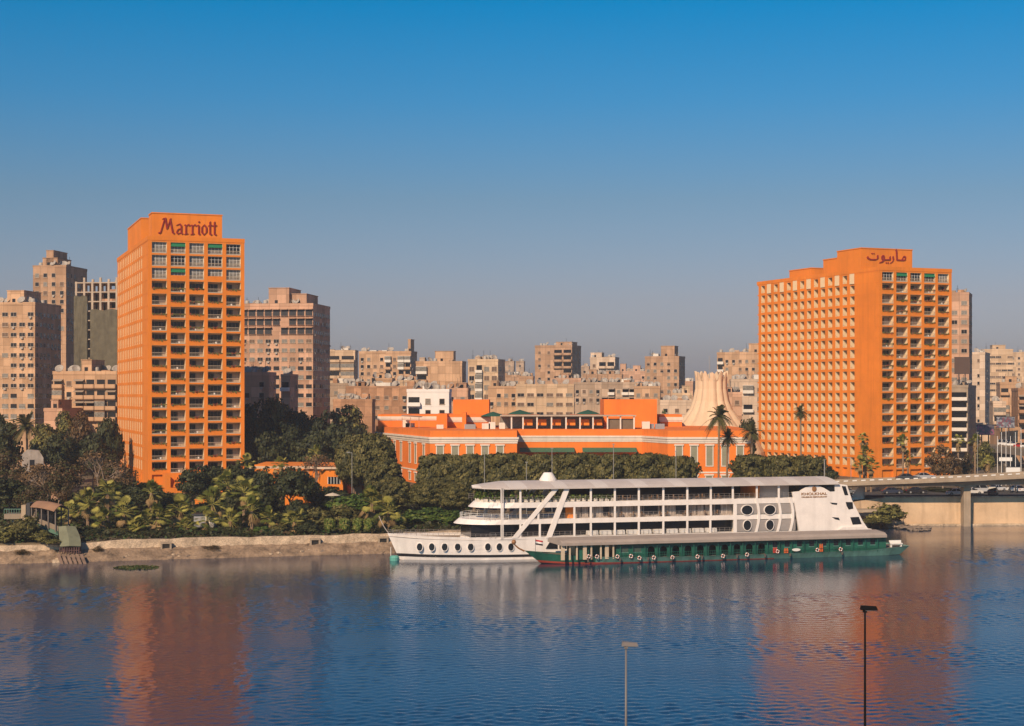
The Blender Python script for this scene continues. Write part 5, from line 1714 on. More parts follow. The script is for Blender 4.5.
# ------------------------------------------------------------------ road ramp over the river edge
ramp = thing("road_ramp", "curving concrete road ramp on a square pier over the river's edge", "bridge")
b, pb, cb = MB(), MB(), MB()
DR = 326
pts = []
for px, yt, ybm in ((770, 485.0, 490.0), (800, 482.5, 489.5), (835, 480.3, 488.6), (870, 478.8, 487.6), (905, 477.6, 487), (940, 476.2, 486.5), (966, 475.3, 486.3), (1000, 473.6, 485.6), (1040, 471.5, 484.4), (1100, 468, 482)):
    pts.append((W(px, DR), DR, Z(yt, DR), Z(ybm, DR)))
for (xa, ya, ta, ba), (xb, yb, tb_, bb) in zip(pts[:-1], pts[1:]):
    ta2, tb2 = ta - .9, tb_ - .9
    b.hexa([(xa, ya + 2.3, ba), (xb, yb + 2.3, bb), (xb, yb + 6.6, bb), (xa, ya + 6.6, ba), (xa, ya + 2.0, ta2 - .35), (xb, yb + 2.0, tb2 - .35), (xb, yb + 7, tb2 - .35), (xa, ya + 7, ta2 - .35)])
    b.hexa([(xa, ya - .3, ta2 - .347), (xb, yb - .3, tb2 - .347), (xb, yb + 8.5, tb2 - .347), (xa, ya + 8.5, ta2 - .347), (xa, ya - .3, ta2), (xb, yb - .3, tb2), (xb, yb + 8.5, tb2), (xa, ya + 8.5, ta2)])
    for y in (0, 8.2):
        pb.hexa([(xa, ya + y, ta2 + .003), (xb, yb + y, tb2 + .003), (xb, yb + y + .25, tb2 + .003), (xa, ya + y + .25, ta2 + .003), (xa, ya + y, ta2 + .55), (xb, yb + y, tb2 + .55), (xb, yb + y + .25, tb2 + .55), (xa, ya + y + .25, ta2 + .55)])
        if y > 1: continue
        n = max(2, int((xb - xa) / 1.6))
        for k in range(n):
            t0, t1 = k / n, (k + .5) / n
            x0, x1 = xa + (xb - xa) * t0, xa + (xb - xa) * t1
            z0, z1 = ta2 + (tb2 - ta2) * t0 + .553, ta2 + (tb2 - ta2) * t1 + .553
            cb = MB(); cb.hexa([(x0, ya + y + .03, z0), (x1, ya + y + .03, z1), (x1, ya + y + .2, z1), (x0, ya + y + .2, z0), (x0, ya + y + .03, z0 + .2), (x1, ya + y + .03, z1 + .2), (x1, ya + y + .2, z1 + .2), (x0, ya + y + .2, z0 + .2)]); cb.build("kerb_block", [WHITE_FR], ramp)
b.build("deck", [CONC], ramp)
pb.build("parapet", [CONC], ramp)
b = MB()
for (xa, ya, ta, ba), (xb, yb, tb_, bb) in zip(pts[:-1], pts[1:]):
    b.face([(xa, ya + .6, ta - .893), (xb, yb + .6, tb_ - .893), (xb, yb + 7.8, tb_ - .893), (xa, ya + 7.8, ta - .893)])
b.build("carriageway", [ASPHALT], ramp)
b = MB(); xp_ = W(966, DR + 3); b.box(xp_ - .55, xp_ + .85, DR + 2.6, DR + 5.0, -3, Z(486.2, DR)); b.box(xp_ - 1.6, xp_ + 1.9, DR + 2.2, DR + 5.4, Z(487.6, DR), Z(486.3, DR)); b.build("pier", [CONC], ramp)
b = MB(); x = W(772, DR); b.box(x - 4, x + .0, DR + .5, DR + 8, 3, pts[0][2] - 1.3); b.build("abutment", [CONC], ramp)

# flyover in the distance at the right edge
fly = thing("flyover", "distant raised flyover carrying traffic at the right edge", "bridge")
b, pb = MB(), MB()
pts2 = [(W(985, 500), 500, Z(445.5, 500)), (W(1000, 482), 482, Z(446.5, 482)), (W(1030, 455), 455, Z(450, 455)), (W(1070, 430), 430, Z(455, 430))]
for (xa, ya, za), (xb, yb, zb_) in zip(pts2[:-1], pts2[1:]):
    b.hexa([(xa, ya, za - 2.0), (xb, yb, zb_ - 2.0), (xb + 8, yb + 7, zb_ - 2.0), (xa + 8, ya + 7, za - 2.0), (xa, ya, za), (xb, yb, zb_), (xb + 8, yb + 7, zb_), (xa + 8, ya + 7, za)])
    pb.hexa([(xa, ya, za + .003), (xb, yb, zb_ + .003), (xb + .2, yb + .2, zb_ + .003), (xa + .2, ya + .2, za + .003), (xa, ya, za + .5), (xb, yb, zb_ + .5), (xb + .2, yb + .2, zb_ + .5), (xa + .2, ya + .2, za + .5)])
b.build("deck", [CONC_D], fly); pb.build("parapet", [CONC], fly)
b = MB()
for x, y, z in pts2[:3]: b.box(x + 2, x + 4, y + 2, y + 4, 4.8, z - 2.003)
b.build("pier", [CONC_D], fly)

# ------------------------------------------------------------------ vehicles
def car_meshes(kind, paint):
    L_, W_, H_ = {'sedan': (4.4, 1.72, 1.42), 'suv': (4.6, 1.85, 1.75), 'van': (4.7, 1.85, 2.0)}[kind]
    b = MB()
    hw = W_ / 2
    if kind == 'sedan':
        prof = [(-2.2, .30), (-2.2, .72), (-2.05, .86), (-1.35, .92), (1.05, .95), (1.9, .88), (2.2, .70), (2.2, .30)]
        cab = [(-1.75, .92), (-1.05, 1.40), (.35, 1.42), (1.1, .95)]
    elif kind == 'suv':
        prof = [(-2.3, .36), (-2.3, .95), (-2.2, 1.05), (1.0, 1.08), (1.95, 1.0), (2.28, .85), (2.28, .36)]
        cab = [(-2.22, 1.05), (-2.05, 1.70), (.35, 1.75), (1.1, 1.08)]
    else:
        prof = [(-2.35, .34), (-2.35, 1.05), (1.45, 1.08), (2.1, .98), (2.35, .75), (2.35, .34)]
        cab = [(-2.33, 1.05), (-2.25, 1.98), (.85, 2.0), (1.55, 1.06)]
    n = len(prof); i = len(b.v)
    for sgn, ins in ((-1, 0), (1, 0)):
        for x, z in prof: b.v.append((x, sgn * (hw - (.05 if z > .8 else 0)), z))
    b.f.append(tuple(i + k for k in range(n))); b.m.append(0)
    b.f.append(tuple(i + n + k for k in reversed(range(n)))); b.m.append(0)
    for k in range(n): b.f.append((i + k, i + n + k, i + n + (k + 1) % n, i + (k + 1) % n)); b.m.append(0)
    body = b.mesh("body", [paint])
    def cabm(y, shr):
        c = MB(); i = 0
        for sgn in (-1, 1):
            for q, (x, z) in enumerate(cab):
                top = q in (1, 2)
                c.v.append((x * (.985 if top else 1), sgn * ((hw - .07 - (.16 if top else 0)) + shr), z))
        c.f += [(0, 1, 2, 3), (7, 6, 5, 4), (0, 4, 5, 1), (2, 6, 7, 3), (1, 5, 6, 2)]
        return c
    c = cabm(0, 0); c.m = [1, 1, 1, 1, 0]
    xs_ = [cab[1][0], cab[2][0]]
    for fx in ((.06,), (.5,), (.94,)):      # roof pillars
        x0 = cab[0][0] + (cab[3][0] - cab[0][0]) * fx[0]; x1 = xs_[0] + (xs_[1] - xs_[0]) * fx[0]
        for sgn in (-1, 1):
            yb, yt = sgn * (hw - .062), sgn * (hw - .222)
            c.hexa([(x0 - .05, yb, cab[0][1]), (x0 + .05, yb, cab[0][1]), (x0 + .05, yb - sgn * .03, cab[0][1]), (x0 - .05, yb - sgn * .03, cab[0][1]), (x1 - .05, yt, cab[1][1]), (x1 + .05, yt, cab[1][1]), (x1 + .05, yt - sgn * .03, cab[1][1]), (x1 - .05, yt - sgn * .03, cab[1][1])], 0)
    cabin = c.mesh("cabin", [paint, GLASS])
    w = MB(); w.tube((0, -.1, 0), (0, .1, 0), .33, n=16, m=0); w.tube((0, -.112, 0), (0, .112, 0), .2, n=12, m=1)
    wheel = w.mesh("wheel", [BLACK, GREYMET])
    l = MB(); l.box(-.04, .04, -.2, .2, -.08, .08)
    return body, cabin, wheel, l, L_, W_, kind
HL = mat("headlight_lens", (.7, .7, .68), .2); TLM = mat("tail_light", (.4, .02, .02), .3)
HLm = MB().box(-.04, .04, -.2, .2, -.08, .08).mesh("headlight", [HL]); TLm = MB().box(-.04, .04, -.2, .2, -.08, .08).mesh("tail_light", [TLM])
def car(label, kind, col, x, y, z, rz, group=None):
    paint = mat("car_paint_" + "_".join(str(int(c * 100)) for c in col), col, .3, .03)
    body, cabin, wheel, _, L_, W_, _k = car_meshes(kind, paint)
    r = thing("parked_car" if group != "t" else "car", label, "car", (x, y, z), rz)
    obj("body", body, r); obj("cabin", cabin, r)
    for sx in (-1.35, 1.35):
        for sy in (-1, 1): obj("wheel", wheel, r, (sx, sy * (W_ / 2 - .1), .33))
    for sy in (-1, 1):
        obj("headlight", HLm, r, (L_ / 2 - .03, sy * .58, .66)); obj("tail_light", TLm, r, (-L_ / 2 + .03, sy * .58, .72))
def pcar(px, D, label, kind, col, rz, z=5.82): car(label, kind, col, W(px, D), D, z, rz)
pcar(846, 342, "grey saloon parked by the white panel on the embankment", 'sedan', (.16, .18, .2), .1)
pcar(892, 343, "dark blue saloon parked among railings under the ramp", 'sedan', (.03, .04, .07), .05)
pcar(916, 344, "black saloon parked under the ramp beside the dark blue one", 'sedan', (.015, .015, .02), 0)
pcar(957, 338, "white saloon parked just left of the ramp's pier", 'sedan', (.75, .74, .72), .0)
pcar(972, 341, "white hatchback half hidden by the ramp's pier", 'sedan', (.62, .62, .62), .1)
pcar(981, 347, "silver van parked right of the ramp's pier", 'van', (.42, .43, .45), 0)
pcar(993, 341, "black off-roader with silver windscreen parked nose to tail with the silver van", 'suv', (.02, .02, .025), 1.2)
pcar(997, 352, "white saloon behind the black off-roader", 'sedan', (.7, .7, .7), .6)
pcar(1016, 350, "white car standing alone on the slope at the right edge", 'sedan', (.78, .77, .75), 1.9)
def on_ramp(px):
    x = W(px, DR + 5); return x, float(np.interp(x, [p[0] for p in pts], [p[2] for p in pts])) - .89
x, z = on_ramp(907); car("dark saloon driving down the road ramp", 'sedan', (.05, .055, .06), x, DR + 5, z, .03, "t")
x, z = on_ramp(925); car("silver saloon following the dark one on the road ramp", 'sedan', (.35, .35, .36), x, DR + 5.5, z, .03, "t")
def on_fly(px, D0, dz=0):
    return W(px, D0), D0, float(np.interp(D0, [430, 455, 482, 500], [pts2[3][2], pts2[2][2], pts2[1][2], pts2[0][2]])) + .01
for px, D, lab, kind, col in ((1000, 486, "white van on the distant flyover", 'van', (.7, .7, .7)), (1006, 480, "white car second along the flyover", 'sedan', (.75, .75, .74)), (1016, 470, "red car on the distant flyover", 'sedan', (.4, .03, .03)), (1023, 463, "white off-roader at the frame edge on the flyover", 'suv', (.72, .72, .72))):
    x, y, z = on_fly(px, D); car(lab, kind, col, x + 2.5, y + 2.5, z, -.85, "t")

# ------------------------------------------------------------------ lamps, poles, billboards
def near_lamp(label, px, py, D, m):
    zt = Z(py, D)
    r = thing("street_lamp", label, "street lamp", (W(px, D), D, 4.0))
    h = zt - 4.0
    b = MB(); b.tube((0, 0, 0), (0, 0, h), .085, .05, n=12); b.lathe([(.25, 0), (.25, .05), (.13, .1), (.12, .5)], n=12); b.build("pole", [m], r, smooth=True)
    b = MB(); b.box(-.10, .10, -.12, .12, h - .02, h + .12); b.build("bracket", [m], r)
    b = MB(); b.hexa([(-.24, -.18, h + .121), (.66, -.18, h + .10), (.66, .18, h + .10), (-.24, .18, h + .121), (-.20, -.15, h + .34), (.58, -.15, h + .30), (.58, .15, h + .30), (-.20, .15, h + .34)]); b.build("lamp_head", [m], r)
    b = MB(); b.box(.0, .58, -.14, .14, h + .075, h + .10); b.build("lens", [GREYMET], r)
near_lamp("pale grey street lamp rising from below, shorter of the two near lamps", 626, 648, 85, mat("lamp_grey", (.16, .14, .135), .5, .08))
near_lamp("black street lamp rising from below, taller of the two near lamps", 865, 612, 85, mat("lamp_black", (.006, .006, .007), .9, .08, spec=.1))
POLE_M = mat("pole_grey", (.30, .29, .27), .5, .1, metal=.2)
def pole(label, px, ytop, D, zb_=None, arm=0, r_=.09, name="lamp_post"):
    zb_ = ground_z(W(px, D), D) if zb_ is None else zb_
    zt = Z(ytop, D)
    r = thing(name, label, "lamp post", (W(px, D), D, zb_))
    b = MB(); b.tube((0, 0, -.2), (0, 0, zt - zb_), r_, r_ * .7, n=8); b.build("pole", [POLE_M], r)
    b = MB()
    b.box(-.06 + min(0, arm), .06 + max(0, arm), -.06, .06, zt - zb_, zt - zb_ + .1)
    b.box((arm - .35) if arm else -.25, (arm + .35) if arm else .25, -.12, .12, zt - zb_ + .101, zt - zb_ + .22); b.build("lamp_head", [POLE_M], r)
pole("thin pale pole above the curved nose of the ship's roof", 484.5, 452, 298)
pole("short thin pole just left of the ship's funnel", 526.5, 463, 298)
pole("thin pale pole just right of the ship's funnel", 552, 449, 298)
pole("tall thin pole before the middle of the clipped ficus row", 613.5, 445, 298)
pole("thin pole near the right end of the clipped ficus row", 676, 452, 300)
pole("stout grey post at the stern end of the ship's roof", 824.5, 460.5, 312, r_=.16)
pole("lamp post with a short arm before the blank corner of the Arabic-lettered tower", 851, 458, 345, 6, -1.6)
pole("tall slender pole standing beside the pair of fan palms at the far ramp", 977.5, 433, 352, 6)
pole("lamp post with an arm in front of the big round garden ficus", 352, 453, 322, None, -.8)
for k, px in enumerate((997.5, 1001.5, 1006, 1010.5, 1015.5, 1021)):
    D = 372 + k * 2
    r = thing("flagpole", "slim white flagpole in the row before the distant flyover", "flagpole", (W(px, D), D, 5.0), 0, "flagpoles before the flyover")
    b = MB(); b.tube((0, 0, 0), (0, 0, Z(437 - (k % 3) * 4, D) - 5), .09, .06, n=6); b.build("pole", [WHITE_FR], r)
    b = MB(); b.lathe([(.02, 0), (.12, .1), (.02, .22)], n=8); b.build("finial", [WHITE_FR], r, loc=(0, 0, Z(437 - (k % 3) * 4, D) - 5))
def billboard(label, x0, x1, yt, yb, D, m, legs=True, zb_=5.0):
    r = thing("billboard", label, "billboard", (W(x0, D), D, zb_))
    w = W(x1, D) - W(x0, D)
    b = MB(); b.box(0, w, -.12, .12, Z(yb, D) - zb_, Z(yt, D) - zb_); b.build("panel", [m], r)
    b = MB()
    for z in (Z(yb, D) - zb_ - .15, Z(yt, D) - zb_ + .003): b.box(-.1, w + .1, -.16, .16, z, z + .147)
    b.build("frame", [DARKMET], r)
    if legs:
        b = MB(); b.tube((w * .3, .3, 0), (w * .3, .3, Z(yb, D) - zb_), .18); b.tube((w * .7, .3, 0), (w * .7, .3, Z(yb, D) - zb_), .18); b.build("leg", [DARKMET], r)
def patch_mat(name, cols, sc_):
    m = bpy.data.materials.new(name); m.use_nodes = True
    N, L = m.node_tree.nodes, m.node_tree.links
    b = N["Principled BSDF"]; b.inputs['Roughness'].default_value = .5
    tc = N.new("ShaderNodeTexCoord"); nz = N.new("ShaderNodeTexVoronoi"); nz.inputs['Scale'].default_value = sc_
    L.new(tc.outputs['Object'], nz.inputs['Vector'])
    cr = N.new("ShaderNodeValToRGB"); cr.color_ramp.interpolation = 'CONSTANT'
    while len(cr.color_ramp.elements) < len(cols): cr.color_ramp.elements.new(.5)
    for k, c in enumerate(cols):
        cr.color_ramp.elements[k].position = k / len(cols); cr.color_ramp.elements[k].color = (*c, 1)
    L.new(nz.outputs['Color'], cr.inputs[0]); L.new(cr.outputs[0], b.inputs['Base Color'])
    return m
billboard("blank dark brown billboard on the roof beside the Arabic-lettered tower", 954.5, 970, 357.5, 373.5, 522, mat("blank_billboard", (.10, .06, .045), .7, .1), True, Z(385, 520) - .85)
billboard("blue-grey pictorial billboard above the tan house by the flyover", 996.5, 1014.5, 417, 427.5, 494, patch_mat("billboard_picture", [(.08, .08, .12), (.16, .18, .22), (.30, .31, .34), (.18, .07, .10), (.12, .12, .16)], 1.6))
billboard("dark panel with pink blooms printed on it left of the flyover", 977, 994, 425, 434.5, 470, patch_mat("pink_banner_picture", [(.05, .05, .08), (.10, .10, .13), (.30, .09, .17), (.12, .10, .14), (.07, .07, .1)], 1.8))
billboard("white sign board hung under the distant flyover", 999, 1012, 457.3, 461, 420, WHITE_FR)
billboard("low white hoarding behind the ramp at the right edge", 1006, 1020, 467.3, 472.5, 345, WHITE_FR)

# ------------------------------------------------------------------ green kiosk and gangway on the quay
KR = math.radians(0)
kx, kd = W(58, 266), 266
ks = thing("gangway_kiosk", "green roofed gangway with curved stair cover on the garden quay", "gangway", (0, 0, 0))
KG = mat("kiosk_green", (.10, .20, .15), .6, .15, .8, streak=.3)
KRF = mat("kiosk_roof", (.30, .17, .10), .8, .15)
def hx(pts8, m=0): return pts8
def slab(px0, py0, px1, py1, D0, D1, th, w, name, m):
    """a sloping slab running from one pixel/depth to another, w metres deep"""
    xa, xb = W(px0, D0), W(px1, D1); za, zb_ = Z(py0, D0), Z(py1, D1)
    b = MB(); b.hexa([(xa, D0, za - th), (xb, D1, zb_ - th), (xb, D1 + w, zb_ - th), (xa, D0 + w, za - th), (xa, D0, za), (xb, D1, zb_), (xb, D1 + w, zb_), (xa, D0 + w, za)])
    return b.build(name, [m], ks)
slab(31, 521, 58, 531.5, 268, 264, .65, 3.6, "bridge_deck", KG)
slab(31, 515.5, 58, 526, 267.9, 263.9, .001 + Z(515.5, 268) - Z(521, 268) - .05, .1, "parapet", mat("kiosk_panel", (.28, .22, .16), .8, .2))
# curved roof
b = MB()
nn_, na = 8, 9
for layer in (0, .12):
    for i in range(nn_ + 1):
        t = i / nn_
        D = 268 - 4.2 * t; x = W(31 + 31 * t, 268) + 0; z = Z(507.2 + 4.4 * t * t, D)
        for k in range(na):
            s_ = k / (na - 1)
            b.v.append((x + 1.3 * s_, D - .4 + 4.2 * s_, z + 1.0 * math.sin(math.pi * s_) * .85 + layer))
N1 = (nn_ + 1) * na
for i in range(nn_):
    for k in range(na - 1):
        a = i * na + k
        b.f.append((a, a + 1, a + na + 1, a + na)); b.m.append(0)
        a += N1; b.f.append((a, a + na, a + na + 1, a + 1)); b.m.append(0)
    for k in (0, na - 1):
        a = i * na + k; b.f.append((a, a + na, a + na + N1, a + N1)); b.m.append(0)
for i in (0, nn_):
    for k in range(na - 1):
        a = i * na + k; b.f.append((a, a + 1, a + 1 + N1, a + N1)); b.m.append(0)
b.build("roof", [KRF], ks)
b = MB()
for t in (0, .2, .42, .7, 1.0):
    D = 268 - 4.2 * t; x = W(31 + 31 * t, 268); zt = Z(507.2 + 4.4 * t * t, D) + .1
    zb_ = Z(521 + 10.5 * t, D)
    for dx_, dy_ in ((.1, 0), (1.3, 3.4)):
        b = MB(); b.box(x + dx_ - .09, x + dx_ + .09, D + dy_ - .09, D + dy_ + .09, zb_ - .1, zt); b.build("roof_post", [mat("kiosk_post", (.16, .13, .11), .7)], ks)
b = MB(); b.hexa([(W(33, 266), 269, Z(520, 268)), (W(57, 266), 265.5, Z(530, 264)), (W(57, 266) + .05, 265.6, Z(530, 264)), (W(33, 266) + .05, 269.1, Z(520, 268)), (W(33, 266), 269, Z(508, 268)), (W(57, 266), 265.5, Z(511, 264)), (W(57, 266) + .05, 265.6, Z(511, 264)), (W(33, 266) + .05, 269.1, Z(508, 268))]); b.build("inner_screen", [GLASS], ks)
b = MB()
for px, yt, D in ((41, 527, 267), (47.5, 529.5, 266), (56, 533, 265), (58, 533, 268)):
    x = W(px, D); b = MB(); b.box(x - .25, x + .25, D, D + .5, 1.0, Z(yt, D) - .3); b.build("leg", [KG], ks)
# curved stair cover
b = MB()
for layer in (0, .1):
    for i in range(9):
        t = i / 8
        py = 527 + 20 * t; pxl = 58.5 + 1.5 * t; pxr = 75 + 5.5 * math.sin(t * math.pi * .6)
        D = 264 - 4.5 * t
        b.v.append((W(pxl, D), D - layer, Z(py, D) + layer)); b.v.append((W((pxl + pxr) / 2, D), D - .5 - layer, Z(py, D) + .15 + layer)); b.v.append((W(pxr, D), D + .3 - layer, Z(py, D) + layer))
for i in range(8):
    for k in range(2):
        a = i * 3 + k
        b.f.append((a, a + 1, a + 4, a + 3)); b.m.append(0); a += 27; b.f.append((a, a + 3, a + 4, a + 1)); b.m.append(0)
    for k in (0, 2):
        a = i * 3 + k; b.f.append((a, a + 3, a + 30, a + 27)); b.m.append(0)
for k in range(2):
    for i in (0, 24): b.f.append((i + k, i + k + 1, i + k + 28, i + k + 27)); b.m.append(0)
b.build("stair_cover", [mat("stair_cover_green", (.19, .20, .13), .7, .15, .8, streak=.4)], ks)
b = MB()
xg0, xg1 = W(60, 259.5), W(79, 259.5)
for k in range(9):
    x = xg0 + (xg1 - xg0) * k / 8; b.box(x - .07, x + .07, 259.4, 259.55, Z(553.5, 259.5), Z(547.2, 259.5))
b.box(xg0, xg1, 259.42, 259.52, Z(550.5, 259.5), Z(550, 259.5)); b.box(xg0, xg1, 260.6, 260.7, Z(553.5, 259.5), Z(546, 259.5)); b.build("gate", [mat("rust_red_iron", (.10, .05, .045), .8, .3)], ks)
b = MB()
for k in range(6):
    px = 57 + k * 4.6
    xa, xb = W(px, 259), W(px + 4.5, 256.3)
    b.hexa([(xa, 259, Z(554, 259) - .25), (xa + .45, 259, Z(554, 259) - .25), (xb + .45, 255.8, -.2), (xb, 255.8, -.2), (xa, 259, Z(554, 259)), (xa + .45, 259, Z(554, 259)), (xb + .45, 255.8, .08), (xb, 255.8, .08)])
b.build("landing_ramp", [mat("old_planks", (.24, .16, .115), .9, .3)], ks)
b = MB(); b.box(W(55, 259), W(84, 259), 257.5, 259.8, -.5, .45); b.build("landing", [STONE], ks)
b = MB(); b.box(W(4, 272), W(24, 272), 272, 275, Z(519, 272), Z(514, 272)); b.build("platform", [mat("kiosk_panel", (.28, .22, .16))], ks)
b = MB()
for k in range(9):
    x = W(4, 272) + (W(24, 272) - W(4, 272)) * k / 8; b.box(x - .04, x + .04, 272.02, 272.1, Z(514, 272), Z(509.5, 272))
b.box(W(4, 272), W(24, 272), 272.0, 272.12, Z(509.5, 272), Z(508.8, 272)); b.build("railing", [KG], ks)
b = MB(); b.box(W(21.5, 271), W(26, 271), 270.8, 272.0, 2.4, Z(505, 271)); b.box(W(26.5, 271), W(30, 271), 270.9, 273, 2.4, Z(503, 271), 1); b.build("gate_pillar", [mat("pillar_tan", (.42, .32, .22), .9), DARKMET], ks)
b = MB(); b.tube((W(11, 272), 273, Z(519, 272)), (W(17, 272), 272.5, 2.5), .12); b.tube((W(9, 272), 274, Z(519, 272)), (W(9, 272), 274, 2.5), .15); b.build("brace", [CONC], ks)

# garden parasol, low hut, small orange garden walls
parasol(332.5, 495, 302, "cream square-topped parasol on the garden lawn", mat("cream_canvas", (.62, .52, .40), .8), .58, zbase=Z(502.5, 302))
r = thing("garden_hut", "small grey hut with flat dark roof hidden under the palms", "hut", (W(204, 281), 281, 3.6))
b = MB(); b.box(-1.8, 1.8, 0, 3, 0, 2.3); b.build("wall", [mat("hut_grey", (.30, .30, .31), .8)], r)
b = MB(); b.box(-2.1, 2.1, -.3, 3.3, 2.303, 2.5); b.build("roof", [DARKMET], r)
b = MB(); b.box(.2, 1.1, -.06, -.003, 0, 2.0); b.build("door", [STUCCO], r)
def gwall(label, x0, x1, yt, D, m=ORANGE, h=None):
    r = thing("garden_wall", label, "wall", (W(x0, D), D, 3.5))
    w = W(x1, D) - W(x0, D)
    b = MB(); b.box(0, w, 0, .5, 0, Z(yt, D) - 3.5); b.build("wall", [m], r)
    b = MB(); b.box(-.1, w + .1, -.1, .6, Z(yt, D) - 3.497, Z(yt, D) - 3.35); b.build("coping", [m], r)
gwall("low orange garden wall below the round dark tree", 285, 311, 494, 318)
gwall("bright orange garden pillar among bare branches by the green kiosk", 58, 66.5, 489.5, 322)
gwall("narrow orange wall seen through the bare trees", 51, 58, 469, 330, ROSE)
gwall("low orange planter wall at the tower's foot between the palms", 195, 207, 500, 320)
r = thing("stone_hut", "pale whitewashed stone ruin below the big date palm", "hut", (W(22, 350), 350, 4.5), .3)
b = MB(); b.prism([(0, 0), (4.5, 0), (4.5, Z(458, 350) - 4.5), (3.6, Z(451, 350) - 4.5), (1.2, Z(450, 350) - 4.5), (0, Z(455, 350) - 4.5)], 0, 4, axis='y'); b.build("wall", [mat("ruin_plaster", (.40, .34, .29), .9, .3, .6, streak=.4)], r)
b = MB(); b.box(1.6, 2.6, -.05, -.003, 6.5, 8.3); b.build("opening", [BLACK], r)
r = thing("reed_patch", "", "")
bpy.data.objects.remove(r)
b = MB()
for k in range(900):
    a = rg.uniform(0, 6.28); q = math.sqrt(rg.random())
    x, y = W(137, 250) + 3.4 * q * math.cos(a), 250 + 3.0 * q * math.sin(a)
    h = rg.uniform(.05, .24); d = rg.uniform(0, 3.1)
    u = Vector((math.cos(d), math.sin(d), 0)) * .14
    p0 = Vector((x, y, -.02))
    lean = Vector((rg.uniform(-.2, .2), rg.uniform(-.2, .2), h))
    b.face([p0 - u, p0 + u, p0 + u * .5 + lean, p0 - u * .5 + lean], rg.choice((0, 1)))
o = b.build("water_weed", [LF_BRT[0], LF_FIC[1]]); o['kind'] = 'stuff'; o['label'] = "patch of green water weed floating off the quay"; o['category'] = "water weed"
# ------------------------------------------------------------------ trees, palms, shrubs
def leaves_to_mesh(name, C_, U, V, midx, mats):
    n = len(C_)
    v = np.empty((n, 4, 3))
    v[:, 0] = C_ - U - V; v[:, 1] = C_ + U - V * .6; v[:, 2] = C_ + U * .6 + V; v[:, 3] = C_ - U * .8 + V * .7
    me = bpy.data.meshes.new(name)
    me.vertices.add(n * 4); me.vertices.foreach_set("co", v.reshape(-1))
    me.loops.add(n * 4); me.loops.foreach_set("vertex_index", np.arange(n * 4))
    me.polygons.add(n); me.polygons.foreach_set("loop_start", np.arange(n) * 4); me.polygons.foreach_set("loop_total", np.full(n, 4))
    for m in mats: me.materials.append(m)
    me.polygons.foreach_set("material_index", midx.astype(np.int32))
    me.update(calc_edges=True)
    return me

def crown_mesh(seed, rx, ry, rz, z0, mats, nclump=60, per=70, leaf=.28, cr=1.5, boxy=0.0, flat_bottom=.35, openness=.0, prob=(.35, .45, .2), tight=False):
    r = np.random.RandomState(seed)
    Cs, Us, Vs, Ms = [], [], [], []
    for c in range(nclump):
        d = r.normal(size=3); d /= np.linalg.norm(d)
        if d[2] < -flat_bottom: d[2] = -flat_bottom * r.rand()
        if boxy > 0:
            m_ = np.max(np.abs(d)); d = d * (1 - boxy) + d / m_ * boxy * .88
        rad = (.62 + .38 * r.rand() ** .6) if r.rand() < .85 else r.rand() * .6
        if tight: rad = .86 + .14 * r.rand()
        rad *= (1 - (.04 if tight else .22) * math.sin(d[0] * 3 + seed) * math.sin(d[1] * 3.3 + 2 * seed))
        c0 = d * rad * np.array([rx, ry, rz])
        k = cr * r.uniform(.6, 1.25)
        n = int(per * (k / cr) ** 1.6)
        if r.rand() < openness: n = int(n * .35)
        q = r.normal(size=(n, 3)); q /= np.linalg.norm(q, axis=1)[:, None]
        q[:, 2] = np.abs(q[:, 2]) * np.where(r.rand(n) < .75, 1, -1)
        pos = c0 + q * k * (0.55 + .5 * r.rand(n))[:, None] * np.array([1, 1, .75])
        nrm = q * .8 + d * .5 + r.normal(size=(n, 3)) * .45
        nrm /= np.linalg.norm(nrm, axis=1)[:, None]
        a = np.cross(nrm, r.normal(size=(n, 3))); a /= np.linalg.norm(a, axis=1)[:, None] + 1e-9
        b = np.cross(nrm, a)
        s = leaf * r.uniform(.55, 1.3, size=n)[:, None]
        Cs.append(pos); Us.append(a * s); Vs.append(b * s * .75)
        base = r.choice(3, p=prob)
        mi = np.where(r.rand(n) < .7, base, r.choice(3, size=n, p=prob))
        Ms.append(mi)
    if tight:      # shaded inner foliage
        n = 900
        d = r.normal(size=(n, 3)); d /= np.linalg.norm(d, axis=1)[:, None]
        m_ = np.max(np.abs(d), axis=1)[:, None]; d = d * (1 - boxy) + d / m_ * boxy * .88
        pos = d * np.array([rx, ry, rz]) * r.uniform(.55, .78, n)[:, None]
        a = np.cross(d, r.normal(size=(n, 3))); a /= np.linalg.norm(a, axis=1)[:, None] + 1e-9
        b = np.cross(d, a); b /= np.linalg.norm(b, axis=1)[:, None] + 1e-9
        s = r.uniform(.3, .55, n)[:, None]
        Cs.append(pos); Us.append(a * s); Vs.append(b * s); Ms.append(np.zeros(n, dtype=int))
    C_ = np.concatenate(Cs); C_[:, 2] += z0
    return leaves_to_mesh("crown", C_, np.concatenate(Us), np.concatenate(Vs), np.concatenate(Ms), mats)

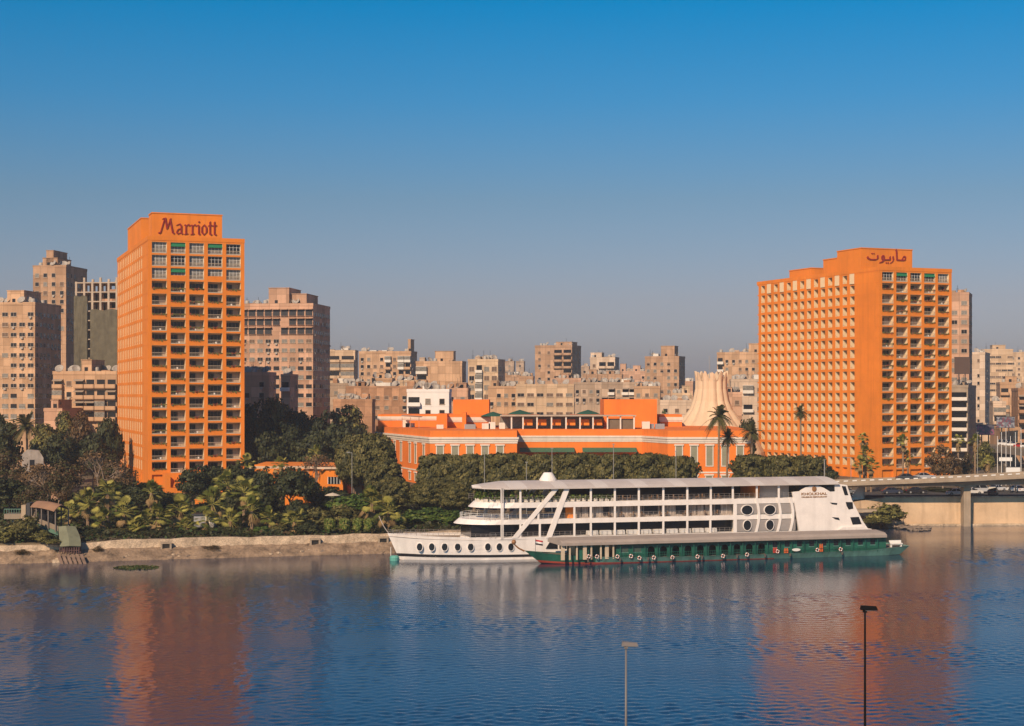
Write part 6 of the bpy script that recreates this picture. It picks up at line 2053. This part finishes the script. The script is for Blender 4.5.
def trunk_mesh(seed, h, r0, spread, nb=5, m=BARK, top=.9):
    rg = random.Random(seed)
    b = MB()
    pts = [Vector((0, 0, -.5))]
    for k in range(4):
        pts.append(Vector((rg.uniform(-.25, .25) * (k + 1) * .5, rg.uniform(-.25, .25) * (k + 1) * .5, h * (k + 1) / 4)))
    for k in range(4): b.tube(pts[k], pts[k + 1], r0 * (1 - .17 * k), r0 * (1 - .17 * (k + 1)), n=7)
    for k in range(nb):
        a = 2 * math.pi * k / nb + rg.uniform(-.4, .4)
        p = pts[2 + k % 2].lerp(pts[3 + k % 2], rg.random()); q = p + Vector((math.cos(a) * spread * .5, math.sin(a) * spread * .5, rg.uniform(.25, .5) * h))
        e = q + Vector((math.cos(a) * spread * .4, math.sin(a) * spread * .4, rg.uniform(.15, .4) * h))
        b.tube(p, q, r0 * .45, r0 * .28, n=5); b.tube(q, e, r0 * .28, r0 * .1, n=5)
    return b.mesh("trunk", [m])

CROWNS = {}
def kind_mesh(kind):
    if kind in CROWNS: return CROWNS[kind]
    k = kind
    # every kind is made at 10 m height, crown width as given, then scaled
    if k == 'ficus_a': d = (crown_mesh(1, 4.5, 4.0, 3.9, 5.6, LF_FIC, 330, 85, .22, .85, .8, tight=True), trunk_mesh(1, 4, .35, 3))
    elif k == 'ficus_b': d = (crown_mesh(2, 4.5, 4.0, 3.9, 5.6, LF_FIC, 330, 85, .22, .85, .8, tight=True), trunk_mesh(2, 4, .35, 3))
    elif k == 'ficus_round': d = (crown_mesh(3, 4.4, 4.2, 4.4, 5.3, LF_FIC, 230, 80, .22, .9, .2, tight=True), trunk_mesh(3, 4, .35, 3))
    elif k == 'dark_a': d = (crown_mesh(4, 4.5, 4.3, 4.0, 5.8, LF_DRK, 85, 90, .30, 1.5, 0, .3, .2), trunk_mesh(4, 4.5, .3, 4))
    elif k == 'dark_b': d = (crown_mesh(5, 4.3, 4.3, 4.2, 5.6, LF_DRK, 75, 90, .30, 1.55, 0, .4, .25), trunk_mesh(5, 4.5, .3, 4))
    elif k == 'olive_a': d = (crown_mesh(6, 4.2, 4.2, 3.9, 5.8, LF_OLV, 80, 80, .27, 1.4, 0, .35, .3), trunk_mesh(6, 4.5, .28, 4))
    elif k == 'bright_a': d = (crown_mesh(7, 4.4, 4.2, 3.8, 5.6, LF_BRT, 85, 80, .27, 1.4, 0, .4, .2), trunk_mesh(7, 4, .28, 4))
    elif k == 'brown_a': d = (crown_mesh(8, 4.4, 4.2, 4.2, 5.6, LF_BRN, 80, 70, .24, 1.4, 0, .4, .45), trunk_mesh(8, 4.5, .28, 4, 7, BARKG))
    elif k == 'brown_b': d = (crown_mesh(9, 4.6, 4.2, 4.0, 5.8, [LF_BRN[0], LF_OLV[0], LF_BRN[1]], 70, 60, .22, 1.5, 0, .4, .5), trunk_mesh(9, 4.5, .25, 4.5, 8, BARKG))
    elif k == 'shrub_box': d = (crown_mesh(10, 4.2, 4.2, 4.6, 5.0, [LF_BRT[1], LF_BRT[2], LF_OLV[2]], 190, 60, .42, .95, .8, tight=True), trunk_mesh(10, 2, .3, 2))
    elif k == 'shrub_a': d = (crown_mesh(11, 5.0, 4.6, 4.4, 4.6, LF_FIC, 70, 70, .5, 2.0, 0, .6), trunk_mesh(11, 3, .3, 3))
    elif k == 'shrub_b': d = (crown_mesh(12, 5.0, 4.6, 4.4, 4.6, LF_OLV, 60, 60, .5, 2.1, 0, .6, .2), trunk_mesh(12, 3, .3, 3))
    elif k == 'shrub_bright': d = (crown_mesh(13, 5.0, 4.6, 4.2, 4.6, LF_BRT, 80, 70, .5, 2.0, .1, .6), trunk_mesh(13, 3, .3, 3))
    elif k == 'shrub_dark': d = (crown_mesh(14, 5.0, 4.6, 4.4, 4.6, LF_DRK, 70, 70, .5, 2.0, 0, .6), trunk_mesh(14, 3, .3, 3))
    CROWNS[k] = d
    return d
TG = {}
def tree(kind, label, px, ytop, D, wpx, name=None, cat="tree", group=None, rz=None, zb_=None, deep=None):
    cm, tm = kind_mesh(kind)
    x = W(px, D)
    zb_ = ground_z(x, D) if zb_ is None else zb_
    h = Z(ytop, D) - zb_
    w = wpx / FPX * D
    r = thing(name or ("shrub" if kind.startswith('shrub') else "tree"), label, cat, (x, D, zb_ - .1), (px * 1.7 + D) % 6.28 if rz is None else rz, group)
    base_w = 9.6
    r.scale = (w / base_w, (deep or w) / base_w, h / 9.8)
    obj("crown", cm, r); obj("trunk", tm, r)
    return r

def bare_tree(label, px, ytop, D, wpx, seed):
    x = W(px, D); zb_ = ground_z(x, D); h = Z(ytop, D) - zb_; w = wpx / FPX * D
    rg_ = random.Random(seed)
    r = thing("bare_tree", label, "tree", (x, D, zb_))
    b, lv = MB(), MB()
    def grow(p, d, l, rad, lev):
        q = p + d * l
        b.tube(p, q, rad, rad * .68, n=5 if lev < 2 else 4, cap=False)
        if lev >= 5 or rad < .02:
            if rg_.random() < .55:
                for _ in range(5):
                    c = q + Vector((rg_.uniform(-.5, .5), rg_.uniform(-.5, .5), rg_.uniform(-.4, .4)))
                    u = Vector((rg_.uniform(-1, 1), rg_.uniform(-1, 1), rg_.uniform(-1, 1))).normalized() * .16; v = u.orthogonal().normalized() * .12
                    lv.face([c - u - v, c + u - v, c + u + v, c - u + v], rg_.choice((0, 1, 2)))
            return
        n = 3 if lev < 4 else 2
        for k in range(n):
            a = rg_.uniform(0, 6.28); t = rg_.uniform(.3, .85)
            ax = d.orthogonal().normalized(); ax.rotate(Matrix.Rotation(a, 3, d))
            nd = (d * math.cos(t) + ax * math.sin(t)); nd.x *= 1 + .25 * w / h; nd.z += .12; nd.normalize()
            grow(q, nd, l * rg_.uniform(.66, .84), rad * .62, lev + 1)
    grow(Vector((0, 0, 0)), Vector((rg_.uniform(-.1, .1), 0, 1)), h * .27, h * .022, 0)
    b.build("trunk", [BARKG], r); 
    if lv.f: lv.build("crown", LF_BRN, r)
    return r

def fan_palm_meshes(seed):
    """crown of costapalmate leaves round z = 0, and a skirt of dry leaves"""
    r = np.random.RandomState(seed)
    b = MB(); pt = MB()
    for k in range(36):
        a = r.uniform(0, 2 * math.pi)
        el = math.radians(r.choice([r.uniform(35, 85), r.uniform(-5, 40), r.uniform(-60, 0)], p=[.36, .46, .18]))
        d = Vector((math.cos(a) * math.cos(el), math.sin(a) * math.cos(el), math.sin(el)))
        L_ = r.uniform(1.25, 1.9)
        tip = d * L_ + Vector((0, 0, -.12 * L_ * math.cos(el)))
        pt.tube((0, 0, 0), tip, .035, .02, n=4, cap=False)
        side = d.cross(Vector((0, 0, 1))); side = side.normalized() if side.length > .01 else Vector((1, 0, 0))
        up = side.cross(d)
        tilt = r.uniform(-.5, .5)
        side = (side * math.cos(tilt) + up * math.sin(tilt)).normalized()
        dd = (d + Vector((0, 0, -.35))).normalized()
        mi = 2 if el < math.radians(-28) else (1 if r.rand() < .45 else 0)
        R = r.uniform(.75, 1.05)
        nb_ = 15
        for q in range(nb_):
            t = (q / (nb_ - 1) - .5) * math.radians(205)
            v = dd * math.cos(t) + side * math.sin(t)
            l = R * (1 - .22 * abs(t) / 1.8)
            w = side * math.cos(t) - dd * math.sin(t)
            m1 = tip + v * l * .6 + Vector((0, 0, -.03)); e = tip + v * l + Vector((0, 0, -.14 * l * (1 + r.rand() * .8)))
            ww = .062
            b.face([tip - w * .02, tip + w * .02, m1 + w * ww, m1 - w * ww], mi)
            b.face([m1 - w * ww, m1 + w * ww, e + w * .015, e - w * .015], mi)
    return b.mesh("crown", LF_PLM), pt.mesh("petiole", [LF_PLM[1]])
def date_palm_meshes(seed, n=52, L0=3.4, droop=1.0):
    r = np.random.RandomState(seed)
    b = MB()
    for k in range(n):
        a = r.uniform(0, 2 * math.pi); el = math.radians(r.uniform(-35, 82))
        d = Vector((math.cos(a) * math.cos(el), math.sin(a) * math.cos(el), math.sin(el)))
        L_ = L0 * r.uniform(.8, 1.1)
        side = d.cross(Vector((0, 0, 1))); side = side.normalized() if side.length > .01 else Vector((1, 0, 0))
        mi = 2 if el < math.radians(-20) else (0 if r.rand() < .6 else 1)
        pts_ = []
        for q in range(10):
            t = q / 9
            pts_.append(d * L_ * t + Vector((0, 0, -droop * 1.15 * t * t * (.35 + math.cos(el)))))
        for q in range(9):
            p0, p1 = pts_[q], pts_[q + 1]
            ax = (p1 - p0).normalized()
            b.face([p0 - side * .025, p0 + side * .025, p1 + side * .02, p1 - side * .02], mi)
            for s_ in (-1, 1):
                for h_ in (0, .33, .66):
                    c = p0.lerp(p1, h_)
                    t = (q + h_) / 9
                    ll = .8 * math.sin(math.pi * min(1, .12 + t * .88)) ** .6 + .05
                    e = c + (side * s_ * .8 + ax * .55).normalized() * ll + Vector((0, 0, -.10 - .12 * r.rand()))
                    b.face([c - ax * .075, c + ax * .075, e], mi)
    return b.mesh("crown", LF_DAT)
FANS = [fan_palm_meshes(k) for k in (1, 2, 3)]
DATES = [date_palm_meshes(k) for k in (4, 5)]
DATE_SPARSE = date_palm_meshes(7, 36, 3.6, 1.5)
def palm_trunk(h, r0, seed, skirt=False):
    rg_ = random.Random(seed)
    b = MB()
    n = max(4, int(h / .8))
    x = y = 0
    prev = Vector((0, 0, -.4))
    lean = rg_.uniform(-.02, .02)
    for k in range(n):
        cur = Vector((lean * h * ((k + 1) / n) ** 2, 0, h * (k + 1) / n))
        b.tube(prev, cur, r0 * (1.08 if k % 2 else .98), r0 * (.92 if k % 2 else 1.02), n=8, cap=(k == n - 1))
        prev = cur
    if skirt:
        for k in range(70):
            a = rg_.uniform(0, 6.28); z = h - rg_.uniform(.2, 1.7)
            p = Vector((prev.x + r0 * math.cos(a), r0 * math.sin(a), z)); q = p + Vector((math.cos(a) * .35, math.sin(a) * .35, -.9)); w = Vector((-math.sin(a), math.cos(a), 0)) * .12
            b.face([p - w, p + w, q + w * .6, q - w * .6], 1)
    return b.mesh("trunk", [BARKP, LF_PLM[2]]), prev
def palm(kind, label, px, ytop, D, wpx, group=None, seed=0, zb_=None, r0=None):
    x = W(px, D)
    zb_ = ground_z(x, D) if zb_ is None else zb_
    w = wpx / FPX * D * (1.12 if kind == 'fan' else 1.0)
    if kind == 'fan':
        sc_ = w / 4.9; up = 2.2 * sc_
    else:
        sc_ = w / 6.4; up = 2.6 * sc_
    h = max(.8, Z(ytop, D) - zb_ - up)
    r = thing("fan_palm" if kind == 'fan' else "date_palm", label, "palm tree", (x, D, zb_), 0, group)
    tm, top = palm_trunk(h, r0 or (.30 if kind == 'fan' else .26), seed, kind == 'fan')
    obj("trunk", tm, r)
    if kind == 'fan':
        cm, pm = FANS[seed % 3]
        c = obj("crown", cm, r, top, seed * 1.3); c.scale = (sc_,) * 3
        p = obj("petioles", pm, c)
    else:
        c = obj("crown", DATE_SPARSE if kind == 'sparse' else DATES[seed % 2], r, top, seed * 1.1); c.scale = (sc_,) * 3
    return r

# clipped ficus row behind the ship
labs = ["clipped ficus at the left end of the row, above the ship's bow deck", "clipped ficus above the nose of the ship's roof", "clipped ficus directly left of the ship's funnel", "clipped ficus directly right of the ship's funnel", "clipped ficus before the palace's green awnings",
        "clipped ficus before the large orange rooftop block", "clipped ficus second from the rounded right end of the long row", "clipped ficus forming the rounded right end of the long row"]
for k, px in enumerate((441, 474, 508, 543, 578, 613, 647, 678)):
    tree('ficus_a' if k % 2 else 'ficus_b', labs[k], px, 451.5 + (1.0 if k % 2 else 0) + (1 if k == 0 else 0) + (2 if k == 7 else 0), 316, 50 if k < 7 else 42, "ficus_tree", group="clipped ficus trees along the corniche", rz=(k * 2 % 4) * math.pi / 2 + .1 * k, deep=8)
for k, (px, w, lab) in enumerate(((752, 38, "clipped ficus at the left end of the short row before the Arabic-lettered tower"), (780, 40, "middle clipped ficus of the short row before the Arabic-lettered tower"), (808, 42, "clipped ficus with the sloping right end in the short row"))):
    tree('ficus_b' if k % 2 else 'ficus_a', lab, px, 453 + k * .8, 330, w + 6, "ficus_tree", group="clipped ficus trees before the Arabic-lettered tower", deep=8)
# lower greenery under the ficus row near the bow
for k, (px, yt, w, D, lab) in enumerate(((396, 478, 34, 308, "dense ficus bush below the big round ficus near the palace corner"), (428, 480, 38, 306, "dense ficus bush under the left end of the clipped row"), (455, 484, 34, 304, "dense ficus bush right behind the ship's front rails"))):
    tree('ficus_round', lab, px, yt, D, w, "ficus_bush", cat="bush")
for px, yt, w, lab in ((424, 506, 38, "bright green hedge mound behind the ship's bow rail"), (446, 509, 30, "bright green hedge mound beside the ship's front windows"), (405, 514, 22, "small bright shrub at the quay edge by the bow")):
    tree('shrub_bright', lab, px, yt, 292, w, "shrub", cat="shrub")
# big round ficus pair
tree('ficus_round', "big round ficus before the palace's shuttered flank", 373, 434.5, 330, 50, "ficus_tree")
tree('ficus_round', "big round ficus overlapping the garden wing's right end", 354, 436, 336, 40, "ficus_tree")
tree('ficus_round', "darker round ficus low in front of the big pair", 384, 458, 322, 40, "ficus_tree")
# dark trees in the tower's shadow
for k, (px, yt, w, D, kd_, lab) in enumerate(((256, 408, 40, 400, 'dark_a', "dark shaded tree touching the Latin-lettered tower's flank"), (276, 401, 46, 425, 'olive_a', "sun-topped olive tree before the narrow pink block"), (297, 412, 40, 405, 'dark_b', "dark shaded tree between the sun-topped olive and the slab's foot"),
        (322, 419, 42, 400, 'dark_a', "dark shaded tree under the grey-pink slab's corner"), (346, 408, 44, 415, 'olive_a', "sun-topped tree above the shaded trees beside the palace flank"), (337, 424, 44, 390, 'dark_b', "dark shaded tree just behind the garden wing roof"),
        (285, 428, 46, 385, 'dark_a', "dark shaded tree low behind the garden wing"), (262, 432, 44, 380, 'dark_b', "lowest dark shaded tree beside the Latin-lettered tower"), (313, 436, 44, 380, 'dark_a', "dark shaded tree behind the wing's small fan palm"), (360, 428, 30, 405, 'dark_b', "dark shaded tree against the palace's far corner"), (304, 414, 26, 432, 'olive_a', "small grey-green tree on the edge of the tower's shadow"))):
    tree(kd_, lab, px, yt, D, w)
# left background garden
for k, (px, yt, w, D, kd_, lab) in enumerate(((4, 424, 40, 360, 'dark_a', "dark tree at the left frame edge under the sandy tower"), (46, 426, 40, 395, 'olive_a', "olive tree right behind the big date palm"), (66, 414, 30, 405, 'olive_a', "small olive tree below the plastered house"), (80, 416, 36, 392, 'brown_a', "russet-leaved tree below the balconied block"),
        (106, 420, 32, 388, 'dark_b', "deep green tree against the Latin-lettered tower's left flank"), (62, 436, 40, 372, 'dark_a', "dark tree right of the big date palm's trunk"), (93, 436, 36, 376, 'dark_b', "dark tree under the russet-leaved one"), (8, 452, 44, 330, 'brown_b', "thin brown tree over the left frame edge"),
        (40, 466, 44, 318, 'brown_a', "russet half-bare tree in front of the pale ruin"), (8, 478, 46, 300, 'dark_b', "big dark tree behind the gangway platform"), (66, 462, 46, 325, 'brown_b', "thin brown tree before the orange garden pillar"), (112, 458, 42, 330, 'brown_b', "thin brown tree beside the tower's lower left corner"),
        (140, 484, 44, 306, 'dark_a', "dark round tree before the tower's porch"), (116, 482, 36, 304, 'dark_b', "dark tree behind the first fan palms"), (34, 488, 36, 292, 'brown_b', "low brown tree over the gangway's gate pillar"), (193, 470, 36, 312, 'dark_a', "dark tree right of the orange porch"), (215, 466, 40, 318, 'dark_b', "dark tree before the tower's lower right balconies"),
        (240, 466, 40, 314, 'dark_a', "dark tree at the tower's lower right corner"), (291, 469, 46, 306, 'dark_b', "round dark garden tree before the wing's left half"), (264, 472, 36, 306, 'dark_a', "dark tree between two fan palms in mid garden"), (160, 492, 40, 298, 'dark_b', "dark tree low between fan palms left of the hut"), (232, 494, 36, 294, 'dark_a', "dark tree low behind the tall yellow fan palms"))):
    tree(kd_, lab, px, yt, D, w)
bare_tree("large bare pale-branched tree at the tower's lower left", 98, 446, 318, 60, 5)
bare_tree("bare grey tree beside the porch steps", 112, 474, 308, 40, 8)
bare_tree("small bare tree before the orange garden pillar", 48, 458, 312, 40, 11)
bare_tree("bare reddish tree around the wing's slim palm", 316, 452, 338, 30, 14)
# date palms
palm('date', "big bushy date palm rising behind the pale ruin", 27.5, 411.5, 356, 34, seed=4)
palm('date', "date palm crown cut by the left frame edge", -1, 412, 380, 22, seed=5)
palm('sparse', "tall thin date palm before the fluted hall", 718.5, 403, 352, 34, seed=6, zb_=5.5, r0=.22)
palm('date', "tall thin date palm before the Arabic-lettered tower's balconies", 801, 404.5, 372, 18, seed=7, zb_=5.5, r0=.2)
palm('date', "bushy palm between the palace's right end and the Arabic-lettered tower", 752, 422, 380, 24, seed=8, zb_=5.5)
palm('date', "shorter dark palm just behind the thin one by the fluted hall", 727, 428.5, 356, 22, seed=2, zb_=5.5, r0=.25)
# fan palms in the garden and along the road
fp = [(88, 488, 280, 30, "fan palm just right of the gangway's roof"), (108, 478, 287, 30, "fan palm highest behind the gangway's stair cover"), (103, 508, 277, 26, "low fan palm right beside the gangway's stair cover"), (124, 497, 279, 30, "fan palm third along the quay from the gangway"), (137, 516, 276, 26, "low fan palm at the quay before the dark round tree"),
      (158, 502, 279, 30, "yellow-green fan palm below the tower's porch"), (180, 494, 284, 30, "fan palm left of the grey hut"), (186, 520, 277, 22, "low fan palm at the grey hut's corner"), (213, 487, 285, 34, "broad yellow fan palm above the grey hut"), (228, 470, 296, 32, "tall fan palm before the tower's lower right balconies"),
      (244, 476, 286, 34, "tall yellow fan palm with a dry skirt right of the hut"), (252, 496, 280, 30, "fan palm leaning low beside the tall yellow one"), (230, 508, 280, 26, "fan palm just right of the grey hut"), (294.5, 507, 279, 30, "lone short fan palm with a clear orange trunk at the quay"), (372, 486, 284, 34, "fan palm pair's left tree beside the clipped box shrubs"),
      (389, 497, 282, 30, "fan palm pair's right tree by the mooring rope"), (281, 455, 330, 20, "small fan palm on the garden wing's left roofline"), (316, 444, 340, 20, "slim fan palm rising over the garden wing"), (247, 454, 325, 22, "fan palm at the tower's lower right edge"),
      (70, 500, 283, 26, "fan palm behind the gangway's roof end"), (151, 480, 292, 26, "fan palm under the tower's lowest left balconies"), (207, 508, 279, 26, "fan palm half covering the grey hut"), (146, 508, 281, 26, "dusky fan palm behind the low quay palms"), (268, 506, 281, 24, "small fan palm between the leaning one and the lone short one")]
for k, (px, yt, D, w, lab) in enumerate(fp):
    palm('fan', lab, px, yt, D, w, seed=k + 3)
for k, (px, yt, D, w, lab) in enumerate(((864, 432, 352, 14, "tallest fan palm of the clump before the blank corner wall"), (866, 445, 350, 19, "second fan palm in the clump before the blank corner wall"), (860, 455, 348, 17, "low left fan palm of the clump before the blank corner wall"), (871, 458, 349, 17, "low right fan palm of the clump before the blank corner wall"),
        (903, 434, 350, 13, "fan palm before the Arabic-lettered tower's balconies above the ramp"), (908, 450, 352, 12, "dark reddish young palm beside the balcony-front fan palm"), (958, 434, 354, 13, "left fan palm of the pair past the tower's right edge"), (975, 434, 356, 14, "right fan palm of the pair past the tower's right edge"), (988, 455, 350, 12, "short fan palm behind the ramp near the flagpoles"))):
    palm('fan', lab, px, yt, D, w, seed=k + 31, zb_=6.1, r0=.22)
tree('brown_a', "russet street tree before the tower's lower right balconies", 943, 447, 352, 34, "street_tree")
tree('olive_a', "olive street tree beside the flagpoles", 985, 443, 372, 22, "street_tree")
tree('brown_b', "dull street tree under the pink banner", 966, 455, 362, 18, "street_tree")
tree('shrub_dark', "dark hedge bush under the ramp just left of the pier", 950, 488, 350, 26, "hedge_bush", "bush")
tree('shrub_dark', "dark hedge bush under the ramp between the two parked dark cars", 908, 488.5, 351, 30, "hedge_bush", "bush")
tree('brown_b', "thin bare tree leaning over the orange garden pillar", 58, 474, 308, 32)
tree('dark_a', "dark tree under the ramp's deck behind parked cars", 893, 488, 352, 30, "street_tree")
tree('dark_b', "dark tree under the ramp left of the pier", 935, 487, 354, 34, "street_tree")
tree('dark_a', "dark tree at the end of the short ficus row", 828, 468, 342, 20, "street_tree")
tree('dark_b', "green tree between the pink block and the palace end", 747, 420, 420, 20)
tree('bright_a', "small green tree on the roofs beside the fluted hall", 665, 411, 470, 14)
# shrubs along the quay
for px in (330, 345, 358, 369):
    tree('shrub_box', "clipped bright box shrub on the quay between the drain and the fan palm pair", px, 517.5, 278, 11, "box_shrub", "shrub", "clipped box shrubs on the quay", zb_=2.9)
sh = [(5, 524, 262, 30, 'shrub_b', "olive shrub at the left frame edge on the quay"), (24, 517, 263, 30, 'shrub_a', "dark green shrub below the gangway platform"), (40, 528, 262, 20, 'shrub_b', "dry shrub by the gangway's green legs"), (52, 538, 260, 16, 'shrub_b', "straw-coloured low shrub under the stair cover's left side"),
      (92, 527, 271, 20, 'shrub_dark', "dark shrub on the quay right of the stair cover"), (118, 528, 273, 22, 'shrub_a', "green shrub on the quay under the first fan palms"), (148, 530, 274, 18, 'shrub_dark', "dark shrub on the quay before the low fan palm"), (172, 528, 275, 20, 'shrub_dark', "dark shrub left of the grey hut on the quay"), (203, 531, 275, 12, 'shrub_bright', "small bright shrub before the grey hut"),
      (220, 527, 276, 20, 'shrub_dark', "dark shrub right of the grey hut on the quay"), (243, 531, 275, 16, 'shrub_b', "yellowish shrub below the tall yellow fan palm"), (262, 525, 277, 14, 'shrub_bright', "round bright shrub left of the lone short palm"), (278, 524, 277, 18, 'shrub_a', "green shrub just left of the lone palm's trunk"), (308, 522, 277, 20, 'shrub_dark', "dark shrub just right of the lone palm's trunk"),
      (320, 508, 284, 26, 'shrub_a', "green shrub in front of the cream parasol"), (345, 505, 286, 30, 'shrub_a', "green shrub right of the cream parasol"), (350, 492, 304, 40, 'shrub_bright', "bright green mound on the lawn behind the cream parasol"), (300, 500, 290, 26, 'shrub_dark', "dark shrub on the lawn left of the cream parasol"), (313, 478, 318, 16, 'shrub_dark', "dark ball shrub before the wing's wide window"), (398, 524, 279, 14, 'shrub_b', "yellow-green shrub by the bow's mooring posts"),
      (885, 502, 325, 32, 'shrub_b', "tall yellow-green reeds against the embankment behind the ship's stern"), (878, 516, 323, 26, 'shrub_b', "low yellow-green bank shrub beside the boulder spit"), (866, 519, 322, 24, 'shrub_a', "green bank shrub tucked behind the ship's stern"), (260, 484, 306, 30, 'shrub_dark', "dark tall shrub below the garden wing's left end"), (335, 487, 312, 36, 'shrub_dark', "dark shrub under the wing's wide window")]
for px, yt, D, w, kd_, lab in sh:
    tree(kd_, lab, px, yt, D, w, "shrub", "shrub", zb_=(1.2 if px > 860 else None))
for px, yt, w, lab in ((212, 545, 22, "dry brown bush hanging over the quay wall below the grey hut"), (98, 546, 12, "dry scrub on the stone apron right of the landing planks"), (262, 547, 14, "dry scrub on the stone apron below the round bright shrub"), (348, 547, 16, "dry scrub on the stone apron below the clipped box shrubs"), (22, 549, 16, "dry scrub on the stone apron at the left frame edge")):
    D = bank(W(px, 266)) + 2.6
    tree('brown_b', lab, px, yt, D, w, "dry_bush", "bush", zb_=.9)

# low undergrowth over the garden slope
def undergrowth():
    r = np.random.RandomState(77)
    n = 52000
    px = r.uniform(-60, 470, n); D = r.uniform(258, 350, n) 
    x = (px - CX) / FPX * D
    keep = []
    z = np.zeros(n)
    for i in range(n):
        b_ = bank(x[i])
        if D[i] > b_ + 4.6:
            keep.append(i); z[i] = ground_z(x[i], D[i])
    keep = np.array(keep)
    x, D, z = x[keep], D[keep], z[keep]
    n = len(x)
    hgt = (.25 + .9 * np.abs(np.sin(x * .35) * np.cos(D * .27 + x * .1))) * r.rand(n)
    C_ = np.stack([x, D, z + hgt], -1)
    nr = r.normal(size=(n, 3)); nr[:, 2] = np.abs(nr[:, 2]) + .4; nr /= np.linalg.norm(nr, axis=1)[:, None]
    a = np.cross(nr, r.normal(size=(n, 3))); a /= np.linalg.norm(a, axis=1)[:, None]
    b = np.cross(nr, a)
    s = r.uniform(.14, .32, n)[:, None]
    me = leaves_to_mesh("undergrowth", C_, a * s, b * s, r.choice(4, n, p=[.5, .28, .12, .1]), [LF_DRK[1], LF_FIC[0], LF_BRT[0], LF_BRN[0]])
    o = obj("undergrowth", me); o['kind'] = 'stuff'
undergrowth()
